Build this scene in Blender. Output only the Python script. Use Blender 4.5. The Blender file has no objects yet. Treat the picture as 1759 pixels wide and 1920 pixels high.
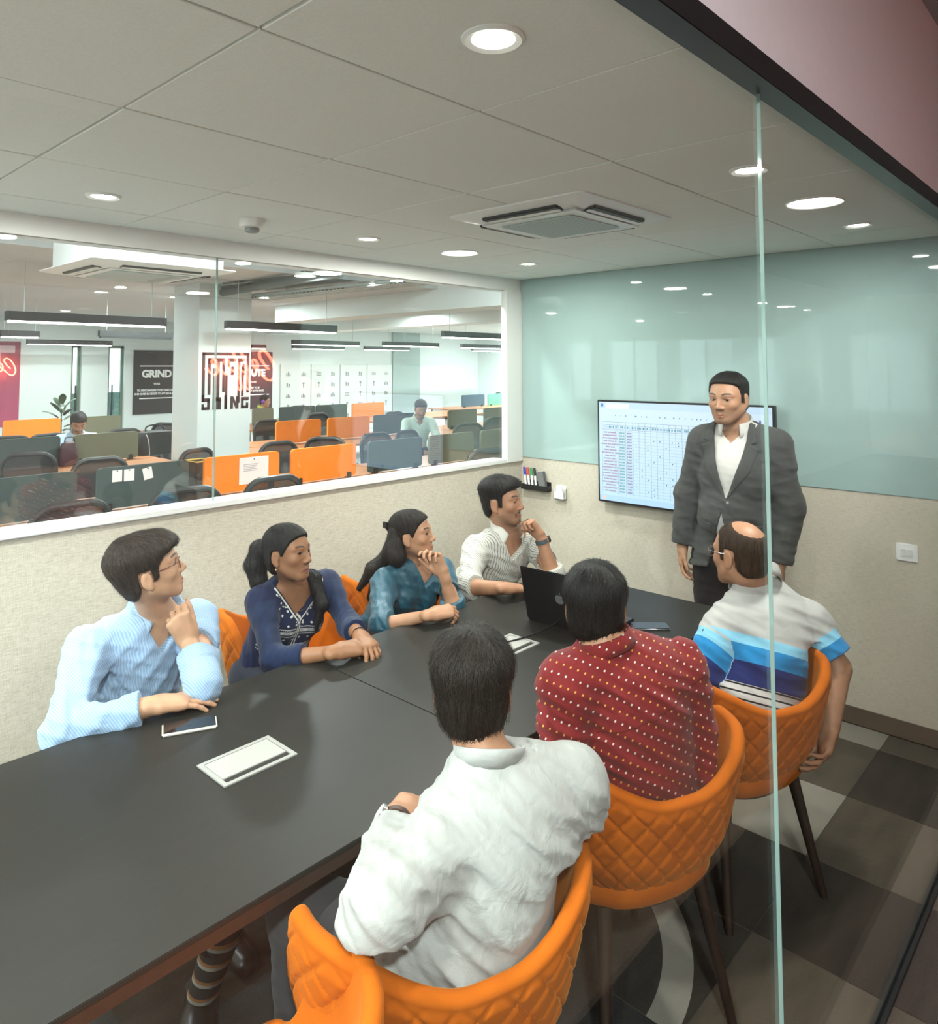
import bpy, bmesh, math, random
import numpy as np
from mathutils import Vector, Matrix
random.seed(7); np.random.seed(7)
SC = bpy.context.scene
COL = SC.collection

# ------------------------------------------------------------------ camera (photo frame 1759 x 1920)
F_PX, CX, CY = 1374.85, 877.97, 608.46
YAW, PITCH, ROLL = 0.747655, 0.0566997, -0.00259306
CAM_Z = 1.80
_fw = np.array([-math.sin(YAW)*math.cos(PITCH), math.cos(YAW)*math.cos(PITCH), math.sin(PITCH)])
_r = np.array([math.cos(YAW), math.sin(YAW), 0.0]); _u = np.cross(_r, _fw)
RGT = _r*math.cos(ROLL)+_u*math.sin(ROLL); UPV = -_r*math.sin(ROLL)+_u*math.cos(ROLL); FWD = _fw
cam = bpy.data.cameras.new('camera'); camo = bpy.data.objects.new('camera', cam); COL.objects.link(camo)
cam.sensor_fit = 'HORIZONTAL'; cam.sensor_width = 36.0; cam.lens = F_PX*36.0/1759.0
cam.shift_x = (879.5-CX)/1759.0; cam.shift_y = (CY-960.0)/1759.0
cam.clip_start = 0.05; cam.clip_end = 200
m = Matrix.Identity(4)
for i in range(3):
    m[i][0] = RGT[i]; m[i][1] = UPV[i]; m[i][2] = -FWD[i]
m[2][3] = CAM_Z
camo.matrix_world = m
SC.camera = camo

# ------------------------------------------------------------------ world, exposure
world = bpy.data.worlds.new('daylight'); SC.world = world; world.use_nodes = True
_bg = world.node_tree.nodes['Background']
_bg.inputs[0].default_value = (0.80, 0.92, 1.0, 1); _bg.inputs[1].default_value = 4.0
SC.view_settings.view_transform = 'Standard'; SC.view_settings.look = 'None'
SC.view_settings.exposure = 0.66; SC.view_settings.gamma = 1.0
SC.view_settings.use_curve_mapping = False
SC.cycles.max_bounces = 8; SC.cycles.transparent_max_bounces = 16
SC.cycles.diffuse_bounces = 6; SC.cycles.glossy_bounces = 4
SC.cycles.sample_clamp_indirect = 4.0
SC.cycles.caustics_reflective = False; SC.cycles.caustics_refractive = False

# power in watts of the lamps built further down
P_SMALL, P_BIG, P_OFFICE, P_PEND = 5.2, 16.8, 50.0, 9.0
P_CORR_FILL = 135.0

# ------------------------------------------------------------------ photo pixel -> place
def ray(x, y): return FWD + RGT*(x-CX)/F_PX - UPV*(y-CY)/F_PX
def at_x(x, y, X): d = ray(x, y); p = d*(X/d[0]); return np.array([p[0], p[1], p[2]+CAM_Z])
def at_y(x, y, Y): d = ray(x, y); p = d*(Y/d[1]); return np.array([p[0], p[1], p[2]+CAM_Z])
def at_z(x, y, Z): d = ray(x, y); p = d*((Z-CAM_Z)/d[2]); return np.array([p[0], p[1], p[2]+CAM_Z])

# ------------------------------------------------------------------ materials
MATS = {}
class NT:
    """tiny node-tree helper"""
    def __init__(s, name):
        s.m = bpy.data.materials.new(name); s.m.use_nodes = True
        s.t = s.m.node_tree; s.b = s.t.nodes['Principled BSDF']; s.o = s.t.nodes['Material Output']
        MATS[name] = s.m
    def n(s, typ, **kw):
        nd = s.t.nodes.new(typ)
        ins = kw.pop('ins', {})
        for k, v in kw.items(): setattr(nd, k, v)
        for k, v in ins.items(): s.put(nd.inputs[k], v)
        return nd
    def put(s, sock, v):
        if isinstance(v, bpy.types.NodeSocket): s.t.links.new(v, sock)
        elif isinstance(v, (tuple, list)) and len(v) == 3 and sock.type == 'RGBA': sock.default_value = (*v, 1)
        else: sock.default_value = v
    def set(s, **kw):
        names = dict(col='Base Color', rough='Roughness', metal='Metallic', spec='Specular IOR Level', sheen='Sheen Weight',
                     sheenr='Sheen Roughness', sheent='Sheen Tint', coat='Coat Weight', emis='Emission Color', estr='Emission Strength', sss='Subsurface Weight',
                     alpha='Alpha', normal='Normal', ior='IOR')
        for k, v in kw.items(): s.put(s.b.inputs[names[k]], v)
        return s
    def math(s, op, a, b=None, c=None, clamp=False):
        nd = s.t.nodes.new('ShaderNodeMath'); nd.operation = op; nd.use_clamp = clamp
        for i, v in enumerate((a, b, c)):
            if v is not None: s.put(nd.inputs[i], v)
        return nd.outputs[0]
    def mix(s, f, a, b, mode='MIX'):
        nd = s.t.nodes.new('ShaderNodeMix'); nd.data_type = 'RGBA'; nd.blend_type = mode
        s.put(nd.inputs[0], f); s.put(nd.inputs[6], a); s.put(nd.inputs[7], b); return nd.outputs[2]
    def coord(s, kind='Object'): return s.n('ShaderNodeTexCoord').outputs[kind]
    def attr(s, name, out='Vector'): return s.n('ShaderNodeAttribute', attribute_name=name).outputs[out]
    def mapping(s, vec, scale=(1, 1, 1), rot=(0, 0, 0), loc=(0, 0, 0)):
        return s.n('ShaderNodeMapping', ins={'Vector': vec, 'Scale': scale, 'Rotation': rot, 'Location': loc}).outputs[0]
    def noise(s, vec, scale=5.0, detail=3.0, rough=0.5, dist=0.0):
        return s.n('ShaderNodeTexNoise', ins={'Vector': vec, 'Scale': scale, 'Detail': detail, 'Roughness': rough, 'Distortion': dist}).outputs['Fac']
    def ramp(s, f, stops):
        nd = s.t.nodes.new('ShaderNodeValToRGB'); s.put(nd.inputs[0], f); e = nd.color_ramp.elements
        while len(e) < len(stops): e.new(0.5)
        for el, (p, c) in zip(e, stops):
            el.position = p; el.color = (*c, 1) if len(c) == 3 else c
        return nd.outputs[0]
    def rng(s, f, a, b, c=0.0, d=1.0, smooth=False):
        nd = s.n('ShaderNodeMapRange', ins={0: f, 1: a, 2: b, 3: c, 4: d}); nd.clamp = True
        if smooth: nd.interpolation_type = 'SMOOTHSTEP'
        return nd.outputs[0]
    def sep(s, v):
        nd = s.n('ShaderNodeSeparateXYZ', ins={0: v}); return nd.outputs
    def comb(s, x, y, z):
        return s.n('ShaderNodeCombineXYZ', ins={0: x, 1: y, 2: z}).outputs[0]
    def bump(s, h, strength=0.3, dist=0.01):
        s.put(s.b.inputs['Normal'], s.n('ShaderNodeBump', ins={'Height': h, 'Strength': strength, 'Distance': dist}).outputs[0]); return s

def plain(name, col, rough=0.5, metal=0.0, spec=0.5, var=0.06, nscale=30.0, bump=0.0, coat=0.0, sheen=0.0):
    if name in MATS: return MATS[name]
    k = NT(name)
    f = k.noise(k.coord(), nscale, 3)
    c2 = tuple(min(1, c*(1+var)+var*0.02) for c in col); c1 = tuple(c*(1-var) for c in col)
    k.set(col=k.mix(f, c1, c2), rough=rough, metal=metal, spec=spec, coat=coat, sheen=sheen)
    if bump: k.bump(f, bump, 0.004)
    return k.m

def glow(name, col, strength):
    if name in MATS: return MATS[name]
    k = NT(name); k.set(col=col, emis=col, estr=strength, rough=0.4); return k.m

def glass_mat(name, tint, base):
    """thin architectural pane: clear with a Fresnel-like share of mirror"""
    k = NT(name); t = k.t
    lw = k.n('ShaderNodeLayerWeight', ins={'Blend': 0.5}).outputs['Facing']
    f = k.math('ADD', k.math('MULTIPLY', k.math('POWER', lw, 5.0), 0.9), base, clamp=True)
    tr = k.n('ShaderNodeBsdfTransparent', ins={'Color': tint}).outputs[0]
    gl = k.n('ShaderNodeBsdfGlossy', ins={'Color': (1, 1, 1), 'Roughness': 0.0}).outputs[0]
    mx = k.n('ShaderNodeMixShader', ins={0: f, 1: tr, 2: gl}).outputs[0]
    t.links.new(mx, k.o.inputs[0]); return k.m

# ------------------------------------------------------------------ mesh building
class MB:
    def __init__(s): s.v = []; s.f = []
    def add(s, vs, fs):
        o = len(s.v); s.v += [tuple(map(float, p)) for p in vs]; s.f += [tuple(o+i for i in f) for f in fs]; return s
    def box(s, c, d, R=None):
        hx, hy, hz = d[0]/2, d[1]/2, d[2]/2
        P = [Vector((x, y, z)) for z in (-hz, hz) for y in (-hy, hy) for x in (-hx, hx)]
        if R is not None: P = [R @ p for p in P]
        c = Vector(c)
        return s.add([p+c for p in P], [(0, 2, 3, 1), (4, 5, 7, 6), (0, 1, 5, 4), (2, 6, 7, 3), (0, 4, 6, 2), (1, 3, 7, 5)])
    def b2(s, lo, hi):
        return s.box([(a+b)/2 for a, b in zip(lo, hi)], [abs(b-a) for a, b in zip(lo, hi)])
    def cone(s, a, b, r0, r1, n=16, caps=True):
        a, b = Vector(a), Vector(b); d = (b-a).normalized(); u = d.orthogonal().normalized(); w = d.cross(u)
        vs = []
        for p, r in ((a, r0), (b, r1)):
            for i in range(n):
                t = 2*math.pi*i/n; vs.append(p+(u*math.cos(t)+w*math.sin(t))*r)
        fs = [(i, (i+1) % n, n+(i+1) % n, n+i) for i in range(n)]
        if caps: fs += [tuple(range(n-1, -1, -1)), tuple(range(n, 2*n))]
        return s.add(vs, fs)
    def tube(s, pts, r, n=8, closed=False):
        pts = [Vector(p) for p in pts]; N = len(pts); vs = []; u = None
        for i, p in enumerate(pts):
            a = pts[i-1] if (i > 0 or closed) else p; b = pts[(i+1) % N] if (i < N-1 or closed) else p
            d = (b-a).normalized()
            u = d.orthogonal().normalized() if u is None else (u-d*u.dot(d)).normalized()
            w = d.cross(u); rr = r[i] if isinstance(r, (list, tuple)) else r
            vs += [p+(u*math.cos(2*math.pi*k/n)+w*math.sin(2*math.pi*k/n))*rr for k in range(n)]
        fs = []
        for i in range(N if closed else N-1):
            j = (i+1) % N
            fs += [(i*n+k, i*n+(k+1) % n, j*n+(k+1) % n, j*n+k) for k in range(n)]
        if not closed: fs += [tuple(range(n-1, -1, -1)), tuple((N-1)*n+k for k in range(n))]
        return s.add(vs, fs)
    def lathe(s, c, prof, n=32):
        """profile [(r,z)...] around +z at c"""
        vs = []; fs = []; c = Vector(c)
        for r, z in prof:
            vs += [c+Vector((r*math.cos(2*math.pi*i/n), r*math.sin(2*math.pi*i/n), z)) for i in range(n)]
        for j in range(len(prof)-1):
            fs += [(j*n+i, j*n+(i+1) % n, (j+1)*n+(i+1) % n, (j+1)*n+i) for i in range(n)]
        return s.add(vs, fs)
    def prism(s, poly, ax, lo, hi):
        """2-D polygon in the two other axes, extruded along axis ax"""
        def mk(p, h):
            q = list(p); q.insert(ax, h); return q
        n = len(poly)
        vs = [mk(p, lo) for p in poly]+[mk(p, hi) for p in poly]
        fs = [tuple(range(n-1, -1, -1)), tuple(range(n, 2*n))]+[(i, (i+1) % n, n+(i+1) % n, n+i) for i in range(n)]
        return s.add(vs, fs)
    def sphere(s, c, r, n=16, m=10, R=None):
        r = (r, r, r) if isinstance(r, (int, float)) else r; vs = []; fs = []
        for j in range(m+1):
            ph = math.pi*j/m
            for i in range(n):
                t = 2*math.pi*i/n
                p = Vector((r[0]*math.sin(ph)*math.cos(t), r[1]*math.sin(ph)*math.sin(t), r[2]*math.cos(ph)))
                if R is not None: p = R @ p
                vs.append(p+Vector(c))
        for j in range(m):
            fs += [(j*n+i, (j+1)*n+i, (j+1)*n+(i+1) % n, j*n+(i+1) % n) for i in range(n)]
        return s.add(vs, fs)
    def grid(s, rows):
        nr, nc = len(rows), len(rows[0]); vs = [p for r in rows for p in r]
        return s.add(vs, [(j*nc+i, j*nc+i+1, (j+1)*nc+i+1, (j+1)*nc+i) for j in range(nr-1) for i in range(nc-1)])
    def mesh(s, name, bevel=0.0, seg=2, recalc=True):
        me = bpy.data.meshes.new(name); me.from_pydata(s.v, [], s.f)
        if bevel or recalc:
            bm = bmesh.new(); bm.from_mesh(me)
            if recalc:
                bmesh.ops.remove_doubles(bm, verts=bm.verts, dist=1e-6)
                bmesh.ops.recalc_face_normals(bm, faces=bm.faces)
            if bevel:
                ed = [e for e in bm.edges if len(e.link_faces) == 2 and e.calc_face_angle(0) > 0.6]
                bmesh.ops.bevel(bm, geom=ed, offset=bevel, segments=seg, affect='EDGES', clamp_overlap=True)
            bm.to_mesh(me); bm.free()
        return me
    def build(s, name, mat, parent=None, smooth=False, bevel=0.0, seg=2, recalc=True):
        return obj(name, s.mesh(name, bevel, seg, recalc), mat, parent, smooth or bevel > 0)

def obj(name, me, mat, parent=None, smooth=False):
    o = bpy.data.objects.new(name, me); COL.objects.link(o)
    if mat is not None: me.materials.clear(); me.materials.append(mat)
    if parent is not None: o.parent = parent
    if smooth: smooth_by_angle(me, 0.7)
    return o
def smooth_by_angle(me, ang):
    n = len(me.polygons)
    if n == 0: return
    me.polygons.foreach_set('use_smooth', np.ones(n, bool))
    bm = bmesh.new(); bm.from_mesh(me)
    for e in bm.edges: e.smooth = not (len(e.link_faces) == 2 and e.calc_face_angle(0) > ang)
    bm.to_mesh(me); bm.free()
def thing(name, label, cat, loc=(0, 0, 0), rz=0.0, group=None):
    o = bpy.data.objects.new(name, None); COL.objects.link(o); o.empty_display_size = 0.1
    o.location = loc; o.rotation_euler = (0, 0, rz); return tag(o, label, cat, group)
def tag(o, label, cat, group=None):
    o['label'] = label; o['category'] = cat
    if group: o['group'] = group
    return o
def struct(name, mb, mat, label=None, parent=None, bevel=0.0, smooth=False):
    o = mb.build(name, mat, parent, bevel=bevel, smooth=smooth)
    if parent is None:
        o['kind'] = 'structure'
        if label: o['label'] = label
    return o
def dup(root, loc, rz, label, group=None, scale=None):
    r = root.copy(); COL.objects.link(r); r.location = loc; r.rotation_euler = (0, 0, rz); r['label'] = label
    if group: r['group'] = group
    for ch in list(root.children):
        c = ch.copy(); COL.objects.link(c); c.parent = r
        for g in ch.children:
            d = g.copy(); COL.objects.link(d); d.parent = c
    return r
def text_mesh(name, body, size, mat, parent, M, extrude=0.001, align='CENTER', bold=0.0, sx=1.0):
    cu = bpy.data.curves.new(name, 'FONT'); cu.body = body; cu.size = size; cu.align_x = align; cu.align_y = 'CENTER'
    cu.extrude = extrude; cu.offset = bold; cu.resolution_u = 3
    o = bpy.data.objects.new(name, cu); COL.objects.link(o)
    dg = bpy.context.evaluated_depsgraph_get()
    me = bpy.data.meshes.new_from_object(o.evaluated_get(dg)); me.name = name
    bpy.data.objects.remove(o); bpy.data.curves.remove(cu)
    me.transform(M @ Matrix.Diagonal((sx, 1, 1, 1)))
    return obj(name, me, mat, parent)
def area(name, loc, size, power, col, parent=None, shape='DISK', rot=(0, 0, 0), size_y=None, spread=math.pi):
    l = bpy.data.lights.new(name, 'AREA'); l.shape = shape; l.size = size; l.energy = power; l.color = col; l.spread = spread
    if size_y: l.size_y = size_y
    o = bpy.data.objects.new(name, l); COL.objects.link(o); o.location = loc; o.rotation_euler = rot
    if parent is not None: o.parent = parent
    return o
# ------------------------------------------------------------------ room sizes
XL, XG, YB, YR, ZC = -3.29, -0.615, 4.10, -1.10, 2.416   # left wall, glass front, back wall, rear glass, ceiling
ZD, ZW = 1.16, 2.33                                      # top of the fabric dado, top of the window
TAU = 2*math.pi

def m_fabric():
    k = NT('wall_fabric'); c = k.coord()
    a = k.noise(k.mapping(c, (30, 30, 420)), 1.0, 3, 0.6); b = k.noise(k.mapping(c, (420, 420, 30)), 1.0, 3, 0.6)
    g = k.noise(c, 3.0, 2)
    h = k.math('ADD', k.math('MULTIPLY', a, 0.6), k.math('MULTIPLY', b, 0.4))
    col = k.ramp(h, [(0.30, (0.36, 0.325, 0.255)), (0.50, (0.56, 0.515, 0.425)), (0.70, (0.70, 0.655, 0.56))])
    k.set(col=k.mix(k.math('MULTIPLY', g, 0.25), col, (0.48, 0.44, 0.36)), rough=0.9, spec=0.15, sheen=0.1)
    k.bump(h, 0.35, 0.002); return k.m
M_FABRIC = m_fabric()
M_WHITE = plain('white_paint', (0.80, 0.81, 0.79), 0.45, var=0.02)
M_PLASTER = plain('office_plaster', (0.66, 0.68, 0.68), 0.85, var=0.03, nscale=8, bump=0.05)
M_GREYCEIL = plain('office_ceiling_paint', (0.55, 0.58, 0.58), 0.9, var=0.03, nscale=5)
M_DARKVOID = plain('ceiling_void', (0.05, 0.052, 0.05), 0.95)
M_BASE = plain('baseboard_laminate', (0.045, 0.033, 0.024), 0.5, nscale=60, var=0.2)
M_BLACK = plain('black_metal', (0.012, 0.012, 0.013), 0.35, metal=0.2)
M_BULK = plain('bulkhead_paint', (0.62, 0.58, 0.60), 0.8, var=0.03)
M_PLASTIC = plain('white_plastic', (0.80, 0.80, 0.78), 0.35, var=0.02)
M_GLASS = glass_mat('clear_glass', (0.955, 0.985, 0.975), 0.10)
M_GLASSF = glass_mat('front_glass', (0.955, 0.985, 0.972), 0.030)
def m_edge():
    k = NT('glass_edge'); k.set(col=(0.26, 0.38, 0.345), rough=0.08, spec=0.8); return k.m
M_EDGE = m_edge()
def m_tile():
    k = NT('ceiling_tile'); c = k.coord('Generated'); o = k.n('ShaderNodeObjectInfo').outputs['Random']
    f = k.noise(k.coord(), 160, 2, 0.7); g = k.noise(k.coord(), 6, 2)
    col = k.mix(f, (0.74, 0.77, 0.735), (0.88, 0.91, 0.875)); col = k.mix(k.math('MULTIPLY', g, 0.12), col, (0.72, 0.73, 0.71))
    k.set(col=col, rough=0.95, spec=0.1); k.bump(f, 0.2, 0.002); return k.m
M_TILE = m_tile()
def m_board():
    k = NT('back_painted_glass'); k.set(col=(0.34, 0.47, 0.455), rough=0.015, spec=0.5, ior=1.50)
    return k.m
M_BOARD = m_board()

# ------------------------------------------------------------------ carpet
def m_carpet(name, ca, cb, streak=0.0, arc=None):
    k = NT(name); c = k.coord(); f = k.noise(c, 260, 2, 0.8); g = k.noise(k.mapping(c, (14, 2.5, 1), (0, 0, 0.15)), 1.0, 3, 0.6)
    col = k.mix(f, ca, cb)
    if streak: col = k.mix(k.math('MULTIPLY', k.rng(g, 0.42, 0.68), streak), col, tuple(x*0.45 for x in ca))
    if arc:
        x, y, z = k.sep(c)
        dx = k.math('SUBTRACT', x, arc[0]); dy = k.math('SUBTRACT', y, arc[1])
        r = k.math('SQRT', k.math('ADD', k.math('MULTIPLY', dx, dx), k.math('MULTIPLY', dy, dy)))
        w = k.math('LESS_THAN', k.math('ABSOLUTE', k.math('SUBTRACT', r, arc[2])), arc[3])
        col = k.mix(w, col, k.mix(f, (0.22, 0.20, 0.165), (0.36, 0.33, 0.28)))
    k.set(col=col, rough=1.0, spec=0.05, sheen=0.15); k.bump(f, 0.5, 0.004); return k.m
CP = dict(light=m_carpet('carpet_light_grey', (0.19, 0.17, 0.135), (0.33, 0.30, 0.25)),
          mid=m_carpet('carpet_taupe', (0.062, 0.047, 0.032), (0.120, 0.094, 0.066), 0.4),
          dark=m_carpet('carpet_dark_brown', (0.026, 0.018, 0.012), (0.058, 0.041, 0.027), 0.5),
          char=m_carpet('carpet_charcoal', (0.015, 0.014, 0.013), (0.048, 0.045, 0.041), 0.3),
          arc=m_carpet('carpet_dark_brown_with_arc', (0.024, 0.018, 0.013), (0.054, 0.041, 0.029), 0.4, (-0.42, -0.30, 0.62, 0.045)))
floor = struct('floor', MB().b2((-15.2, -9.2, -0.10), (3.2, 16.8, -0.008)), plain('office_floor', (0.55, 0.55, 0.53), 1.0, spec=0.05, nscale=90, var=0.15), 'grey floor of the meeting room and the open office')
pat = {(-3, 7): 'light', (-3, 6): 'mid', (-3, 5): 'light', (-3, 4): 'dark', (-3, 3): 'arc', (-3, 2): 'char', (-3, 1): 'arc', (-3, 0): 'char',
       (-2, 7): 'mid', (-2, 6): 'dark', (-2, 5): 'mid', (-2, 4): 'dark', (-2, 3): 'mid', (-2, 2): 'dark', (-2, 1): 'mid', (-2, 0): 'dark'}
CT = {}
struct('floor_corridor', MB().b2((-0.5, -9.0, -0.008), (3.0, 16.6, 0.0)), plain('corridor_tile', (0.11, 0.075, 0.05), 0.4, nscale=4, var=0.08), 'pale tiled corridor floor in front of the glass')
for i in range(-7, 0):
    for j in range(-3, 8):
        x0, x1 = 0.5*i, 0.5*i+0.5; y0, y1 = 0.4+0.5*j, 0.9+0.5*j
        x0 = max(x0, XL); y1 = min(y1, YB); y0 = max(y0, YR)
        if y1-y0 < 0.02 or x1-x0 < 0.02: continue
        key = pat.get((i, j)) or random.Random(i*31+j).choice(['char', 'dark', 'char', 'mid'])
        w, d = round(x1-x0, 3), round(y1-y0, 3)
        if (w, d, key) not in CT:
            CT[(w, d, key)] = MB().box((0, 0, -0.004), (w-0.002, d-0.002, 0.008)).mesh('carpet_tile')
            CT[(w, d, key)].materials.append(CP[key])
        o = bpy.data.objects.new('carpet_tile', CT[(w, d, key)]); COL.objects.link(o); o.parent = floor
        o.location = ((x0+x1)/2, (y0+y1)/2, 0)

# ------------------------------------------------------------------ walls of the meeting room
wl = struct('wall_left', MB().b2((XL-0.10, YR, 0), (XL, YB, ZD-0.03)), M_FABRIC, 'beige linen fabric half wall under the long window')
wb = struct('wall_back', MB().b2((XL-0.10, YB, 0), (XG+0.03, YB+0.12, ZD)), M_FABRIC, 'taupe linen fabric wall behind the presenter')
struct('wall_back_upper', MB().b2((XL-0.10, YB+0.013, ZD), (XG+0.03, YB+0.12, ZC+0.3)), M_WHITE, 'upper back wall behind the glass board')
struct('trim_1', MB().b2((XL-0.11, YR, ZD-0.03), (XL+0.012, 3.925, ZD)), M_WHITE, 'white sill along the bottom of the long window', bevel=0.004)
struct('trim_2', MB().b2((XL-0.11, YR, ZW), (XL+0.004, YB, ZC+0.02)), M_WHITE, 'white beam over the long window')
struct('trim_3', MB().b2((XL-0.035, 3.925, ZD-0.03), (XL+0.015, YB, ZW)), M_WHITE, 'white corner post at the end of the long window', bevel=0.004)
struct('baseboard_back', MB().b2((XL, YB-0.014, 0), (XG, YB, 0.085)), M_BASE, 'dark brown baseboard along the fabric back wall', bevel=0.003)
struct('baseboard_left', MB().b2((XL, YR, 0), (XL+0.014, YB-0.014, 0.085)), M_BASE, 'dark brown baseboard under the long window', bevel=0.003)
def pane(name, lo, hi, mat, label, ax=0):
    o = struct(name, MB().b2(lo, hi), mat, label); me = o.data; me.materials.append(M_EDGE)
    for p in me.polygons:
        if abs(p.normal[ax]) < 0.5: p.material_index = 1
    return o
pane('window_1', (XL-0.024, YR+0.005, ZD), (XL-0.014, 1.768, ZW), M_GLASS, 'left clear glass pane of the long window to the office')
pane('window_2', (XL-0.024, 1.774, ZD), (XL-0.014, 3.925, ZW), M_GLASS, 'right clear glass pane of the long window to the office')
pane('window_3', (XG-0.004, YR, 0.012), (XG+0.004, 1.614, ZC-0.01), M_GLASSF, 'near clear glass pane of the meeting room front')
pane('window_4', (XG-0.004, 1.617, 0.012), (XG+0.004, YB-0.004, ZC-0.01), M_GLASSF, 'far clear glass pane of the meeting room front')
pane('window_5', (XL, YR-0.006, 0.03), (XG-0.01, YR+0.006, ZC-0.01), M_GLASS, 'clear glass end of the meeting room', 1)
struct('trim_4', MB().b2((XG-0.012, YR, ZC-0.012), (XG+0.045, YB, ZC+0.045)), M_BLACK, 'black metal head channel above the glass front', bevel=0.002)
struct('trim_5', MB().b2((XG-0.015, YR, 0), (XG+0.015, YB, 0.012)), M_BLACK, 'black metal floor channel under the glass front')
struct('wall_bulkhead', MB().b2((XG-0.05, YR-0.05, ZC+0.045), (XG+0.03, YB+0.12, 3.25)), M_BULK, 'plain bulkhead above the black glass channel')
wb2 = tag(MB().b2((XL+0.02, YB-0.006, ZD), (XG-0.012, YB+0.012, ZC)).build('glass_board', M_BOARD, bevel=0.0015), 'pale cyan glass writing board filling the upper back wall', 'glass board')

# ceiling: tiles in a dark grid
ceil = struct('ceiling', MB().b2((XL-0.1, YR-0.05, ZC+0.012), (XG-0.05, YB+0.1, ZC+0.05)), M_DARKVOID, 'suspended ceiling of large square tiles')
gx = [-0.567-0.6*j for j in range(6)]; gy = [-1.101+0.6*i for i in range(10)]
TL = {}
for a in range(5):
    for b in range(len(gy)-1):
        x1, x0 = min(gx[a], XG-0.01), max(gx[a+1], XL); y0, y1 = max(gy[b], YR), min(gy[b+1], YB-0.008)
        if y1-y0 < 0.03: continue
        k = (round(x1-x0, 3), round(y1-y0, 3))
        if k not in TL: TL[k] = MB().box((0, 0, 0), (k[0]-0.007, k[1]-0.007, 0.016)).mesh('ceiling_tile', 0.0015, 1); TL[k].materials.append(M_TILE)
        o = bpy.data.objects.new('ceiling_tile', TL[k]); COL.objects.link(o); o.parent = ceil
        o.location = ((x0+x1)/2, (y0+y1)/2, ZC+0.008+random.uniform(-0.0008, 0.0008))

# ------------------------------------------------------------------ lamps of the meeting room
M_LED = glow('led_disc', (1.0, 0.95, 0.86), 14.0)
WARM = (1.0, 0.965, 0.91)
def downlight(px, r, pw, label, y=None, x=None, trim=0.02):
    p = at_z(*px, ZC) if px else np.array([x, y, ZC])
    t = thing('downlight', label, 'ceiling light', (p[0], p[1], ZC), 0, 'recessed round lights of the meeting room')
    MB().lathe((0, 0, 0), [(r+trim, 0.002), (r+trim, -0.004), (r+trim*0.7, -0.008), (r+0.002, -0.004), (r, 0.001)], 40).build('trim_ring', M_WHITE, t, smooth=True)
    MB().lathe((0, 0, 0), [(r, -0.002), (r*0.5, -0.0028), (0.0001, -0.003)], 40).build('diffuser', M_LED, t, smooth=True)
    area('lamp_light', (0, 0, -0.012), 2*r*0.95, pw, WARM, t)
downlight((925, 71), 0.040, P_SMALL, 'round downlight nearest the camera, high in the picture')
downlight((194, 367), 0.040, P_SMALL, 'small round downlight above the long window at the far left')
downlight((690, 447), 0.040, P_SMALL, 'small round downlight between the smoke detector and the wide glowing light')
downlight((990, 494), 0.040, P_SMALL, 'small round downlight near the white corner post')
downlight((1405, 318), 0.040, P_SMALL, 'small round downlight cut by the glass joint')
downlight((1610, 421), 0.040, P_SMALL, 'small round downlight at the right end near the glass board')
downlight((862, 473), 0.090, P_BIG, 'wide round light panel left of the ceiling air conditioner', trim=0.012)
downlight((1528, 378), 0.090, P_BIG, 'wide round light panel right of the glass joint', trim=0.012)
for x in (-2.72, -0.90):
    s = 'window' if x < -2 else 'glass front'
    downlight(None, 0.090, P_BIG*0.55, 'wide round light panel over the near table end by the '+s, 0.42, x, trim=0.012)
    downlight(None, 0.040, P_SMALL, 'small round downlight over the near table end by the '+s, -0.20, x)

# smoke detector
p = at_z(473, 412, ZC); t = thing('smoke_detector', 'white smoke detector on the ceiling tiles', 'smoke detector', (p[0], p[1], ZC))
MB().lathe((0, 0, 0), [(0.052, 0), (0.054, -0.012), (0.052, -0.034), (0.040, -0.036), (0.0001, -0.036)], 32).build('base', M_PLASTIC, t, smooth=True)
MB().lathe((0, 0, -0.036), [(0.030, 0), (0.030, -0.012), (0.024, -0.018), (0.0001, -0.018)], 24).build('sensor_head', plain('detector_grey', (0.25, 0.27, 0.27), 0.5), t, smooth=True)

# cassette air conditioner: panel 0.95 square
M_ACW = plain('conditioner_plastic', (0.74, 0.76, 0.75), 0.4, var=0.02)
M_ACG = None
def m_grille():
    k = NT('intake_grille'); x, y, z = k.sep(k.coord())
    f = k.math('GREATER_THAN', k.math('SINE', k.math('MULTIPLY', x, 420)), 0.2); g = k.math('GREATER_THAN', k.math('SINE', k.math('MULTIPLY', y, 420)), 0.2)
    k.set(col=k.mix(k.math('MULTIPLY', f, g), (0.42, 0.50, 0.49), (0.22, 0.28, 0.28)), rough=0.6); return k.m
M_ACG = m_grille(); M_SLOT = plain('louvre_slot', (0.03, 0.035, 0.035), 0.6)
def rrect(w, d, r, n=6):
    P = []
    for cx, cy, a in ((w-r, d-r, 0), (-w+r, d-r, 1), (-w+r, -d+r, 2), (w-r, -d+r, 3)):
        for i in range(n+1):
            t = (a+i/n)*math.pi/2; P.append((cx+r*math.cos(t), cy+r*math.sin(t)))
    return P
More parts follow.
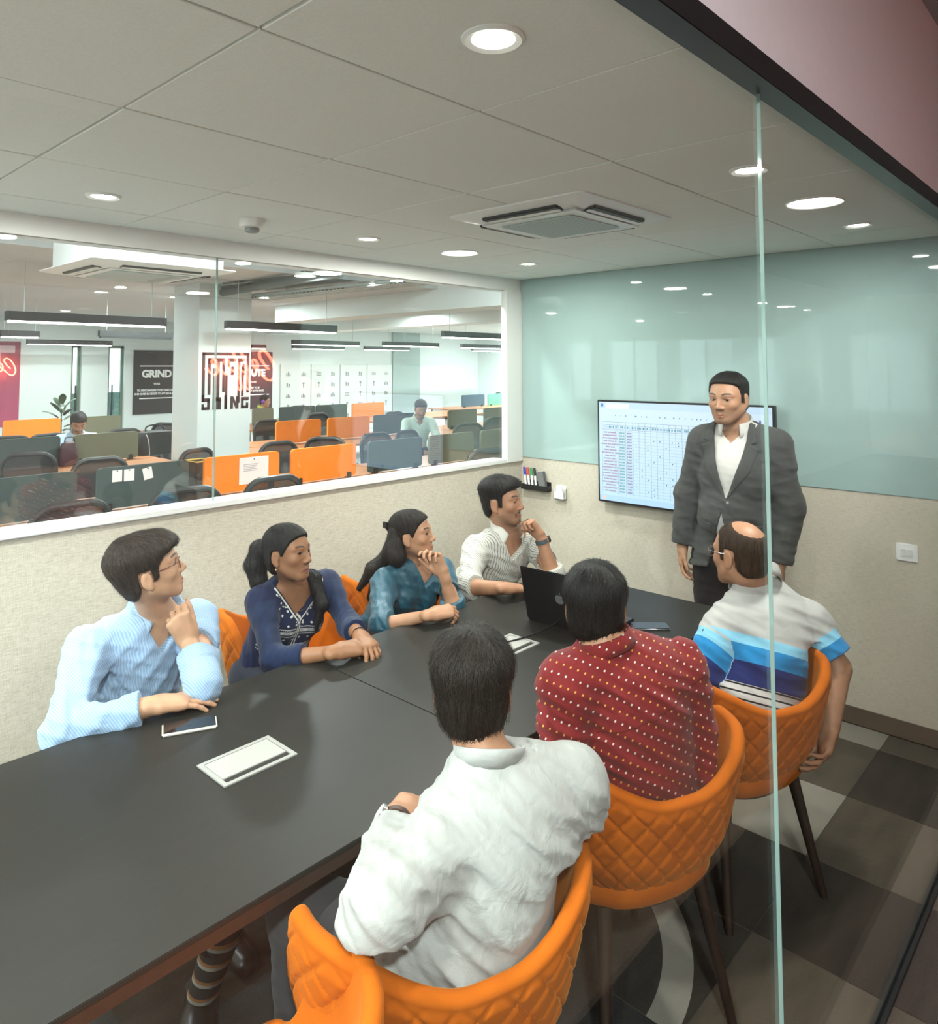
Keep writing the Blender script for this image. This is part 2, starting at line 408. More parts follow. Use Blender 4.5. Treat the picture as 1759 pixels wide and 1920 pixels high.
def conditioner(label, loc, hw, body, rz=0.0):
    t = thing('ceiling_air_conditioner', label, 'air conditioner', loc, rz)
    m = MB(); rows = []
    for s, r, z in ((hw, 0.03, 0.0), (hw, 0.03, -0.006), (hw-0.02, 0.04, -0.014), (hw*0.72, 0.06, -0.030), (hw*0.66, 0.05, -0.036)):
        pr = rrect(s, s, r); rows.append([(x, y, z) for x, y in pr]+[(pr[0][0], pr[0][1], z)])
    m.grid(rows); m.build('panel', M_ACW, t, smooth=True)
    s = hw*0.52
    MB().b2((-s-0.06, -s-0.06, -0.040), (s+0.06, s+0.06, -0.034)).build('grille_frame', M_ACW, t, bevel=0.003)
    MB().b2((-s, -s, -0.046), (s, s, -0.039)).build('intake_grille', M_ACG, t, bevel=0.002)
    for q in range(4):
        R = Matrix.Rotation(q*math.pi/2, 4, 'Z'); o = hw*0.765
        me = MB().b2((-hw*0.55, o-0.035, -0.0335), (hw*0.55, o+0.030, -0.014)).mesh('louvre_slot', 0.004); me.transform(R); obj('louvre_slot', me, M_SLOT, t, True)
        me = MB().box((0, o+0.004, -0.030), (hw*1.06, 0.036, 0.005), Matrix.Rotation(0.45, 3, 'X')).mesh('louvre', 0.001); me.transform(R); obj('louvre', me, M_ACW, t, True)
    if body: MB().b2((-hw*0.86, -hw*0.86, 0.0), (hw*0.86, hw*0.86, body)).build('body', M_ACW, t, bevel=0.006)
    return t
conditioner('white ceiling cassette air conditioner above the table', (-1.765, 2.47, ZC), 0.335, 0)
# ------------------------------------------------------------------ meeting table
def m_top():
    k = NT('black_laminate'); c = k.coord(); f = k.noise(k.mapping(c, (90, 6, 1)), 1.0, 3); g = k.noise(c, 2.2, 2); s = k.noise(c, 420, 1)
    col = k.mix(f, (0.012, 0.0125, 0.0115), (0.020, 0.020, 0.018))
    k.set(col=k.mix(k.math('MULTIPLY', s, 0.35), col, (0.028, 0.029, 0.026)), rough=k.math('ADD', 0.36, k.math('MULTIPLY', g, 0.16)), spec=0.20)
    k.bump(s, 0.05, 0.001); return k.m
M_TOP = m_top(); M_TEDGE = plain('table_edge_brown', (0.030, 0.016, 0.010), 0.5, nscale=50, var=0.25)
TX0, TX1, TY0, TY1, TZ = -2.275, -1.335, 0.06, 3.12, 0.75
tab = thing('meeting_table', 'long black meeting table with brown edge and two power flaps', 'table', ((TX0+TX1)/2, (TY0+TY1)/2, 0))
tcx, tcy = tab.location.x, tab.location.y
for a, b in ((TY0, 1.597), (1.599, TY1)):
    MB().b2((TX0-tcx, a-tcy, TZ-0.012), (TX1-tcx, b-tcy, TZ)).build('table_top', M_TOP, tab, bevel=0.0015)
    MB().b2((TX0-tcx+0.001, a-tcy+0.001, TZ-0.038), (TX1-tcx-0.001, b-tcy-0.001, TZ-0.012)).build('table_edge', M_TEDGE, tab)
for y in (0.40, 1.60, 2.80):
    MB().b2((TX0+0.10-tcx, y-0.03-tcy, TZ-0.09), (TX1-0.10-tcx, y+0.03-tcy, TZ-0.038)).build('cross_beam', M_BLACK, tab, bevel=0.002)
    for x, dx in ((TX0+0.14, -0.05), (TX1-0.14, 0.05)):
        MB().cone((x-tcx, y-tcy, TZ-0.05), (x+dx-tcx, y-tcy, 0.0), 0.040, 0.026, 4).build('leg', M_BLACK, tab)
M_FLAP = plain('flap_silver', (0.40, 0.40, 0.38), 0.35, metal=0.25, var=0.03)
def flap(y0, y1, label):
    cx, cy = -1.807, (y0+y1)/2; w, d = 0.145, y1-y0
    t = thing('power_box', label, 'power box', (cx, cy, TZ), 0, 'power boxes let into the table')
    fr = [(-w/2, -d/2, w/2, -d/2+0.012), (-w/2, d/2-0.012, w/2, d/2), (-w/2, -d/2+0.0122, -w/2+0.012, d/2-0.0122), (w/2-0.012, -d/2+0.0122, w/2, d/2-0.0122)]
    m = MB()
    for x0, a, x1, b in fr: m.b2((x0, a, 0.0002), (x1, b, 0.004))
    m.build('frame', M_FLAP, t)
    MB().b2((-w/2+0.014, -d/2+0.014, 0), (w/2-0.034, d/2-0.014, 0.0038)).build('flap', plain('flap_panel', (0.40, 0.40, 0.375), 0.4, metal=0.1, var=0.03), t, bevel=0.0008)
    MB().b2((w/2-0.033, -d/2+0.013, 0), (w/2-0.013, d/2-0.013, 0.0015)).build('cable_slot', plain('brush_strip', (0.015, 0.014, 0.013), 0.9), t)
flap(0.972, 1.186, 'silver power box in the table near the white-edged phone')
flap(2.055, 2.265, 'silver power box in the table with a black cable running over it')

# ------------------------------------------------------------------ velvet bucket chairs
def m_velvet():
    k = NT('orange_velvet'); c = k.coord(); f = k.noise(c, 9, 4, 0.6); g = k.noise(c, 300, 2)
    col = k.mix(f, (0.36, 0.070, 0.002), (0.52, 0.128, 0.004))
    k.set(col=col, rough=0.85, spec=0.15, sheen=0.18, sheenr=0.35, sheent=(1.0, 0.55, 0.15)); k.bump(g, 0.15, 0.002); return k.m
M_VELVET = m_velvet(); M_WOOD = plain('dark_walnut', (0.028, 0.014, 0.008), 0.45, nscale=40, var=0.3)
def sm(a, b, x):
    t = min(1, max(0, (x-a)/(b-a))); return t*t*(3-2*t)
def chair_shell():
    nth, nt = 250, 96; TH = math.radians(128)
    def R(th):   # plan outline, th = 0 is the back (-y)
        a, b, n = 0.285, 0.275, 2.5
        s, c = abs(math.sin(th)), abs(math.cos(th))
        return 1.0/((s/a)**n+(c/b)**n)**(1/n)
    def rim(th):
        d = abs(math.degrees(th))
        return 0.672+0.092*sm(8, 58, d)-0.235*sm(74, 112, d)-0.03*sm(112, 128, d)
    def outer(th, t):    # t 0 bottom .. 1 rim
        h = rim(th); z0 = 0.375+0.02*t
        z = 0.372+(h-0.372)*t
        q = min(1, (z-0.372)/0.20); rr = R(th)*(0.50+0.50*math.sin(q*math.pi/2)**0.75)
        rr += 0.055*max(0, (z-0.55))/0.2*math.cos(th/2.2)**2     # lean back
        return rr, z
    rows = []
    for i in range(nth+1):
        th = -TH+2*TH*i/nth; dirx, diry = math.sin(th), -math.cos(th)
        prof = []
        for j in range(nt+1):
            t = j/nt; r, z = outer(th, t)
            s = R(th)*th; p = 0.066
            zz = (z-0.35)*1.0
            g1 = abs(math.sin(math.pi*(s*0.92+zz*0.80)/p)); g2 = abs(math.sin(math.pi*(s*0.92-zz*0.80)/p))
            dsp = 0.0085*(min(g1, 0.45)/0.45)**0.6*(min(g2, 0.45)/0.45)**0.6
            fade = sm(0.0, 0.10, 1-t)
            prof.append((r+dsp*fade, z))
        r1, z1 = prof[-1]; T = 0.036*(1-0.25*sm(90, 128, abs(math.degrees(th))))
        for k in range(1, 8):
            a = math.pi*k/8; prof.append((r1-T/2+T/2*math.cos(a), z1+T/2*math.sin(a)*0.9))
        for j in range(10, -1, -1):
            t = j/10; r, z = outer(th, t); prof.append((max(0.03, r-T), max(z, 0.40)))
        rows.append([(dirx*r, diry*r, z) for r, z in prof])
    m = MB().grid(rows)
    n = len(rows[0])
    for e in (0, nth):   # close the two arm ends
        m.f.append(tuple(e*n+k for k in range(n)))
    return m
def make_chair():
    t = thing('velvet_chair', '', 'chair')
    chair_shell().build('shell', M_VELVET, t, smooth=True)
    rows = []
    for k, (s, z) in enumerate(((0.15, 0.360), (0.60, 0.358), (0.90, 0.372), (1.0, 0.405), (1.0, 0.44), (0.96, 0.468), (0.85, 0.482), (0.45, 0.486), (0.001, 0.484))):
        rows.append([(s*0.250*math.copysign(abs(math.cos(a))**0.8, math.cos(a)), 0.03+s*0.255*math.copysign(abs(math.sin(a))**0.8, math.sin(a)), z) for a in [TAU*i/48 for i in range(49)]])
    MB().grid(rows).build('seat', M_VELVET, t, smooth=True)
    MB().lathe((0, 0, 0), [(0.17, 0.345), (0.19, 0.36), (0.20, 0.375)], 32).build('base_ring', M_WOOD, t, smooth=True)
    for sx in (-1, 1):
        for sy in (-1, 1):
            MB().cone((0.155*sx, 0.15*sy, 0.375), (0.205*sx, 0.225*sy, 0.0), 0.021, 0.0125, 10).build('leg', M_WOOD, t, smooth=True)
    return t
CH0 = make_chair()
GC = 'orange velvet chairs around the table'
chairs = [((-1.19, 1.93), math.radians(66), 'orange quilted velvet chair of the man in the red dotted shirt'),
          ((-1.19, 1.155), math.radians(70), 'orange quilted velvet chair of the man in the white shirt'),
          ((-1.17, 2.62), math.radians(66), 'orange quilted velvet chair of the man in the striped polo'),
          ((-1.20, 0.575), math.radians(84), 'empty orange velvet chair at the bottom edge of the picture'),
          ((-2.66, 1.80), math.radians(-90), 'orange velvet chair of the woman in the navy embroidered top'),
          ((-2.68, 2.45), math.radians(-90), 'orange velvet chair of the woman in the teal shirt')]
CHAIR = []
for i, ((x, y), rz, lab) in enumerate(chairs):
    if i == 0:
        CH0.location = (x, y, 0); CH0.rotation_euler = (0, 0, rz); CH0['label'] = lab; CH0['group'] = GC; CHAIR.append(CH0)
    else:
        CHAIR.append(dup(CH0, (x, y, 0), rz, lab, GC))
        if x < -2: CHAIR[-1].scale = (0.86, 1, 1.03)

for (x, y), lab in (((-2.68, 1.10), 'plain black stool under the man in the light blue shirt'), ((-2.67, 3.0), 'plain black stool under the man in the cream striped shirt')):
    t = thing('stool', lab, 'stool', (x, y, 0), 0, 'low stools on the window side')
    MB().lathe((0, 0, 0), [(0.0001, 0.47), (0.17, 0.47), (0.185, 0.455), (0.185, 0.44), (0.17, 0.43), (0.0001, 0.43)], 28).build('seat', M_BLACK, t, smooth=True)
    for q in range(4):
        a = math.pi/4+q*math.pi/2; MB().cone((0.12*math.cos(a), 0.12*math.sin(a), 0.43), (0.19*math.cos(a), 0.19*math.sin(a), 0), 0.014, 0.011, 8).build('leg', M_BLACK, t, smooth=True)
# ------------------------------------------------------------------ television with a spreadsheet
def m_screen():
    k = NT('screen_spreadsheet'); x, y, z = k.sep(k.coord()); W, H = 1.094, 0.618
    u = k.math('ADD', k.math('DIVIDE', x, W), 0.5); v = k.math('SUBTRACT', 0.5, k.math('DIVIDE', z, H))   # v from the top
    def band(s, a, b): return k.math('MULTIPLY', k.math('GREATER_THAN', s, a), k.math('LESS_THAN', s, b))
    def AND(*a):
        r = a[0]
        for q in a[1:]: r = k.math('MULTIPLY', r, q)
        return r
    col = k.mix(k.rng(v, 0.0, 1.0), (0.72, 0.85, 1.0), (0.58, 0.80, 1.0))
    col = k.mix(band(v, 0.0, 0.065), col, (0.62, 0.78, 0.98)); col = k.mix(AND(band(v, 0.012, 0.065), band(u, 0.045, 0.20)), col, (0.9, 0.95, 1.0))
    col = k.mix(band(v, 0.945, 1.0), col, (0.50, 0.72, 0.98))
    body = AND(band(v, 0.20, 0.93), band(u, 0.02, 0.985))
    rows = k.math('FRACT', k.math('MULTIPLY', v, 34.0))
    hl = AND(body, band(v, 0.255, 0.93), k.math('LESS_THAN', rows, 0.09), k.math('GREATER_THAN', u, 0.10)); col = k.mix(k.math('MULTIPLY', hl, 0.55), col, (0.25, 0.35, 0.45))
    cols = k.math('FRACT', k.math('MULTIPLY', u, 27.0)); jit = k.noise(k.comb(k.math('FLOOR', k.math('MULTIPLY', u, 27.0)), 0.0, 0.0), 3.1, 0)
    vl = AND(body, k.math('LESS_THAN', cols, 0.06), k.math('GREATER_THAN', u, 0.24)); col = k.mix(k.math('MULTIPLY', vl, 0.75), col, (0.20, 0.28, 0.36))
    for e in (0.02, 0.123, 0.175, 0.22, 0.985):
        col = k.mix(AND(band(v, 0.20, 0.93), band(u, e, e+0.0018)), col, (0.25, 0.33, 0.42))
    for e in (0.20, 0.232, 0.275): col = k.mix(AND(band(v, e, e+0.003), band(u, 0.02, 0.985)), col, (0.25, 0.33, 0.42))
    # words: noise cut into rows
    wn = k.noise(k.comb(k.math('MULTIPLY', u, 190.0), k.math('FLOOR', k.math('MULTIPLY', v, 34.0)), 0.0), 1.0, 2)
    rn = k.noise(k.comb(0.0, k.math('MULTIPLY', k.math('FLOOR', k.math('MULTIPLY', v, 34.0)), 7.31), 3.0), 1.0, 0)
    ink = AND(band(rows, 0.28, 0.78), k.math('GREATER_THAN', wn, 0.42), band(v, 0.285, 0.92))
    half = k.math('MULTIPLY', rn, 0.085)
    name = AND(ink, k.math('LESS_THAN', k.math('ABSOLUTE', k.math('SUBTRACT', u, 0.072)), half))
    col = k.mix(k.math('MULTIPLY', name, 0.72), col, (0.40, 0.20, 0.36))
    col = k.mix(AND(ink, band(u, 0.131, 0.168)), col, (0.25, 0.45, 0.50)); col = k.mix(AND(ink, band(u, 0.182, 0.214)), col, (0.35, 0.33, 0.50))
    dn = k.noise(k.comb(k.math('MULTIPLY', k.math('FLOOR', k.math('MULTIPLY', u, 27.0)), 5.7), k.math('MULTIPLY', k.math('FLOOR', k.math('MULTIPLY', v, 34.0)), 3.9), 0.0), 1.0, 0)
    dot = AND(band(v, 0.29, 0.92), band(u, 0.24, 0.98), k.math('GREATER_THAN', dn, 0.60), band(rows, 0.35, 0.75), band(cols, 0.42, 0.55)); col = k.mix(dot, col, (0.10, 0.12, 0.2))
    head = AND(band(v, 0.243, 0.262), k.math('GREATER_THAN', k.noise(k.comb(k.math('MULTIPLY', u, 120.0), 0.0, 0.0), 1.0, 2), 0.50), band(u, 0.03, 0.98)); col = k.mix(head, col, (0.10, 0.30, 0.42))
    head = AND(band(v, 0.128, 0.142), k.math('GREATER_THAN', k.noise(k.comb(k.math('MULTIPLY', u, 60.0), 9.0, 0.0), 1.0, 2), 0.56), band(u, 0.05, 0.94)); col = k.mix(head, col, (0.25, 0.30, 0.45))
    for cx, c in ((0.50, (0.10, 0.45, 0.95)), (0.64, (0.05, 0.15, 0.40)), (0.685, (0.40, 0.45, 0.95)), (0.03, (0.95, 0.65, 0.55))):
        col = k.mix(AND(band(u, cx-0.009, cx+0.009), band(v, 0.955, 0.988)), col, c)
    col = k.mix(AND(band(u, 0.935, 0.945), band(v, 0.115, 0.15)), col, (0.15, 0.10, 0.45)); col = k.mix(AND(band(u, 0.012, 0.03), band(v, 0.018, 0.05)), col, (0.10, 0.25, 0.55))
    k.set(col=(0.02, 0.02, 0.02), emis=col, estr=0.80, rough=0.25, spec=0.3); return k.m
tv = thing('television', 'wall-mounted flat screen showing a pale blue spreadsheet', 'television', (-2.05, 4.045, 1.262))
MB().b2((-0.560, -0.012, -0.322), (0.560, 0.020, 0.320)).build('casing', M_BLACK, tv, bevel=0.003)
MB().b2((-0.547, -0.0135, -0.309), (0.547, -0.011, 0.309)).build('screen', m_screen(), tv)
MB().b2((-0.20, 0.020, -0.16), (0.20, 0.0485, 0.16)).build('wall_bracket', M_BLACK, tv)

# ------------------------------------------------------------------ back wall fittings
t = thing('marker_tray', 'black wall tray holding four markers and an eraser', 'tray', (-3.142, YB, 0.945))
MB().b2((-0.112, -0.052, 0), (0.112, 0, 0.005)).b2((-0.112, -0.054, 0), (0.112, -0.050, 0.036)).b2((-0.112, -0.052, 0), (-0.108, 0, 0.036)).b2((0.108, -0.052, 0), (0.112, 0, 0.036)).b2((-0.112, -0.004, 0), (0.112, 0, 0.06)).build('tray', M_BLACK, t)
for i, (n, c) in enumerate((('blue', (0.01, 0.03, 0.50)), ('red', (0.75, 0.03, 0.02)), ('green', (0.01, 0.33, 0.10)), ('black', (0.012, 0.012, 0.014)))):
    x = -3.235+0.030*i
    k = thing('marker_pen', 'whiteboard marker with a %s cap standing in the black wall tray' % n, 'marker', (x, YB-0.028, 0.952), 0, 'markers in the wall tray')
    e = Vector((0.022, 0.012, 0.128))
    MB().cone((0.012, -0.006, 0), Vector((-0.006, 0.004, 0.088)), 0.0085, 0.0085, 14).build('barrel', M_WHITE, k, smooth=True)
    MB().cone((-0.006, 0.004, 0.088), (-0.0165, 0.009, 0.140), 0.0092, 0.0075, 14).build('cap', plain('cap_'+n, c, 0.4), k, smooth=True)
k = thing('board_eraser', 'grey board eraser leaning in the black wall tray', 'eraser', (-3.088, YB-0.024, 0.952))
R = Matrix.Rotation(-0.20, 3, 'Y')
MB().box((0, 0, 0.062), (0.058, 0.022, 0.122), R).build('grip', plain('eraser_grey', (0.10, 0.105, 0.11), 0.6), k, bevel=0.004)
MB().box((0, -0.014, 0.062), (0.054, 0.010, 0.116), R).build('felt', plain('eraser_felt', (0.17, 0.17, 0.17), 1.0), k, bevel=0.002)
k = thing('remote_holder', 'small white wall holder beside the marker tray', 'wall holder', (-2.944, YB, 0.905))
MB().b2((-0.042, -0.006, 0), (0.042, 0, 0.088)).b2((-0.042, -0.034, 0), (0.042, -0.031, 0.05)).b2((-0.042, -0.034, 0), (0.042, 0, 0.003)).b2((-0.042, -0.034, 0), (-0.039, 0, 0.07)).b2((0.039, -0.034, 0), (0.042, 0, 0.07)).build('pocket', M_PLASTIC, k)
MB().b2((-0.020, -0.024, 0.004), (0.020, -0.010, 0.082)).build('handset', plain('handset_white', (0.7, 0.7, 0.68), 0.4), k, bevel=0.004)
k = thing('light_switch', 'white double light switch plate on the fabric wall', 'light switch', (-0.898, YB, 0.892))
MB().b2((-0.046, -0.010, -0.042), (0.046, 0, 0.042)).build('plate', M_PLASTIC, k, bevel=0.003)
for x in (-0.013, 0.013): MB().box((x, -0.012, 0), (0.022, 0.008, 0.034), Matrix.Rotation(0.08, 3, 'X')).build('rocker', plain('rocker_white', (0.72, 0.72, 0.70), 0.35), k, bevel=0.001)

# ------------------------------------------------------------------ things on the table
M_SCR = plain('phone_glass', (0.008, 0.010, 0.012), 0.06, var=0.0)
def phone(name, c, rz, w, l, edge, label):
    t = thing(name, label, 'phone', (c[0], c[1], TZ), rz)
    MB().b2((-w/2, -l/2, 0), (w/2, l/2, 0.009)).build('body', edge, t, bevel=0.004, seg=3)
    MB().b2((-w/2+0.004, -l/2+0.004, 0.0085), (w/2-0.004, l/2-0.004, 0.0096)).build('display', M_SCR, t)
phone('mobile_phone', (-2.095, 1.060), math.radians(-25), 0.074, 0.150, plain('phone_cream', (0.72, 0.68, 0.58), 0.4), 'black-screened phone in a cream case before the man in light blue')
phone('mobile_phone', (-1.512, 2.70), math.radians(-48), 0.072, 0.148, plain('phone_steel', (0.25, 0.25, 0.27), 0.25, metal=0.9), 'phone with a dark metal rim on the far table half')
lp = thing('laptop', 'open black laptop with its lid towards the camera', 'laptop', (-1.752, 2.455, TZ), math.radians(4))
M_LAP = plain('laptop_black', (0.010, 0.010, 0.012), 0.32, metal=0.3)
MB().b2((-0.178, 0, 0.002), (0.178, 0.248, 0.016)).build('base', M_LAP, lp, bevel=0.003)
MB().b2((-0.160, 0.06, 0.0155), (0.160, 0.165, 0.017)).build('keyboard', plain('keys', (0.02, 0.02, 0.022), 0.6), lp)
lt = Matrix.Rotation(math.radians(14), 4, 'X')
me = MB().b2((-0.178, -0.0035, 0.012), (0.178, 0.0035, 0.240)).mesh('lid', 0.003); me.transform(lt); lid = obj('lid', me, M_LAP, lp, True)
me = MB().b2((-0.168, 0.0036, 0.022), (0.168, 0.0042, 0.230)).mesh('display'); me.transform(lt); obj('display', me, M_SCR, lid)
def apple():
    P = []
    for i in range(60):
        a = TAU*i/60; r = 0.020*(1-0.16*max(0, math.sin(a))**6-0.10*max(0, -math.sin(a))**8)
        x, z = r*math.cos(a)*0.98, r*math.sin(a)*1.05
        dx, dz = x-0.0235, z-0.003; d = math.hypot(dx, dz)
        if d < 0.0098: x, z = 0.0235+dx/d*0.0098, 0.003+dz/d*0.0098
        P.append((x, z))
    m = MB().prism([(x, z) for x, z in P], 1, -0.0042, -0.0034)
    L = [(0.001, 0.0215), (0.0025, 0.027), (0.007, 0.031), (0.0075, 0.026), (0.004, 0.022)]
    m.prism(L, 1, -0.0042, -0.0034); return m
me = apple().mesh('logo'); me.transform(Matrix.Translation((-0.005, 0, 0.128))); me.transform(lt); o = obj('logo', me, plain('logo_grey', (0.34, 0.36, 0.38), 0.15, metal=0.8), lid); o['label'] = 'grey bitten-apple emblem'
pts = []
A, B = Vector(at_z(938, 1206, TZ+0.006)), Vector(at_z(1072, 1147, TZ+0.05))
for i in range(15):
    s = i/14; p = A.lerp(B, s); p.z = TZ+0.005+0.05*s*s; p.x += 0.02*math.sin(s*math.pi); pts.append(p)
tag(MB().tube(pts, 0.0035, 8).build('power_cable', M_BLACK, smooth=True), 'black cable running from the table power box to the laptop', 'cable')
# ------------------------------------------------------------------ the open office around the meeting room
OX0, OX1, OY0, OY1, OZ = -15.0, 3.0, -9.0, 16.6, 2.72
M_COLD = plain('office_white_wall', (0.60, 0.655, 0.65), 0.8, var=0.03, nscale=6)
M_TEALW = plain('office_grey_teal_wall', (0.30, 0.37, 0.36), 0.8, var=0.04, nscale=6)
M_CORR = plain('corridor_wall', (0.30, 0.27, 0.26), 0.7, var=0.1, nscale=6)
M_ALU = plain('window_aluminium', (0.45, 0.50, 0.50), 0.4, metal=0.5)
# far wall with two openings to daylight, posters and icon boards
w1a, w1b = at_x(134, 690, OX0)[1], at_x(153, 690, OX0)[1]; w2a, w2b = at_x(203, 690, OX0)[1], at_x(234, 690, OX0)[1]
ZT = 2.22
fw = MB()
for a, b in ((OY0, w1a), (w1b, w2a), (w2b, OY1)): fw.b2((OX0-0.15, a, 0), (OX0, b, 3.3))
for a, b in ((w1a, w1b), (w2a, w2b)): fw.b2((OX0-0.15, a, ZT), (OX0, b, 3.3))
struct('wall_far', fw, M_COLD, 'far white wall of the open office')
for n, (a, b) in enumerate(((w1a, w1b), (w2a, w2b))):
    d = struct('door_%d' % (n+1), MB().b2((OX0-0.10, a, 0), (OX0-0.088, b, ZT)), M_GLASS, ('narrow glass door to daylight behind the man at his desk', 'wider glass door to daylight left of the lettered poster')[n])
    MB().b2((OX0-0.12, a, 0), (OX0-0.07, a+0.05, ZT)).b2((OX0-0.12, b-0.05, 0), (OX0-0.07, b, ZT)).b2((OX0-0.12, a, ZT-0.05), (OX0-0.07, b, ZT)).build('door_frame', plain('door_frame_green', (0.12, 0.17, 0.13), 0.5), d)
    MB().cone((OX0-0.05, a+0.10, 0.85), (OX0-0.05, a+0.10, 1.45), 0.018, 0.018, 8).build('door_handle', M_BLACK, d)
    MB().b2((OX0-0.12, a+0.05, 0.0), (OX0-0.11, b-0.05, 1.30)).build('lower_panel', plain('frosted_teal', (0.22, 0.50, 0.50), 0.5), d)
struct('wall_end', MB().b2((OX0-0.15, OY1, 0), (OX1+0.15, OY1+0.15, 3.3)), M_COLD, 'white end wall of the open office')
struct('wall_right', MB().b2((OX1, OY0, 0), (OX1+0.15, OY1, 3.3)), M_CORR, 'dark corridor wall facing the glass front')
# window wall at the near end: sill, piers, head, panes
wm = MB().b2((OX0-0.15, OY0-0.15, 0), (OX1+0.15, OY0, 0.85)).b2((OX0-0.15, OY0-0.15, 2.45), (OX1+0.15, OY0, 3.3))
PX = []
for i in range(10):
    x = OX0+2.0*i; PX.append(x); wm.b2((x-0.28, OY0-0.15, 0.85), (x+0.28, OY0+0.06, 2.45))
struct('wall_windows', wm, M_COLD, 'white window wall at the near end of the office')
wn = 6
for i in range(9):
    o = struct('window_%d' % wn, MB().b2((PX[i]+0.28, OY0-0.09, 0.85), (PX[i+1]-0.28, OY0-0.08, 2.45)), M_GLASS, 'daylit office window pane'); wn += 1
    MB().b2((PX[i]+0.98, OY0-0.12, 0.85), (PX[i]+1.02, OY0-0.05, 2.45)).build('mullion', M_ALU, o)
# ceilings
struct('ceiling_office', MB().b2((OX0-0.15, OY0-0.15, OZ), (-6.2, OY1+0.15, OZ+0.1)).b2((-6.25, OY0, OZ), (-6.2, OY1, 3.25)), M_GREYCEIL, 'pale grey ceiling of the open office')
struct('ceiling_upper', MB().b2((-6.2, OY0-0.15, 3.2), (OX1+0.15, OY1+0.15, 3.3)), plain('upper_ceiling', (0.30, 0.31, 0.31), 0.9), 'raised ceiling over the corridor')
for n, (y, x0, x1, z0) in enumerate(((6.15, -9.7, XL-0.3, 2.47), (9.0, -14.5, XL-0.3, 2.52))):
    struct('trim_%d' % (6+n), MB().b2((x0, y, z0), (x1, y+0.45, 3.2)), plain('beam_paint', (0.74, 0.80, 0.80), 0.7, var=0.02), 'pale ceiling beam crossing the office')
# column with the big lettering
cy0, cy1 = at_x(372, 690, -7.6)[1], at_x(470, 690, -7.6)[1]
struct('wall_column', MB().b2((-8.2, cy0, 0), (-7.6, cy1, OZ)), M_COLD, 'square white column with the lettered graphic')
for n, (x, y) in enumerate(((-9.5, -4.5), (-5.0, -6.0))):
    struct('wall_column_%d' % (n+2), MB().b2((x, y, 0), (x+0.6, y+0.6, OZ+0.5)), M_COLD, 'plain white office column')
# grey-teal recess right of the icon boards
ya, yb = at_x(735, 690, OX0)[1], at_x(790, 690, OX0)[1]
struct('trim_8', MB().b2((OX0, ya, 0), (OX0+0.05, yb-0.1, OZ)), M_TEALW, 'grey-green wall panel beside the icon boards')
x0 = at_y(850, 690, OY1)[0]; x1 = at_y(953, 690, OY1)[0]
struct('trim_9', MB().b2((x0-0.35, OY1-0.06, 0), (x0, OY1, OZ)), M_TEALW, 'grey-green door casing by the bright end wall')

# ------------------------------------------------------------------ office lights
M_TUBE = glow('pendant_diffuser', (1.0, 0.95, 0.84), 12.0)
M_PEND = plain('pendant_charcoal', (0.020, 0.022, 0.022), 0.5)
def pendant(a, b, label, lit=True, zb=2.2):
    A, B = at_z(*a, zb), at_z(*b, zb); X = (A[0]+B[0])/2; A = at_x(*a, X); B = at_x(*b, X)
    L = B[1]-A[1]; t = thing('linear_pendant', label, 'pendant light', (A[0], (A[1]+B[1])/2, zb), 0, 'black linear pendants over the desks')
    MB().b2((-0.035, -L/2, 0.004), (0.035, L/2, 0.085)).build('housing', M_PEND, t, bevel=0.003)
    MB().b2((-0.030, -L/2+0.02, -0.012), (0.030, L/2-0.02, 0.006)).build('diffuser', M_TUBE if lit else M_PEND, t)
    for s in (-0.4, 0.4): MB().cone((0, s*L, 0.08), (0, s*L, OZ-zb), 0.004, 0.004, 6).build('hanger', M_ALU, t)
    if lit: area('lamp_light', (0, 0, -0.02), 0.06, P_PEND, (1.0, 0.97, 0.92), t, 'RECTANGLE', size_y=L*0.95)
pendant((10, 602), (310, 612), 'long black linear pendant nearest the left edge, left of the column')
pendant((0, 631), (73, 633), 'short black linear pendant cut by the left edge over the burgundy poster')
pendant((50, 645), (210, 648), 'farthest black linear pendant left of the column, above the glass doors')
pendant((185, 632), (323, 635), 'unlit black linear bar above the poster reading GRIND', False)
pendant((423, 615), (630, 625), 'long black linear pendant directly right of the column')
pendant((548, 644), (673, 650), 'upper of two stacked linear pendants above the icon boards')
pendant((548, 652), (645, 657), 'lower of two stacked linear pendants above the icon boards')
pendant((683, 655), (767, 658), 'small far linear pendant between icon boards and grey-green panel')
pendant((718, 647), (822, 652), 'linear pendant in front of the grey-green panel')
pendant((830, 632), (953, 637), 'large linear pendant by the white corner post')
pendant((865, 651), (948, 655), 'linear pendant under the large one by the corner post')
pendant((885, 657), (948, 660), 'lowest and smallest linear pendant by the corner post')
pendant((472, 652), (498, 655), 'tiny linear pendant just right of the column, above the second poster')
M_ODL = glow('office_downlight', (1.0, 0.96, 0.88), 10.0)
def odl(px, label, z=OZ, r=0.075, pw=P_OFFICE):
    p = at_z(*px, z) if len(px) == 2 else np.array(px)
    t = thing('downlight', label, 'ceiling light', (p[0], p[1], z), 0, 'round office ceiling lights')
    MB().lathe((0, 0, 0), [(r+0.015, 0.001), (r+0.015, -0.006), (r, -0.008)], 24).build('trim_ring', M_WHITE, t, smooth=True)
    MB().lathe((0, 0, 0), [(r, -0.005), (0.0001, -0.007)], 24).build('diffuser', M_ODL, t)
    area('lamp_light', (0, 0, -0.02), 2*r, pw, (0.96, 0.98, 1.0), t)
odl((190, 547), 'round ceiling light under the hanging air conditioner, left one')
odl((330, 557), 'round ceiling light under the hanging air conditioner, right one')
odl((123, 582), 'round ceiling light low above the long left pendant')
odl((443, 567), 'round ceiling light just right of the window joint')
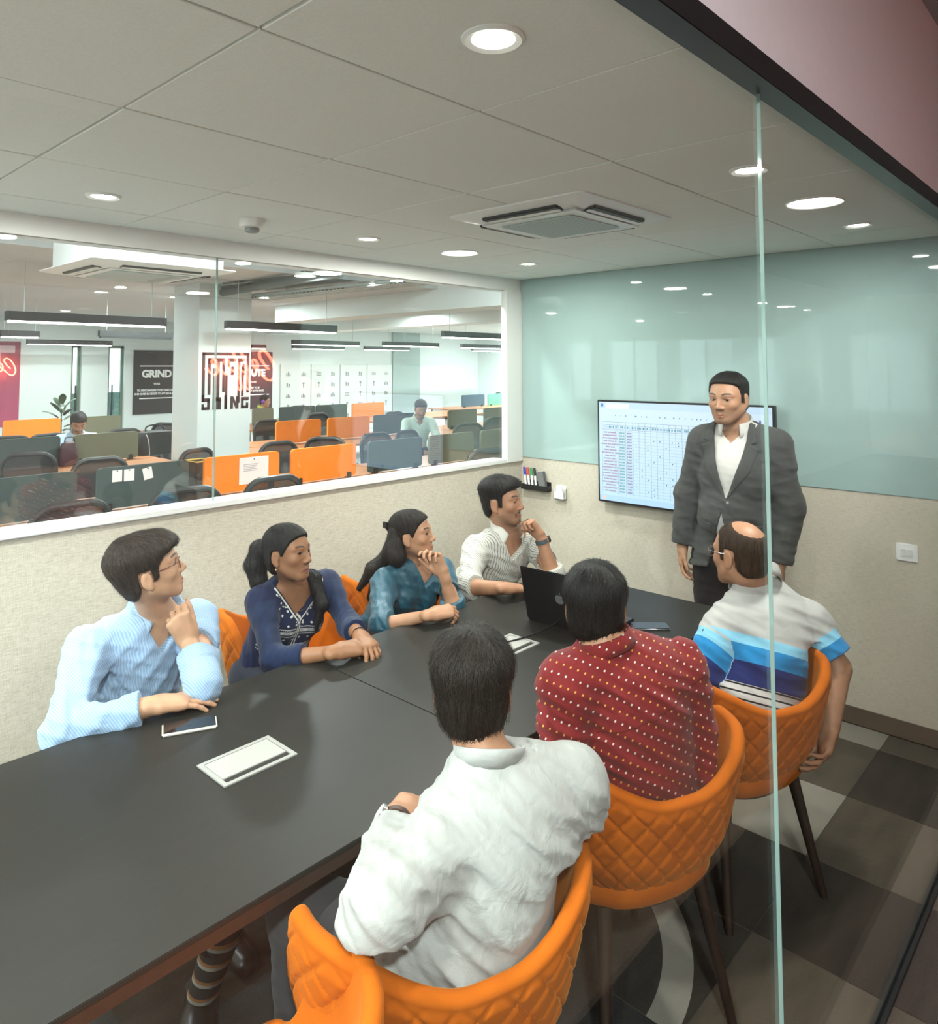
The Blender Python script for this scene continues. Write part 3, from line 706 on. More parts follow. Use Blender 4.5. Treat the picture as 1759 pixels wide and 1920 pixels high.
odl((770, 587), 'round ceiling light under the pale ceiling beam')
odl((775, 610), 'small round far ceiling light under the pale beam')
for i, (x, y) in enumerate(((-7.5, -2.0), (-7.5, -5.0), (-11.5, -1.0), (-11.5, -5.0), (-11.5, 10.5), (-8.0, 11.5))):
    odl((x, y, OZ), 'round ceiling light over the office, number %s from the windows' % ('one', 'two', 'three', 'four', 'five', 'six')[i], pw=P_OFFICE)
p = at_z(572, 518, 2.62)
for px, lab in (((572, 518), 'round suspended light among the ceiling services'), ((700, 532), 'small suspended light under the cable tray')):
    p = at_z(*px, 2.62); t = thing('suspended_light', lab, 'pendant light', (p[0], p[1], 2.62))
    r = 0.09 if px[0] == 572 else 0.035
    MB().lathe((0, 0, 0), [(0.0001, 0.03), (r, 0.026), (r+0.005, 0.0)], 24).build('shade', M_WHITE, t, smooth=True)
    MB().lathe((0, 0, 0), [(r+0.004, 0.0), (0.0001, -0.004)], 24).build('diffuser', M_ODL, t)
    MB().cone((0, 0, 0.025), (0, 0, 0.58), 0.005, 0.005, 6).build('rod', M_ALU, t)
    area('lamp_light', (0, 0, -0.012), 2*r, 45.0 if r > 0.05 else 15.0, (0.97, 0.98, 1.0), t)
conditioner('white air conditioner hanging in the office beyond the long window', (-4.99, 2.10, 2.45), 0.47, 0.36)
# cable tray and ducts in the raised ceiling
tr = thing('cable_tray', 'perforated cable tray under the office ceiling', 'cable tray', (-6.4, 4.8, 2.60))
A, B = at_z(480, 562, 2.6), at_z(825, 528, 2.6)
def m_perf():
    k = NT('perforated_steel'); x, y, z = k.sep(k.coord())
    f = k.math('MULTIPLY', k.math('GREATER_THAN', k.math('SINE', k.math('MULTIPLY', x, 100)), -0.2), k.math('GREATER_THAN', k.math('SINE', k.math('MULTIPLY', y, 60)), -0.2))
    k.set(col=k.mix(f, (0.40, 0.45, 0.44), (0.06, 0.07, 0.07)), rough=0.5, metal=0.3); return k.m
o = Vector((-6.4, 4.8, 2.60)); A, B = Vector(A)-o, Vector(B)-o; d = (B-A).normalized(); w = Vector((-d.y, d.x, 0))*0.16
MB().add([A-w, A+w, B+w, B-w, A-w+Vector((0, 0, .012)), A+w+Vector((0, 0, .012)), B+w+Vector((0, 0, .012)), B-w+Vector((0, 0, .012))], [(0, 1, 2, 3), (7, 6, 5, 4), (0, 4, 5, 1), (1, 5, 6, 2), (2, 6, 7, 3), (3, 7, 4, 0)]).build('tray', m_perf(), tr)
for s in (-1, 1): MB().tube([A+w*s+Vector((0, 0, .03)), B+w*s+Vector((0, 0, .03))], 0.02, 6).build('side_rail', M_ALU, tr)
for f in (0.2, 0.5, 0.8): MB().cone(A.lerp(B, f), A.lerp(B, f)+Vector((0, 0, 0.58)), 0.006, 0.006, 6).build('hanger', M_ALU, tr)
dk = plain('duct_grey', (0.09, 0.11, 0.11), 0.6)
for n, (q0, q1, r, lab) in enumerate((((350, 560), (640, 512), 0.04, 'dark ceiling duct beside the air conditioner'), ((372, 548), (660, 503), 0.022, 'thin dark pipe above the ceiling duct'), ((420, 528), (700, 500), 0.03, 'upper dark pipe near the window joint'))):
    z = 2.63+0.05*n; tag(MB().tube([at_z(*q0, z), at_z(*q1, z)], r, 10).build('ceiling_duct', dk, smooth=True), lab, 'duct', 'ceiling ducts')

# ------------------------------------------------------------------ posters and lettering
M_INK = plain('poster_black', (0.020, 0.018, 0.020), 0.5); M_LET = plain('poster_white', (0.75, 0.75, 0.74), 0.6, var=0.02)
def facing_x(loc): return Matrix.Translation(loc) @ Matrix(((0, 0, 1, 0), (1, 0, 0, 0), (0, 1, 0, 0), (0, 0, 0, 1)))
def poster(pxa, pxb, z0, z1, word, sub, lines, label, mat):
    y0, y1 = at_x(pxa, 690, OX0)[1], at_x(pxb, 690, OX0)[1]; w = y1-y0; h = z1-z0
    t = thing('wall_poster', label, 'poster', (OX0+0.02, (y0+y1)/2, (z0+z1)/2))
    MB().b2((-0.02, -w/2, -h/2), (0, w/2, h/2)).build('panel', mat, t)
    MB().b2((0, -w*0.36, h*0.245), (0.004, w*0.42, h*0.262)).build('rule', M_LET, t); MB().b2((0, -w*0.36, -h*0.262), (0.004, w*0.42, -h*0.245)).build('rule', M_LET, t)
    o = text_mesh('lettering', word, h*0.165, M_LET, t, facing_x((0.002, w*0.03, h*0.125)), 0.002, bold=0.010, sx=0.92)
    text_mesh('lettering', sub, h*0.045, M_LET, t, facing_x((0.002, w*0.03, -h*0.03)), 0.001, bold=0.002)
    for i, l in enumerate(lines): text_mesh('lettering', l, h*0.045, M_LET, t, facing_x((0.002, w*0.03, -h*(0.13+0.055*i))), 0.001, bold=0.0025, sx=0.80)
z0, z1 = at_x(286, 776, OX0)[2], at_x(286, 657, OX0)[2]
poster(250, 331, z0, z1, 'GRIND', 'VERB', ('TO PERFORM REPETITIVE TASKS OVER', 'AND OVER IN ORDER TO ATTAIN A GOAL'), 'black wall poster with the white word GRIND', M_INK)
poster(430, 510, z0, z1, 'ROUTE', 'NOUN', ('THE WAY TO BE', 'DREAMS PUT IN THE MAKE'), 'dark wall poster half hidden by the column, white word ending UTE', plain('poster_plum_black', (0.035, 0.018, 0.026), 0.5))
y1 = at_x(37, 690, OX0)[1]; zt, zb = at_x(20, 640, OX0)[2], at_x(20, 800, OX0)[2]
def m_burg():
    k = NT('poster_burgundy'); x, y, z = k.sep(k.coord()); k.set(col=k.mix(k.rng(z, -0.9, 0.9), (0.42, 0.055, 0.13), (0.14, 0.022, 0.05)), rough=0.5); return k.m
t = thing('wall_poster', 'large burgundy wall poster with a grey letter T at the left edge', 'poster', (OX0+0.02, y1-1.0, (zt+zb)/2))
MB().b2((-0.02, -1.0, -(zt-zb)/2), (0, 1.0, (zt-zb)/2)).build('panel', m_burg(), t)
text_mesh('lettering', 'T', 0.95, plain('letter_grey', (0.40, 0.33, 0.36), 0.6), t, facing_x((0.002, 0.62, 0.30)), 0.002, bold=0.02)
# RISE over SHINE drawn as one block on the column (long letters)
gy0, gy1 = at_x(379, 690, -7.6)[1], at_x(467, 690, -7.6)[1]; gz1, gz0 = at_x(420, 661, -7.6)[2], at_x(420, 767, -7.6)[2]
gr = thing('lettered_graphic', 'black block lettering reading RISE and SHINE on the white column', 'wall lettering', (-7.6, gy0, gz0))
gw, gh = gy1-gy0, gz1-gz0
def gbars(L, name, mat, d):
    m = MB()
    for (a, b, c, e) in L: m.b2((0, a*gw, b*gh), (d, c*gw, e*gh))
    return m.build(name, mat, gr)
M_GK = plain('graphic_black', (0.022, 0.024, 0.024), 0.6)
# black ground of RISE: frame, then vertical black strokes between the long white letters
gbars([(0.0, 0.20, 0.055, 1.0), (0.0, 0.95, 1.0, 1.0), (0.945, 0.28, 1.0, 1.0), (0.12, 0.26, 0.175, 0.90), (0.12, 0.80, 0.30, 0.90), (0.30, 0.0, 0.36, 0.90),
       (0.225, 0.0, 0.28, 0.72), (0.42, 0.30, 0.47, 0.90), (0.36, 0.84, 0.42, 0.90), (0.53, 0.74, 0.58, 0.90), (0.48, 0.0, 0.53, 0.62), (0.58, 0.84, 0.72, 0.90), (0.60, 0.60, 0.66, 0.75), (0.75, 0.10, 0.80, 0.90),
       (0.80, 0.84, 0.90, 0.90), (0.83, 0.22, 0.88, 0.75), (0.86, 0.60, 0.90, 0.80)], 'rise_strokes', M_GK, 0.004)
gbars([(0.0, 0.14, 0.165, 0.20), (0.0, 0.14, 0.05, 0.26), (0.115, 0.03, 0.165, 0.18), (0.0, 0.0, 0.165, 0.05), (0.0, 0.0, 0.05, 0.10)], 'letter_s', M_GK, 0.004)
gbars([(0.225, 0.0, 0.28, 0.22), (0.345, 0.0, 0.40, 0.17), (0.28, 0.14, 0.40, 0.21)], 'letter_h', M_GK, 0.004)
gbars([(0.47, 0.0, 0.525, 0.25)], 'letter_i', M_GK, 0.004)
MB().b2((0, 0.60*gw, 0), (0.004, 0.655*gw, 0.22*gh)).b2((0, 0.72*gw, 0), (0.004, 0.775*gw, 0.22*gh)).add([(0.0042, 0.60*gw, 0.22*gh), (0.0042, 0.66*gw, 0.22*gh), (0.0042, 0.775*gw, 0), (0.0042, 0.715*gw, 0)], [(0, 1, 2, 3)]).build('letter_n', M_GK, gr)
gbars([(0.83, 0.14, 1.0, 0.20), (0.83, 0.0, 0.885, 0.20), (0.83, 0.0, 0.99, 0.05), (0.94, 0.0, 0.99, 0.10)], 'letter_e', M_GK, 0.004)
# icon boards
iy0, iy1 = at_x(525, 690, OX0)[1], at_x(735, 690, OX0)[1]; nb = 4
M_IB = plain('icon_board', (0.56, 0.58, 0.57), 0.6, var=0.03); M_IK = plain('icon_print', (0.20, 0.21, 0.21), 0.7)
for i in range(nb):
    a = iy0+(iy1-iy0)*i/nb; b = iy0+(iy1-iy0)*(i+1)/nb-0.02
    t = thing('icon_board', ('leftmost pale board printed with small icons', 'second pale icon board from the left', 'third pale icon board from the left', 'rightmost pale icon board beside the grey-green panel')[i], 'wall board', (OX0+0.03, (a+b)/2, 0), 0, 'pale icon boards on the far wall')
    MB().b2((-0.029, (a-b)/2, 0.2), (0, (b-a)/2, 1.85)).build('panel', M_IB, t, bevel=0.004)
    rr = random.Random(i)
    for r in range(5):
        for c in range(2):
            y = ((c+0.5)/2-0.5)*(b-a); z = 1.62-0.26*r; m = MB(); s = rr.randrange(4)
            if s == 0: m.b2((0, y-0.06, z-0.05), (0.003, y+0.06, z-0.035)).b2((0, y-0.05, z-0.03), (0.003, y-0.01, z+0.05)).b2((0, y+0.01, z-0.03), (0.003, y+0.05, z+0.03))
            elif s == 1: m.b2((0, y-0.07, z-0.04), (0.003, y+0.07, z-0.025)).b2((0, y-0.07, z-0.01), (0.003, y+0.07, z+0.005)).b2((0, y-0.07, z+0.02), (0.003, y+0.07, z+0.035))
            elif s == 2: m.b2((0, y-0.012, z-0.07), (0.003, y+0.012, z+0.02)).b2((0, y-0.03, z+0.02), (0.003, y+0.03, z+0.06))
            else: m.b2((0, y-0.06, z-0.05), (0.003, y-0.03, z+0.02)).b2((0, y+0.03, z-0.05), (0.003, y+0.06, z+0.02)).b2((0, y-0.015, z-0.05), (0.003, y+0.015, z+0.05))
            m.build('icon', M_IK, t)
p = at_y(826, 721, OY1); k = thing('fire_call_point', 'small red fire call point on the grey-green casing', 'fire alarm', (x0-0.15, OY1-0.06, p[2]))
MB().b2((-0.05, -0.04, -0.05), (0.05, 0, 0.05)).build('box', plain('alarm_red', (0.35, 0.02, 0.03), 0.4), k, bevel=0.006); MB().b2((-0.03, -0.043, -0.03), (0.03, -0.039, 0.02)).build('glass', M_WHITE, k)
p = at_x(827, 720, OX0)

# neon sign on the corridor wall, seen mirrored in the glass
M_NEON = glow('neon_tube', (1.0, 0.085, 0.045), 70.0)
ns = thing('neon_sign', 'red handwritten neon sign reading Coffee, mirrored in the glass', 'neon sign', (OX1-0.03, 2.42, 1.775))
def bez(P, n=10):
    out = []
    for i in range(len(P)-1):
        p0 = P[max(0, i-1)]; p1 = P[i]; p2 = P[i+1]; p3 = P[min(len(P)-1, i+2)]
        for k in range(n):
            t = k/n; out.append(tuple(0.5*((2*b)+(-a+c)*t+(2*a-5*b+4*c-d)*t*t+(-a+3*b-3*c+d)*t**3) for a, b, c, d in zip(p0, p1, p2, p3)))
    out.append(P[-1]); return out
S = 0.47
letters = {'letter_c': [(0.13, 0.10), (0.20, 0.18), (0.27, 0.30), (0.24, 0.36), (0.16, 0.34), (0.06, 0.20), (0.02, 0.04), (0.07, -0.06), (0.16, -0.04), (0.26, 0.06)],
           'letter_o': [(0.26, 0.06), (0.33, 0.12), (0.38, 0.20), (0.35, 0.24), (0.30, 0.18), (0.30, 0.08), (0.35, 0.03), (0.44, 0.10)],
           'letter_f': [(0.44, 0.10), (0.50, 0.24), (0.55, 0.36), (0.49, 0.20), (0.43, -0.06), (0.40, -0.16), (0.45, -0.17), (0.48, -0.06), (0.45, 0.03), (0.54, 0.08)],
           'letter_f_': [(0.54, 0.08), (0.62, 0.24), (0.67, 0.36), (0.61, 0.20), (0.55, -0.06), (0.53, -0.17), (0.58, -0.17), (0.60, -0.06), (0.57, 0.03), (0.66, 0.08)],
           'letter_e': [(0.66, 0.08), (0.74, 0.14), (0.78, 0.20), (0.75, 0.24), (0.70, 0.16), (0.70, 0.06), (0.76, 0.03), (0.84, 0.10)],
           'letter_e_': [(0.84, 0.08), (0.91, 0.14), (0.96, 0.20), (0.93, 0.24), (0.88, 0.16), (0.88, 0.06), (0.94, 0.03), (1.04, 0.12)]}
for nm, P in letters.items():
    MB().tube([(-0.02, (0.52-a)*S, (b-0.08)*S*0.95) for a, b in bez(P)], 0.006, 8).build(nm.rstrip('_'), M_NEON, ns, smooth=True)

# added corridor lamps whose floor bounce lifts the meeting room ceiling
for i, (x, y) in enumerate(((1.0, -0.7), (1.0, -3.2))):
    odl((x, y, 3.2), 'added fill light above the corridor in front of the glass, %s the camera' % ('nearest', 'farther behind')[i], z=3.2, r=0.12, pw=P_CORR_FILL)
for i, (x, y) in enumerate(((-1.9, -2.6), (-1.9, -5.2))):  # added strong lamps, bouncing off the floor behind to brighten the room ceiling
    odl((x, y, 3.2), 'added fill light beyond the glass end of the room, %s the windows' % ('farther from', 'nearer')[i], z=3.2, r=0.12, pw=260.0)
for i, y in enumerate((-0.6, 1.2, 3.3, 5.2)):  # added lamps, unseen above the window head, to front-light the near desk screens
    odl((-4.0, y, 3.2), 'added fill light in the raised ceiling behind the long window, %s' % ('behind the camera', 'left one', 'middle one', 'right one')[i], z=3.2, r=0.10, pw=48.0)
for i, (x, y) in enumerate(((-12.4, 15.3), (-10.4, 15.3))):  # added lamps to brighten the far end wall
    odl((x, y, OZ), 'added fill light brightening the end wall of the office, %s one' % ('left', 'right')[i], pw=150.0)
# ------------------------------------------------------------------ desks, screens, office chairs
def m_desk():
    k = NT('desk_oak'); f = k.noise(k.mapping(k.coord(), (20, 1.5, 1)), 1.0, 4); k.set(col=k.mix(f, (0.30, 0.115, 0.045), (0.46, 0.20, 0.085)), rough=0.4); return k.m
M_DESK = m_desk()
def m_cloth(name, a, b, sc=220):
    k = NT(name); f = k.noise(k.coord(), sc, 2, 0.7); k.set(col=k.mix(f, a, b), rough=0.95, spec=0.1, sheen=0.1); k.bump(f, 0.3, 0.002); return k.m
M_SCRN = dict(teal=m_cloth('screen_slate', (0.035, 0.055, 0.055), (0.075, 0.105, 0.105)), olive=m_cloth('screen_olive', (0.105, 0.115, 0.075), (0.20, 0.21, 0.145)),
              orange=m_cloth('screen_orange', (0.80, 0.20, 0.015), (0.92, 0.29, 0.03)), green=m_cloth('screen_green', (0.08, 0.30, 0.20), (0.14, 0.42, 0.30)), navy=m_cloth('screen_navy', (0.03, 0.06, 0.10), (0.06, 0.10, 0.15)))
M_CLIP = plain('clip_black', (0.012, 0.012, 0.012), 0.5)
def desk(x, y0, y1, label, w=0.68):
    t = thing('office_desk', label, 'desk', (x, (y0+y1)/2, 0), 0, 'rows of brown office desks'); L = (y1-y0)
    for s in (-1, 1): MB().b2((0.01*s, -L/2, 0.722), (w*s, L/2, 0.75)).build('desk_top', M_DESK, t, bevel=0.002)
    n = max(2, int(L/1.3)+1)
    for i in range(n):
        y = -L/2+0.08+(L-0.16)*i/(n-1)
        MB().b2((-w+0.06, y-0.025, 0), (-w+0.11, y+0.025, 0.722)).b2((w-0.11, y-0.025, 0), (w-0.06, y+0.025, 0.722)).b2((-w+0.06, y-0.025, 0.67), (w-0.06, y+0.025, 0.72)).build('leg_frame', M_WHITE, t)
ROW1, ROW2, ROW3 = -5.62, -8.60, -11.6
desk(ROW1, -4.8, 8.2, 'near row of brown desks just beyond the long window')
desk(ROW2, -4.8, 3.85, 'second row of brown desks left of the column')
desk(ROW2, 4.75, 10.5, 'second row of brown desks right of the column')
desk(ROW3, 0.5, 12.6, 'third row of brown desks near the far wall')
desk(ROW3-1.2, 12.9, 16.2, 'far row of brown desks before the bright end wall', 0.55)
desk(-2.15, -6.6, -2.3, 'row of brown desks beyond the glass end of the room')
SCREENS = []
def screen(px0, px1, X, kind, label, z0=0.765, z1=1.065, py=850):
    y0, y1 = at_x(px0, py, X)[1], at_x(px1, py, X)[1]
    return screen_y(y0, y1, X, kind, label, z0, z1)
def screen_y(y0, y1, X, kind, label, z0=0.765, z1=1.065):
    L = y1-y0; t = thing('desk_screen', label, 'desk screen', (X, (y0+y1)/2, 0.75), 0, 'fabric desk screens')
    pr = [(a, b+(z0+z1)/2-0.75) for a, b in rrect(L/2, (z1-z0)/2, 0.035, 4)]
    MB().prism(pr, 0, -0.014, 0.014).build('panel', M_SCRN[kind], t, smooth=False)
    for s in (-0.38, 0.38): MB().b2((-0.03, s*L-0.022, 0.0), (0.03, s*L+0.022, 0.055)).build('clamp', M_CLIP, t, bevel=0.003)
    SCREENS.append((t, y0, y1)); return t
screen(-150, 143, ROW1, 'teal', 'slate screen at the lower left edge of the long window', py=915)
sB = screen(181, 352, ROW1, 'teal', 'slate screen with three paper notes pinned on', py=900)
sC = screen(382, 522, ROW1, 'orange', 'orange screen with a large paper sheet pinned on', py=885)
sD = screen(545, 666, ROW1, 'orange', 'orange screen right of the one with the paper sheet', py=870)
screen(690, 790, ROW1, 'teal', 'slate screen behind the blue reflection of the television', py=860)
screen(804, 887, ROW1, 'olive', 'olive screen on the near row left of the corner post', py=840)
screen(901, 985, ROW1, 'olive', 'olive screen on the near row next to the corner post', py=835)
screen(-60, 112, ROW2, 'teal', 'slate screen on the second row left of the man at his desk', py=850)
screen(137, 258, ROW2, 'olive', 'olive screen right in front of the man at his desk', py=840)
screen(517, 601, ROW2, 'orange', 'left of the two orange screens on the second row', py=810)
screen(614, 692, ROW2, 'orange', 'right of the two orange screens on the second row', py=810)
screen(700, 778, ROW2, 'teal', 'slate screen on the second row beyond the orange ones', py=800)
screen(840, 893, ROW2, 'olive', 'small olive screen on the second row left of the far man', py=790)
screen(907, 960, ROW2, 'olive', 'small olive screen on the second row under the far man', py=785)
screen(5, 113, ROW3, 'orange', 'far orange screen behind a rounded chair back', py=800)
screen(155, 226, ROW3, 'olive', 'far olive screen behind the man at his desk', py=790)
screen(473, 512, ROW3, 'olive', 'far olive screen in front of the woman with headphones', py=780)
screen(524, 590, ROW3, 'teal', 'left far slate screen below the icon boards', py=775)
screen(592, 650, ROW3, 'teal', 'right far slate screen below the icon boards', py=775)
screen(660, 720, ROW3, 'orange', 'far orange screen tinted by the television reflection', py=770)
screen(866, 908, ROW3-1.2, 'navy', 'small navy screen before the bright end wall', py=765)
screen(915, 955, ROW3-1.2, 'green', 'small green screen behind the far man', py=765)
for i, y in enumerate((-4.2, -3.0, -1.8, -0.6)):
    screen_y(y, y+1.0, ROW1, ('teal', 'orange', 'teal', 'olive')[i], '%s screen mirrored in the glass board, near desk row, %s from the windows' % (('slate', 'orange', 'slate', 'olive')[i], ('first', 'second', 'third', 'fourth')[i]))
    screen_y(y, y+1.0, ROW2, ('olive', 'teal', 'orange', 'teal')[i], '%s screen mirrored in the glass board, second desk row, %s from the windows' % (('olive', 'slate', 'orange', 'slate')[i], ('first', 'second', 'third', 'fourth')[i]))
# paper on the screens
M_PAPER = plain('paper', (0.80, 0.79, 0.80), 0.7, var=0.03)
def sheet(px0, py0, px1, py1, X, label, tilt=0.0):
    a, b = at_x(px0, py0, X), at_x(px1, py1, X); c = (a+b)/2; w, h = abs(b[1]-a[1]), abs(a[2]-b[2])
    t = thing('paper_note', label, 'paper', (X+0.016, c[1], c[2]), 0, 'papers pinned to desk screens')
    m = MB().b2((0, -w/2, -h/2), (0.0015, w/2, h/2)).mesh('sheet'); m.transform(Matrix.Rotation(tilt, 4, 'X')); obj('sheet', m, M_PAPER, t)
    MB().cone((0, 0, h*0.42), (0.006, 0, h*0.42), 0.006, 0.004, 8).build('pin', M_CLIP, t)
    return t, w, h
sheet(209, 882, 227, 902, ROW1, 'left of the three paper notes on the slate screen'); sheet(231, 880, 250, 900, ROW1, 'middle of the three paper notes on the slate screen'); sheet(267, 877, 284, 897, ROW1, 'tilted right one of the three paper notes on the slate screen', 0.2)
t, w, h = sheet(447, 859, 501, 902, ROW1, 'large white sheet pinned to the orange screen')
mk = MB()
for i in range(5): mk.b2((0.0016, -w*0.36, h*(0.22-0.06*i)), (0.0022, -w*0.36+w*(0.5-0.05*(i % 3)), h*(0.25-0.06*i)))
mk.build('print', plain('print_grey', (0.45, 0.45, 0.47), 0.8), t)

# mesh office chair
M_MESH = m_cloth('chair_mesh_black', (0.012, 0.013, 0.014), (0.040, 0.042, 0.044), 300); M_CHP = plain('chair_plastic_black', (0.015, 0.016, 0.017), 0.45)
def m_net():
    k = NT('chair_net'); f = k.noise(k.mapping(k.coord(), (1, 1, 1)), 400, 1); k.set(col=k.mix(f, (0.010, 0.010, 0.011), (0.035, 0.036, 0.038)), rough=0.9)
    tr = k.n('ShaderNodeBsdfTransparent').outputs[0]; mx = k.n('ShaderNodeMixShader', ins={0: 0.90, 1: tr, 2: k.b.outputs[0]}).outputs[0]
    k.t.links.new(mx, k.o.inputs[0]); return k.m
M_NET = m_net()
def make_ochair():
    t = thing('office_chair', '', 'office chair')      # faces +y
    out = [(x*(1-0.10*max(0, -z/0.26)), z) for x, z in rrect(0.225, 0.26, 0.13, 7)]
    def back(x, z): return (x, -0.235-0.10*(z-0.72)+0.35*x*x-0.02*math.cos((z-0.70)*6), z)
    ring = [back(x, z+0.74) for x, z in out]
    MB().tube(ring, 0.022, 8, closed=True).build('back_frame', M_CHP, t, smooth=True)
    inner = []
    for j in range(9):
        z = -0.245+0.49*j/8
        hw = 0.215*min(1, math.sqrt(max(0.05, 1-(abs(z)/0.262)**6)))
        inner.append([back(-hw+2*hw*i/10, z+0.74) for i in range(11)])
    MB().grid(inner).build('mesh_back', M_NET, t, smooth=True, recalc=False)
    MB().b2((-0.05, -0.30, 0.40), (0.05, -0.26, 0.80)).build('spine', M_CHP, t, bevel=0.012)
    MB().b2((-0.235, -0.22, 0.43), (0.235, 0.25, 0.50)).build('seat', M_MESH, t, bevel=0.03, seg=3)
    MB().cone((0, 0, 0.08), (0, 0, 0.43), 0.028, 0.028, 12).build('gas_lift', M_CHP, t, smooth=True)
    for s in (-1, 1): MB().tube([(0.24*s, -0.12, 0.46), (0.285*s, -0.12, 0.56), (0.285*s, -0.10, 0.66), (0.285*s, 0.12, 0.67)], 0.018, 6).build('armrest', M_CHP, t, smooth=True)
    for i in range(5):
        a = TAU*i/5+0.3; MB().cone((0, 0, 0.09), (0.29*math.cos(a), 0.29*math.sin(a), 0.065), 0.024, 0.016, 6).build('base_spoke', M_CHP, t)
        MB().sphere((0.29*math.cos(a), 0.29*math.sin(a), 0.028), 0.028, 8, 6).build('castor', M_CHP, t, smooth=True)
    return t
OC0 = make_ochair(); OC_USED = [False]
def ochair(px, py, X, rz, label, z=None):
    """px,py: top of the back"""
    p = at_x(px, py, X); R = math.radians(rz); bx, by = math.sin(R)*0.27, -math.cos(R)*0.27
    return ochair_at(p[0]-bx, p[1]-by, R, label)
def ochair_at(x, y, R, label):
    if not OC_USED[0]:
        OC_USED[0] = True; OC0.location = (x, y, 0); OC0.rotation_euler = (0, 0, R); OC0['label'] = label; OC0['group'] = 'black mesh office chairs'; return OC0
    return dup(OC0, (x, y, 0), R, label, 'black mesh office chairs')
# near side of the near row (backs towards the window)
ochair(138, 943, -4.62, 95, 'black mesh office chair lowest at the left, just over the sill')
ochair(352, 908, -4.62, 80, 'black mesh office chair cut by the window joint')
ochair(517, 887, -4.62, 88, 'black mesh office chair before the orange screen with the paper')
ochair(924, 822, -4.62, 60, 'black mesh office chair just left of the white corner post')
# far side of the near row
ochair(186, 863, -6.75, -92, 'black mesh office chair between the two slate screens')
ochair(366, 845, -6.75, -70, 'black mesh office chair under the white column')
ochair(520, 827, -6.75, -90, 'black mesh office chair between the two near orange screens')
ochair(610, 803, -6.75, 40, 'black mesh office chair above the right near orange screen')
ochair(703, 830, -6.75, -90, 'black mesh office chair inside the left of the blue reflection')
ochair(760, 812, -6.75, -80, 'black mesh office chair inside the right of the blue reflection')
ochair(880, 788, -6.9, 70, 'black mesh office chair between the olive screens by the post')
ochair(935, 780, -7.4, 60, 'black mesh office chair above the olive screen by the post')
# second row
ochair(55, 778, -7.6, 60, 'black chair with a rounded high back at the left')
ochair(88, 806, -9.6, -80, 'black mesh office chair beside the man at his desk')
ochair(18, 811, -9.6, -100, 'black mesh office chair at the far left edge of the window')
ochair(232, 802, -9.6, -90, 'black mesh office chair right of the man at his desk')
ochair(312, 785, -10.2, 200, 'tilted black mesh office chair against the white wall')
ochair(500, 800, -9.6, -90, 'black mesh office chair just right of the column')
ochair(594, 765, -10.4, -90, 'black mesh office chair under the icon boards')
ochair(560, 772, -12.6, -90, 'far black mesh office chair left under the icon boards')
ochair(738, 772, -9.7, -90, 'black mesh office chair behind the man in pale green')
for i, (x, y) in enumerate(((-4.6, -3.6), (-4.5, -1.4), (-6.6, -2.4), (-7.6, -1.2), (-7.5, -3.4))):
    ochair_at(x, y, (math.pi/2 if x > -5 or -8 < x < -7 else -math.pi/2), 'black mesh office chair mirrored in the glass board, %s of five' % ('first', 'second', 'third', 'fourth', 'fifth')[i])

# things on and by the desks
k = thing('travel_bag', 'black soft bag with handle and pale zip on the desk by the column', 'bag', (ROW2-0.30, at_x(290, 840, ROW2-0.3)[1], 0.75), 0.1)
rows = []
for z, s in ((0.0, 0.92), (0.03, 1.0), (0.12, 1.02), (0.21, 0.95), (0.265, 0.80), (0.28, 0.5), (0.282, 0.001)):
    rows.append([(0.13*s*math.copysign(abs(math.cos(a))**0.5, math.cos(a)), 0.24*s*math.copysign(abs(math.sin(a))**0.5, math.sin(a)), z) for a in [TAU*i/32 for i in range(33)]])
MB().grid(rows).build('body', plain('bag_black', (0.014, 0.014, 0.015), 0.7, nscale=60, bump=0.3), k, smooth=True)
MB().tube(bez([(0.02, -0.13, 0.26), (0.02, -0.12, 0.33), (0.02, 0.0, 0.35), (0.02, 0.09, 0.32), (0.02, 0.11, 0.26)], 6), 0.010, 8).build('handle', M_CHP, k, smooth=True)
MB().tube(bez([(0.137, -0.14, 0.01), (0.138, -0.15, 0.12), (0.128, -0.16, 0.20), (0.10, -0.17, 0.25)], 6), 0.005, 6).build('zip', plain('zip_pale', (0.5, 0.5, 0.48), 0.5), k, smooth=True)
# burgundy bag beside the man
k = thing('shoulder_bag', 'dark burgundy bag standing on the desk by the man', 'bag', (ROW2+0.10, at_x(122, 850, ROW2)[1], 0.75))
rows = []
for z, s in ((0.0, 0.9), (0.02, 1.0), (0.15, 0.95), (0.24, 0.7), (0.26, 0.3), (0.262, 0.001)):
    rows.append([(0.06*s*math.cos(a), 0.10*s*math.copysign(abs(math.sin(a))**0.6, math.sin(a)), z) for a in [TAU*i/24 for i in range(25)]])
MB().grid(rows).build('body', plain('bag_burgundy', (0.05, 0.012, 0.022), 0.6, nscale=40, bump=0.3), k, smooth=True)
MB().tube(bez([(0.03, -0.05, 0.24), (0.03, -0.04, 0.30), (0.03, 0.04, 0.30), (0.03, 0.05, 0.24)], 6), 0.006, 6).build('strap', M_CHP, k, smooth=True)
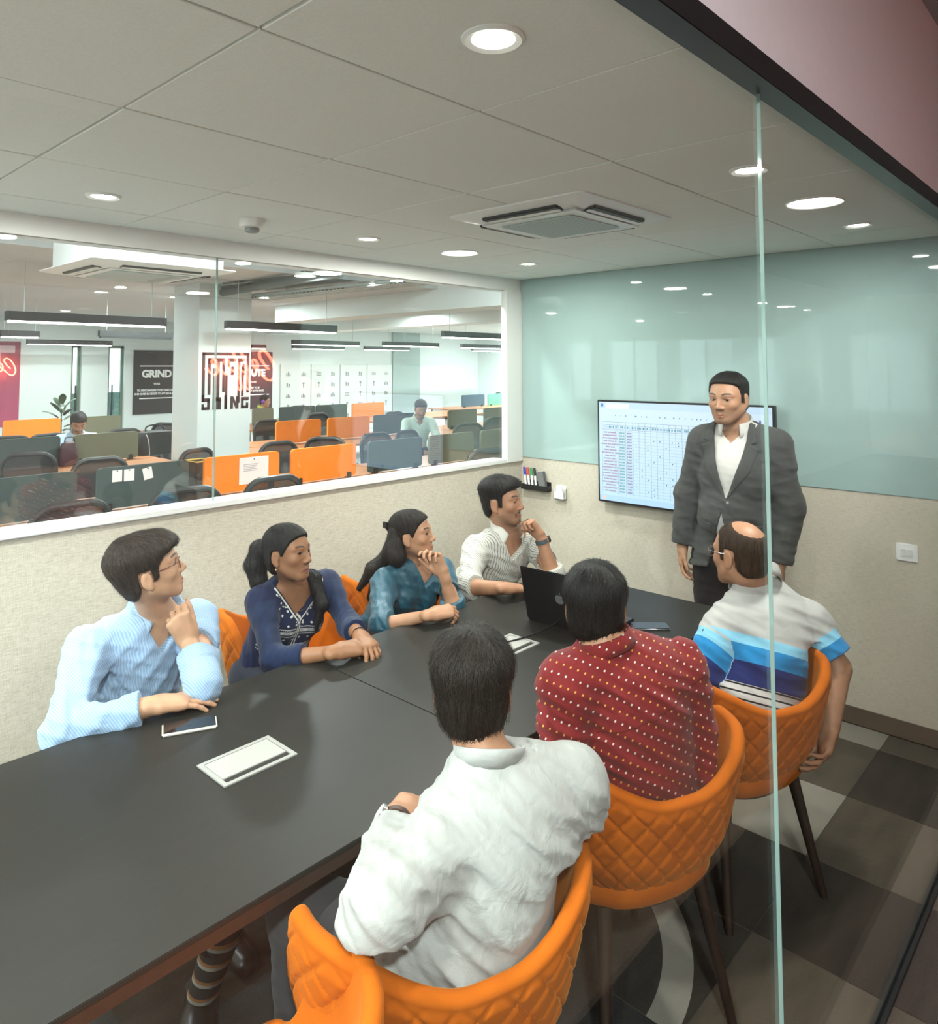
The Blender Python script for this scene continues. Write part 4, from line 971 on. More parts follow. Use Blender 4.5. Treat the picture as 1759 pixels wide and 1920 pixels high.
# plant
k = thing('rubber_plant', 'potted plant with broad dark leaves left of the man at his desk', 'plant', (ROW3-1.0, at_x(115, 780, ROW3-1.0)[1], 0))
MB().lathe((0, 0, 0), [(0.0001, 0.0), (0.13, 0.0), (0.17, 0.34), (0.15, 0.34), (0.14, 0.30), (0.0001, 0.30)], 24).build('pot', M_WHITE, k, smooth=True)
MB().cone((0, 0, 0.3), (0, 0, 1.15), 0.015, 0.008, 8).build('stem', plain('stem_green', (0.08, 0.10, 0.04), 0.7), k)
rr = random.Random(3); M_LEAF = plain('leaf_green', (0.045, 0.085, 0.045), 0.4, var=0.25, nscale=20)
for i in range(14):
    a = i*2.4; z = 0.75+0.42*i/13; el = 0.25+0.9*i/13; L = 0.30; d = Vector((math.cos(a)*math.cos(el), math.sin(a)*math.cos(el), math.sin(el))); sd = Vector((-math.sin(a), math.cos(a), 0)); up = d.cross(sd)*-1
    R_ = []
    for s in range(7):
        f = s/6; w = 0.055*math.sin(math.pi*min(1, f*0.92+0.06))**0.8; c = Vector((0, 0, z))+d*(0.05+L*f)-Vector((0, 0, 1))*0.10*f*f
        R_.append([c-sd*w+up*0.012, c-up*0.006, c+sd*w+up*0.012])
    MB().grid(R_).build('leaf', M_LEAF, k, smooth=True, recalc=False)
# paper bag and small things on the near row
k = thing('paper_bag', 'crumpled brown paper bag on the desk by the corner post', 'bag', (ROW1+0.12, at_x(952, 825, ROW1)[1], 0.75), 0.3)
MB().prism([(-0.10, 0), (0.10, 0), (0.11, 0.12), (0.09, 0.24), (0.03, 0.27), (-0.06, 0.25), (-0.11, 0.13)], 0, -0.06, 0.06).build('body', plain('kraft_paper', (0.42, 0.29, 0.14), 0.8, nscale=12, var=0.25, bump=0.6), k, bevel=0.012)
MB().b2((0.0, -0.09, 0.27), (0.012, 0.07, 0.285)).build('folded_rim', plain('kraft_rim', (0.36, 0.24, 0.11), 0.8), k)
k = thing('paper_pad', 'white note pad lying on the desk between the slate screens', 'note pad', (ROW1+0.05, at_x(162, 940, ROW1)[1], 0.75), 0.2)
MB().b2((-0.10, -0.07, 0), (0.10, 0.07, 0.012)).build('pages', M_PAPER, k); MB().b2((-0.10, -0.075, 0), (0.10, -0.068, 0.013)).build('spine', plain('pad_glue', (0.5, 0.5, 0.45), 0.6), k)
k = thing('basket', 'black wire basket with yellow edges beside the orange screen', 'basket', (ROW1-0.30, at_x(372, 890, ROW1-0.3)[1], 0.75), 0)
m = MB().b2((-0.10, -0.07, 0), (0.10, 0.07, 0.004))
m.b2((-0.10, -0.07, 0), (-0.097, 0.07, 0.26)).b2((0.097, -0.07, 0), (0.10, 0.07, 0.26)).b2((-0.10, -0.07, 0), (0.10, -0.067, 0.26)).b2((-0.10, 0.067, 0), (0.10, 0.07, 0.26)).build('bin', plain('basket_black', (0.02, 0.02, 0.018), 0.8, nscale=150, var=0.5), k)
MB().tube([(-0.10, -0.07, 0.26), (0.10, -0.07, 0.26), (0.10, 0.07, 0.26), (-0.10, 0.07, 0.26)], 0.006, 6, closed=True).build('rim', plain('basket_yellow', (0.6, 0.4, 0.06), 0.6), k)

for i, y in enumerate((-5.9, -4.6, -3.3)):
    screen_y(y, y+1.0, -2.15, ('teal', 'olive', 'teal')[i], '%s screen beyond the glass end of the room, %s' % (('slate', 'olive', 'slate')[i], ('nearest the windows', 'in the middle', 'nearest the meeting room')[i]))
for i, (x, y, R) in enumerate(((-1.15, -5.4, math.pi/2), (-3.15, -4.0, -math.pi/2), (-3.15, -2.9, -math.pi/2))):
    ochair_at(x, y, R, 'black mesh office chair beyond the glass end of the room, %s' % ('nearest the windows', 'middle one', 'nearest the long wall')[i])
# ------------------------------------------------------------------ bodies: smooth fields turned into meshes
V3 = lambda *a: np.array(a, float)
def unit(v): v = np.asarray(v, float); return v/np.linalg.norm(v)
class Field:
    def __init__(s): s.p = []
    def cone(s, a, b, ra, rb, k=0.02, flat=None, op=1):
        a, b = np.asarray(a, float), np.asarray(b, float)
        s.p.append(('c', a, b, ra, rb, k, flat, op, (a+b)/2, np.linalg.norm(b-a)/2+max(ra, rb))); return s
    def ell(s, c, r, R=None, k=0.02, op=1):
        c = np.asarray(c, float); r = (r, r, r) if np.isscalar(r) else r
        s.p.append(('e', c, np.asarray(r, float), np.eye(3) if R is None else R, None, k, None, op, c, max(r))); return s
    @staticmethod
    def dist(p, P):
        if p[0] == 'c':
            a, b, ra, rb, flat = p[1], p[2], p[3], p[4], p[6]
            ba = (b-a).astype(np.float32); q = P-a.astype(np.float32); L2 = float(ba@ba)
            t = np.clip((q@ba)/L2, 0, 1) if L2 > 1e-12 else np.zeros(P.shape[:-1], np.float32)
            q = q-t[..., None]*ba
            d2 = np.einsum('...i,...i', q, q)
            if flat is not None:
                e = q@flat[0].astype(np.float32); d2 = d2+(flat[1]**2-1)*e*e
            return np.sqrt(d2)-(ra+(rb-ra)*t)
        c, r, R = p[1], p[2], p[3]
        q = (P-c.astype(np.float32))@R.astype(np.float32); q1 = q/r.astype(np.float32)
        k0 = np.sqrt(np.einsum('...i,...i', q1, q1)); q2 = q1/r.astype(np.float32); k1 = np.sqrt(np.einsum('...i,...i', q2, q2))+1e-9
        return k0*(k0-1)/k1
    def mesh(s, h, post=None, margin=0.012, grow=0.0, boxpad=0.02):
        B = 8; lo = np.min([p[8]-p[9] for p in s.p if p[7] > 0], 0)-boxpad-grow; hi = np.max([p[8]+p[9] for p in s.p if p[7] > 0], 0)+boxpad+grow
        n = np.ceil((hi-lo)/(h*B)).astype(int); bs = h*B
        g = np.stack(np.meshgrid(*[np.arange(k) for k in n], indexing='ij'), -1).reshape(-1, 3)
        C = (lo+(g+0.5)*bs).astype(np.float32); half = bs*0.87
        D = np.full((len(s.p), len(C)), 9.0, np.float32)
        for i, p in enumerate(s.p):
            near = np.linalg.norm(C-p[8].astype(np.float32), axis=1) < p[9]+half+0.06+grow
            if near.any(): D[i, near] = Field.dist(p, C[near])
        uni = np.array([p[7] > 0 for p in s.p]); d = D[uni].min(0); lim = half*1.25+margin+grow
        act = np.abs(d) < lim
        if (~uni).any(): act |= (np.abs(D[~uni]).min(0) < lim) & (d < lim)
        # keep blocks deep inside out, except near flattened shapes whose field is stretched
        g = g[act]; D = D[:, act]; M = len(g)
        o = np.arange(B+1); loc = np.stack(np.meshgrid(o, o, o, indexing='ij'), -1).reshape(-1, 3)
        P = (lo+(g[:, None, :]*B+loc[None])*h).astype(np.float32)
        V = np.full((M, (B+1)**3), 1.0, np.float32)
        for i, p in enumerate(s.p):
            sel = np.nonzero(D[i] < half*1.3+p[5]+margin+grow)[0]
            if len(sel) == 0: continue
            b = Field.dist(p, P[sel]); a = V[sel]; k = max(p[5], 1e-4)
            if p[7] > 0:
                t = np.clip(0.5+0.5*(a-b)/k, 0, 1); V[sel] = a+(b-a)*t-k*t*(1-t)
            else:
                t = np.clip(0.5-0.5*(a+b)/k, 0, 1); V[sel] = a+(-b-a)*t+k*t*(1-t)
        if post is not None: V = post(P.reshape(-1, 3), V.reshape(-1)).reshape(M, -1).astype(np.float32)
        V = V.reshape(M, B+1, B+1, B+1); V = np.where(V == 0, 1e-7, V); S = V < 0
        cnt = np.zeros((M, B, B, B), np.int8)
        for dx in (0, 1):
            for dy in (0, 1):
                for dz in (0, 1): cnt += S[:, dx:dx+B, dy:dy+B, dz:dz+B]
        m, i, j, k = np.nonzero((cnt > 0) & (cnt < 8))
        cv = {}
        for dx in (0, 1):
            for dy in (0, 1):
                for dz in (0, 1): cv[(dx, dy, dz)] = V[m, i+dx, j+dy, k+dz]
        acc = np.zeros((len(m), 3)); num = np.zeros(len(m))
        for c0 in cv:
            for ax in range(3):
                if c0[ax]: continue
                c1 = list(c0); c1[ax] = 1; c1 = tuple(c1)
                a, b = cv[c0], cv[c1]; x = (a < 0) != (b < 0)
                t = np.where(x, a/np.where(x, a-b, 1), 0)
                e = np.tile(np.array(c0, float), (len(m), 1)); e[:, ax] = t
                acc += e*x[:, None]; num += x
        cell = g[m]*B+np.stack([i, j, k], 1)
        pos = lo+(cell+acc/num[:, None])*h
        dims = n*B+2; key = ((cell[:, 0]+1)*dims[1]+cell[:, 1]+1)*dims[2]+cell[:, 2]+1
        order = np.argsort(key); sk = key[order]
        step = [dims[1]*dims[2], dims[2], 1]; F = []
        for ax in range(3):
            c1 = [0, 0, 0]; c1[ax] = 1
            a, b = cv[(0, 0, 0)], cv[tuple(c1)]; x = np.nonzero((a < 0) != (b < 0))[0]
            u, w = step[(ax+1) % 3], step[(ax+2) % 3]
            K = np.stack([key[x], key[x]-u, key[x]-u-w, key[x]-w], 1)
            ix = np.clip(np.searchsorted(sk, K), 0, len(sk)-1); ok = (sk[ix] == K).all(1); q = order[ix][ok]
            fl = a[x][ok] > 0; q[fl] = q[fl][:, ::-1]; F.append(q)
        return pos, np.concatenate(F)
def field_obj(name, pos, quads, mat, parent, attrs=None):
    me = bpy.data.meshes.new(name); nv, nq = len(pos), len(quads)
    me.vertices.add(nv); me.vertices.foreach_set('co', pos.astype(np.float32).ravel())
    me.loops.add(nq*4); me.loops.foreach_set('vertex_index', quads.astype(np.int32).ravel())
    me.polygons.add(nq); me.polygons.foreach_set('loop_start', np.arange(0, nq*4, 4, dtype=np.int32)); me.polygons.foreach_set('loop_total', np.full(nq, 4, np.int32))
    me.polygons.foreach_set('use_smooth', np.ones(nq, bool)); me.update(calc_edges=True); me.validate()
    for an, arr in (attrs or {}).items():
        if arr.ndim == 2:
            at = me.attributes.new(an, 'FLOAT_VECTOR', 'POINT'); at.data.foreach_set('vector', arr.astype(np.float32).ravel())
        else:
            at = me.attributes.new(an, 'FLOAT', 'POINT'); at.data.foreach_set('value', arr.astype(np.float32))
    me.materials.append(mat)
    o = bpy.data.objects.new(name, me); COL.objects.link(o); o.parent = parent
    if parent is not None: o.matrix_parent_inverse = Matrix.Translation(parent.location).inverted()
    return o
def ss(a, b, x): t = np.clip((x-a)/(b-a), 0, 1); return t*t*(3-2*t)

# ------------------------------------------------------------------ skin, hair and cloth materials
def m_skin(name, base, lip=None, hair=(0.02, 0.014, 0.01), stubble=0.0, tache=0.0, brow=1.0, kohl=0.0):
    k = NT(name); x, y, z = k.sep(k.attr('hl')); c = k.coord()
    f = k.noise(c, 28, 3); g = k.noise(c, 220, 2)
    d = tuple(b*0.80 for b in base); l = tuple(min(1, b*1.12) for b in base)
    col = k.mix(f, d, l); ax = k.math('ABSOLUTE', x)
    front = k.math('GREATER_THAN', y, 0.045)
    def ellm(cx, cz, rx, rz, soft=0.35, s=None):
        dx = k.math('DIVIDE', k.math('SUBTRACT', ax if s is None else x, cx), rx); dz = k.math('DIVIDE', k.math('SUBTRACT', z, cz), rz)
        r = k.math('SQRT', k.math('ADD', k.math('MULTIPLY', dx, dx), k.math('MULTIPLY', dz, dz)))
        return k.math('MULTIPLY', k.rng(r, 1.0, 1.0-soft), front)
    warm = tuple((b*1.05, b*0.78, b*0.72)[i] for i, b in enumerate(base))
    col = k.mix(k.math('MULTIPLY', ellm(0.045, -0.03, 0.03, 0.028, 0.9), 0.18), col, warm)
    if stubble:
        m = k.math('MULTIPLY', k.rng(z, -0.030, -0.062), k.rng(y, -0.01, 0.03)); col = k.mix(k.math('MULTIPLY', k.math('MULTIPLY', m, g), stubble), col, tuple(h*2+0.02 for h in hair))
    lipc = lip or tuple((b*0.85, b*0.50, b*0.50)[i] for i, b in enumerate(base))
    col = k.mix(k.math('MULTIPLY', ellm(0.0, -0.0718, 0.0285, 0.0098, 0.45), 0.75), col, lipc)
    col = k.mix(k.math('MULTIPLY', ellm(0.0, -0.0714, 0.027, 0.0018, 0.6), 0.8), col, tuple(b*0.25 for b in base))
    if tache:
        col = k.mix(k.math('MULTIPLY', ellm(0.0, -0.0565, 0.030, 0.0065, 0.5), tache), col, hair)
        col = k.mix(k.math('MULTIPLY', ellm(0.030, -0.066, 0.007, 0.016, 0.6), tache*0.8), col, hair)
        col = k.mix(k.math('MULTIPLY', ellm(0.0, -0.098, 0.022, 0.014, 0.7), tache*0.8), col, hair)
    # brows: arched bar
    bz = k.math('SUBTRACT', 0.0300, k.math('MULTIPLY', k.math('POWER', k.math('SUBTRACT', ax, 0.036), 2), 9.0))
    bm = k.math('MULTIPLY', k.rng(k.math('ABSOLUTE', k.math('SUBTRACT', z, bz)), 0.0050, 0.0025), k.math('MULTIPLY', k.rng(ax, 0.011, 0.017), k.rng(ax, 0.057, 0.047)))
    col = k.mix(k.math('MULTIPLY', k.math('MULTIPLY', bm, front), 0.92*brow), col, hair)
    # lids: dark lash line round the eye opening, soft shadow colour of the lids
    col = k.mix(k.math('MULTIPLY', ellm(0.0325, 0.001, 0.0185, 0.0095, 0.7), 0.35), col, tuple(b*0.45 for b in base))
    lash = k.math('MULTIPLY', ellm(0.0325, 0.0035, 0.0165, 0.0050, 0.35), 0.75+kohl); col = k.mix(lash, col, (0.015, 0.010, 0.008))
    col = k.mix(k.math('MULTIPLY', ellm(0.008, -0.0445, 0.0045, 0.0028, 0.5), 0.8), col, tuple(b*0.2 for b in base))
    k.set(col=col, rough=0.48, spec=0.35, sss=0.06); k.b.inputs['Subsurface Radius'].default_value = (0.012, 0.005, 0.003); k.b.inputs['Subsurface Scale'].default_value = 0.5
    k.bump(g, 0.08, 0.0008); return k.m
def m_hair(name, dark, light, gloss=0.38):
    k = NT(name); x, y, z = k.sep(k.attr('hl'))
    ang = k.math('ARCTAN2', x, k.math('ADD', y, 0.035)); r = k.math('SQRT', k.math('ADD', k.math('MULTIPLY', x, x), k.math('MULTIPLY', y, y)))
    wob = k.noise(k.attr('hl'), 30, 3)
    f = k.noise(k.comb(k.math('ADD', k.math('MULTIPLY', ang, 26.0), k.math('MULTIPLY', wob, 9.0)), k.math('MULTIPLY', r, 30.0), k.math('MULTIPLY', z, 14.0)), 1.0, 4, 0.65)
    f2 = k.noise(k.comb(k.math('MULTIPLY', ang, 60.0), k.math('MULTIPLY', wob, 12.0), k.math('MULTIPLY', z, 40.0)), 1.0, 2)
    k.set(col=k.ramp(f, [(0.35, dark), (0.62, tuple((a+b)/2 for a, b in zip(dark, light))), (0.80, light)]), rough=k.math('ADD', gloss, k.math('MULTIPLY', f2, 0.25)), spec=0.30)
    k.bump(k.math('ADD', f, k.math('MULTIPLY', f2, 0.5)), 0.9, 0.004); return k.m
def m_garment(name, fn, rough=0.85, spec=0.2, sheen=0.1, bump=0.25, fold=0.0):
    """fn(k, u, v, w, arm, al) -> colour; u right, v up, w forward on the torso; arm 0/1/2, al = along the sleeve"""
    k = NT(name); u, w, v = k.sep(k.attr('tl')); a = k.attr('arm', 'Fac'); al = k.attr('al', 'Fac')
    k.set(col=fn(k, u, v, w, a, al), rough=rough, spec=spec, sheen=sheen)
    n = k.noise(k.coord(), 600, 2)
    if fold:
        ff = k.noise(k.mapping(k.coord(), (1, 1, 1)), 16, 3, 0.55, 0.6); n = k.math('ADD', k.math('MULTIPLY', n, 0.05), k.math('MULTIPLY', ff, fold))
        k.bump(n, 0.6, 0.02)
    else: k.bump(n, bump, 0.001)
    return k.m
def solid(c, var=0.08): 
    def fn(k, u, v, w, a, al):
        f = k.noise(k.coord(), 40, 3); return k.mix(f, tuple(x*(1-var) for x in c), tuple(min(1, x*(1+var)) for x in c))
    return fn
M_EYE = None
def m_eye():
    k = NT('eye'); x, y, z = k.sep(k.coord()); r = k.math('SQRT', k.math('ADD', k.math('MULTIPLY', x, x), k.math('MULTIPLY', z, z)))
    iris = k.math('MULTIPLY', k.math('LESS_THAN', r, 0.0074), k.math('GREATER_THAN', y, 0)); k.set(col=k.mix(iris, (0.40, 0.36, 0.33), (0.010, 0.006, 0.004)), rough=0.12); return k.m
M_EYE = m_eye()

# ------------------------------------------------------------------ anatomy
class Frame:
    def __init__(s, o, fwd, up=(0, 0, 1), sc=1.0, wx=1.0):
        s.o = np.asarray(o, float); f = unit(fwd); r = unit(np.cross(f, up)); u = np.cross(r, f)
        s.R = np.stack([r, f, u], 1); s.sc = sc; s.wx = wx
    def __call__(s, x, y, z): return s.o+s.R@(np.array([x*s.wx, y, z])*s.sc)
    def inv(s, P): q = (P-s.o)@s.R/s.sc; q[:, 0] /= s.wx; return q
def head_prims(F, H, female=False, jaw=1.0):
    q = H.sc; rr = lambda *a: tuple(v*q*(H.wx if i == 0 else 1) for i, v in enumerate(a))
    E = lambda c, r, k=0.02, op=1: F.ell(H(*c), rr(*r), H.R, k*q, op)
    Cn = lambda a, b, ra, rb, k=0.02, op=1: F.cone(H(*a), H(*b), ra*q, rb*q, k*q, None, op)
    E((0, -0.012, 0.028), (0.077, 0.099, 0.086)); E((0, 0.022, -0.012), (0.067, 0.070, 0.082), 0.03)
    E((0, 0.030, -0.060), (0.053*jaw, 0.058, 0.050), 0.03); E((0, 0.070, -0.098), (0.021*jaw, 0.017, 0.016), 0.026)
    for s in (-1, 1):
        Cn((0.056*s*jaw, 0.0, -0.052), (0.022*s*jaw, 0.064, -0.095), 0.013, 0.013, 0.028)
        E((0.043*s, 0.060, -0.024), (0.020, 0.018, 0.017), 0.022)
        Cn((0.012*s, 0.0835, 0.0215), (0.049*s, 0.068, 0.022), 0.0085 if not female else 0.0065, 0.008, 0.014)
        E((0.033*s, 0.100, 0.001), (0.021, 0.0165, 0.012), 0.012, -1)
        E((0.0325*s, 0.0735, 0.001), (0.0150, 0.0145, 0.0145), 0.003)
        E((0.0325*s, 0.0905, 0.0010), (0.0140, 0.010, 0.0050), 0.0015, -1)
        E((0.0135*s, 0.0955, -0.0375), (0.0085, 0.010, 0.0072), 0.006)
        E((0.0795*s, -0.012, -0.012), (0.0065, 0.0195, 0.031), 0.004); E((0.077*s, -0.004, -0.038), (0.006, 0.010, 0.012), 0.006)
        E((0.087*s, -0.006, -0.010), (0.004, 0.010, 0.018), 0.003, -1)
    Cn((0, 0.0845, 0.012), (0, 0.1055, -0.028), 0.0075, 0.0095, 0.012); E((0, 0.106, -0.0335), (0.0105, 0.0105, 0.0095), 0.008)
    for s in (-1, 1):
        Cn((0.0, 0.0895, -0.0665), (0.026*s, 0.0795, -0.0700), 0.0052, 0.0030, 0.008); Cn((0.0, 0.0880, -0.0768), (0.023*s, 0.0795, -0.0732), 0.0062, 0.0034, 0.008)
    Cn((-0.026, 0.0915, -0.0714), (0.026, 0.0915, -0.0714), 0.0020, 0.0020, 0.003, -1)
def hand_prims(F, wrist, D, N, side, curl=(25, 25, 25, 25), spread=5, thumb=(35, 10), sc=1.0, mid=None, thick=1.0):
    """D towards the fingertips, N out of the back of the hand, side +1 right / -1 left; curls in degrees at the knuckle (next joints follow)"""
    curl = (curl,)*4 if np.isscalar(curl) else curl; D = unit(D); N = unit(np.asarray(N, float)-D*np.dot(N, D)); T = np.cross(N, D)*side; W = np.asarray(wrist, float)
    def P(d, t, n=0): return W+(D*d+T*t+N*n)*sc
    r = lambda v: v*sc*thick
    F.cone(P(-0.03, 0), P(0.012, 0), r(0.027), r(0.026), 0.015, (N, 1.25))
    kn = [(0.088, 0.029), (0.092, 0.009), (0.087, -0.011), (0.078, -0.029)]
    for d, t in kn: F.cone(P(0.012, t*0.62), P(d, t), r(0.0165), r(0.0118), 0.014)
    F.cone(P(0.03, 0.012, -0.004), P(0.062, -0.006, -0.004), r(0.019), r(0.019), 0.02)
    Ls = [(0.041, 0.025, 0.021), (0.045, 0.029, 0.022), (0.041, 0.027, 0.021), (0.032, 0.020, 0.019)]
    for i, ((d, t), L) in enumerate(zip(kn, Ls)):
        a = 0.0; p = P(d, t); sp = math.radians(spread*(1.5-i)); c = curl[i]; c = c if isinstance(c, (tuple, list)) else (c, c*1.1, c*0.7)
        dirx = D*math.cos(sp)+T*math.sin(sp); rad = (0.0098, 0.0088, 0.0078, 0.0066) if i != 3 else (0.0084, 0.0075, 0.0066, 0.0056)
        for j in range(3):
            a += math.radians(c[j]); dv = dirx*math.cos(a)-N*math.sin(a); q = p+dv*L[j]*sc
            F.cone(p, q, r(rad[j]), r(rad[j+1]), 0.0035); p = q
    ta, tb = thumb[0], thumb[1]; b = P(0.018, 0.024, -0.006); a = math.radians(ta); n = math.radians(tb)
    d1 = unit(D*math.cos(a)+T*math.sin(a)-N*math.sin(n)); p1 = b+d1*0.042*sc; F.cone(b, p1, r(0.0165), r(0.0115), 0.014)
    a2 = math.radians(ta*0.45); d2 = unit(D*math.cos(a2)+T*math.sin(a2)-N*math.sin(n*1.2)); p2 = p1+d2*0.033*sc; F.cone(p1, p2, r(0.0112), r(0.0098), 0.004)
    a3 = math.radians(ta*0.2); d3 = unit(D*math.cos(a3)+T*math.sin(a3)-N*math.sin(n*1.5)); F.cone(p2, p2+d3*0.026*sc, r(0.0098), r(0.0072), 0.004)
class Torso:
    def __init__(s, J, b=1.0, depth=1.0, belly=0.0, female=False):
        s.J = J; s.b = b; s.depth = depth; s.belly = belly; s.female = female
        s.up = unit(J['neck']-J['pel']); mid = (J['ls']+J['rs'])/2
        r = J['rs']-J['ls']; s.rt = unit(r-s.up*np.dot(r, s.up)); s.fd = np.cross(s.up, s.rt)
        s.chest = J['pel']+(mid-J['pel'])*0.72; s.waist = J['pel']+(mid-J['pel'])*0.34; s.mid = mid
        s.R = np.stack([s.rt, s.fd, s.up], 1)
    def local(s, P): return (P-s.J['neck'])@s.R          # u, w(forward), v
    def add(s, F, off=0.0, k=0.05, flare=0.0):
        J, b, o = s.J, s.b, off; f = s.depth
        F.ell(s.chest, ((0.165+o/b)*b, (0.118*f)*b+o, 0.185+o), s.R, k)
        F.ell(s.waist, ((0.145)*b+o+flare, 0.112*b*f+o+s.belly*0.5+flare*0.6, 0.17+o), s.R, k)
        F.ell(J['pel'], (0.165*b+o+flare, 0.125*b+o+flare*0.5, 0.14+o), s.R, k)
        if s.belly: F.ell(s.waist+s.fd*0.03+s.up*0.03, (0.125*b+o, 0.10*b+s.belly+o, 0.15+o), s.R, k)
        if s.female:
            for q in (-1, 1): F.ell(s.chest+s.rt*0.062*q+s.fd*0.075*b+s.up*0.0, (0.058+o, 0.052+o, 0.056+o), s.R, 0.03)
        F.cone(J['ls'], J['rs'], 0.056*b+o, 0.056*b+o, k)
        for q in ('ls', 'rs'):
            F.cone(J['neck']+s.up*0.015, J['neck']*0.35+J[q]*0.65+s.up*0.004, 0.048+o, 0.046*b+o, 0.04)
            F.cone(J[q], J['re' if q == 'rs' else 'le']*0.3+J[q]*0.7, 0.058*b+o, 0.052*b+o, 0.035)
    def arms(s, F, off, end=1.0, rad=(0.052, 0.044, 0.044, 0.030), k=0.02, which=('r', 'l')):
        for q in which:
            S, E, W = s.J[q+'s'], s.J[q+'e'], s.J[q+'w']
            if end <= 1: F.cone(S, S+(E-S)*end, rad[0]*s.b+off, rad[1]*s.b+off, k)
            else:
                e = end-1; F.cone(S, E, rad[0]*s.b+off, rad[1]*s.b+off, k); F.cone(E, E+(W-E)*e, rad[2]*s.b+off, (rad[2]+(rad[3]-rad[2])*e)*s.b+off, k)
def seg_t(P, a, b):
    ba = b-a; t = np.clip((P-a)@ba/(ba@ba), 0, 1); return t, np.linalg.norm(P-a-t[:, None]*ba, axis=1)
def garment_attrs(T, pos):
    tl = T.local(pos); arm = np.zeros(len(pos)); al = np.zeros(len(pos)); best = None
    inset = np.linalg.norm((tl-np.array([0, 0, -0.25]))*np.array([1/0.185, 1/0.15, 1/0.32]), axis=1)
    for i, q in enumerate(('r', 'l')):
        S, E, W = T.J[q+'s'], T.J[q+'e'], T.J[q+'w']
        t1, d1 = seg_t(pos, S, E); t2, d2 = seg_t(pos, E, W); L1, L2 = np.linalg.norm(E-S), np.linalg.norm(W-E)
        d = np.minimum(d1, d2); a_ = np.where(d1 < d2, t1*L1, L1+t2*L2); lat = (tl[:, 0]*(1 if q == 'r' else -1))
        is_arm = (d < 0.085) & ((t1 > 0.16) | (d2 < d1)) & ((lat > np.dot(S-T.J['neck'], T.rt)*(1 if q == 'r' else -1)-0.02) | (inset > 0.98))
        arm[is_arm] = i+1; al[is_arm] = a_[is_arm]
    return dict(tl=tl, arm=arm, al=al)
def folds(P, seed, scale=1.0, dirs=None):
    """soft cloth creases"""
    r = np.random.RandomState(seed); out = np.zeros(len(P), np.float32)
    wx = np.sin(P@np.array([9.0, 5, 7])*1.3+seed)*0.6+np.sin(P@np.array([-6.0, 11, 4])+seed*2)*0.6
    for i in range(4):
        d = unit(r.randn(3)) if dirs is None else unit(np.asarray(dirs[i % len(dirs)])+0.18*r.randn(3)); fr = (38+26*i)*scale
        s = 0.5+0.5*np.sin(P@(d*fr*1.7)+wx*2.2+r.rand()*6); out += (s**2.2-0.34)/(1+0.6*i)
    return out
def collar(T, H, mat, parent, kind='fold', open_=0.5, h=0.036, rad=(0.069, 0.071), tilt=0.30, drop=0.035, lift=0.0, seed=0, outf=1.0):
    """strip round the neck; open_ = half opening at the throat (radians)"""
    c = T.J['neck']+T.up*(0.012+lift)-T.fd*0.004; ax = unit(T.up-T.fd*tilt*0.0); rows = []
    prof = [(0.000, 0.000), (0.003, h*0.55), (0.005, h)] if kind == 'stand' else [(0.000, 0.000), (0.002, h*0.6), (0.006, h), (0.012, h*0.98), (0.023, h*0.66), (0.031, h*0.28), (0.037, -0.006)]
    n = 40
    for i in range(n+1):
        a = open_+(TAU-2*open_)*i/n                                 # 0 = front
        fr = 0.5+0.5*math.cos(a)                                    # 1 at the throat
        base = c+T.rt*(rad[0]*math.sin(a))+T.fd*(rad[1]*math.cos(a))
        outd = unit(T.rt*math.sin(a)+T.fd*math.cos(a)*1.0); z0 = -0.030*fr+0.022*(1-fr)
        row = []
        for j, (o, z) in enumerate(prof):
            zz = z0+z
            if kind == 'fold' and j >= 4: zz -= drop*fr**3*(j-3)/3.0; o2 = o+0.012*fr**2*(j-3)/3.0
            else: o2 = o
            row.append(base+outd*o2*(outf if j > 2 else 1)+T.up*zz)
        rows.append(row)
    m = MB().grid([[tuple(p) for p in r] for r in rows]); o = m.build('collar', mat, None, smooth=True, recalc=False)
    o.parent = parent; o.matrix_parent_inverse = Matrix.Translation(parent.location).inverted()
    pos = np.array([v.co for v in o.data.vertices]); at = garment_attrs(T, pos)
    for an, arr in at.items():
        if arr.ndim == 2: x = o.data.attributes.new(an, 'FLOAT_VECTOR', 'POINT'); x.data.foreach_set('vector', arr.astype(np.float32).ravel())
        else: x = o.data.attributes.new(an, 'FLOAT', 'POINT'); x.data.foreach_set('value', (arr*0).astype(np.float32))
    md = o.modifiers.new('thickness', 'SOLIDIFY'); md.thickness = 0.003; md.offset = 0
    return o
def wparent(o, parent):
    o.parent = parent; o.matrix_parent_inverse = Matrix.Translation(parent.location).inverted(); return o
def hairline(y, pts): ys, zs = zip(*pts); return np.interp(y, ys, zs)
MALE_LINE = ((-0.13, -0.080), (-0.06, -0.078), (-0.040, -0.055), (-0.034, 0.016), (0.006, 0.018), (0.012, -0.024), (0.028, -0.020), (0.034, 0.034), (0.058, 0.052), (0.085, 0.060), (0.13, 0.064))
FEM_LINE = ((-0.13, -0.10), (-0.055, -0.095), (-0.040, -0.06), (-0.032, 0.010), (0.008, 0.016), (0.020, -0.012), (0.034, 0.010), (0.055, 0.045), (0.080, 0.066), (0.13, 0.070))
from mathutils import kdtree
ALL = ((-9.0, -9.0), (9.0, -9.0))
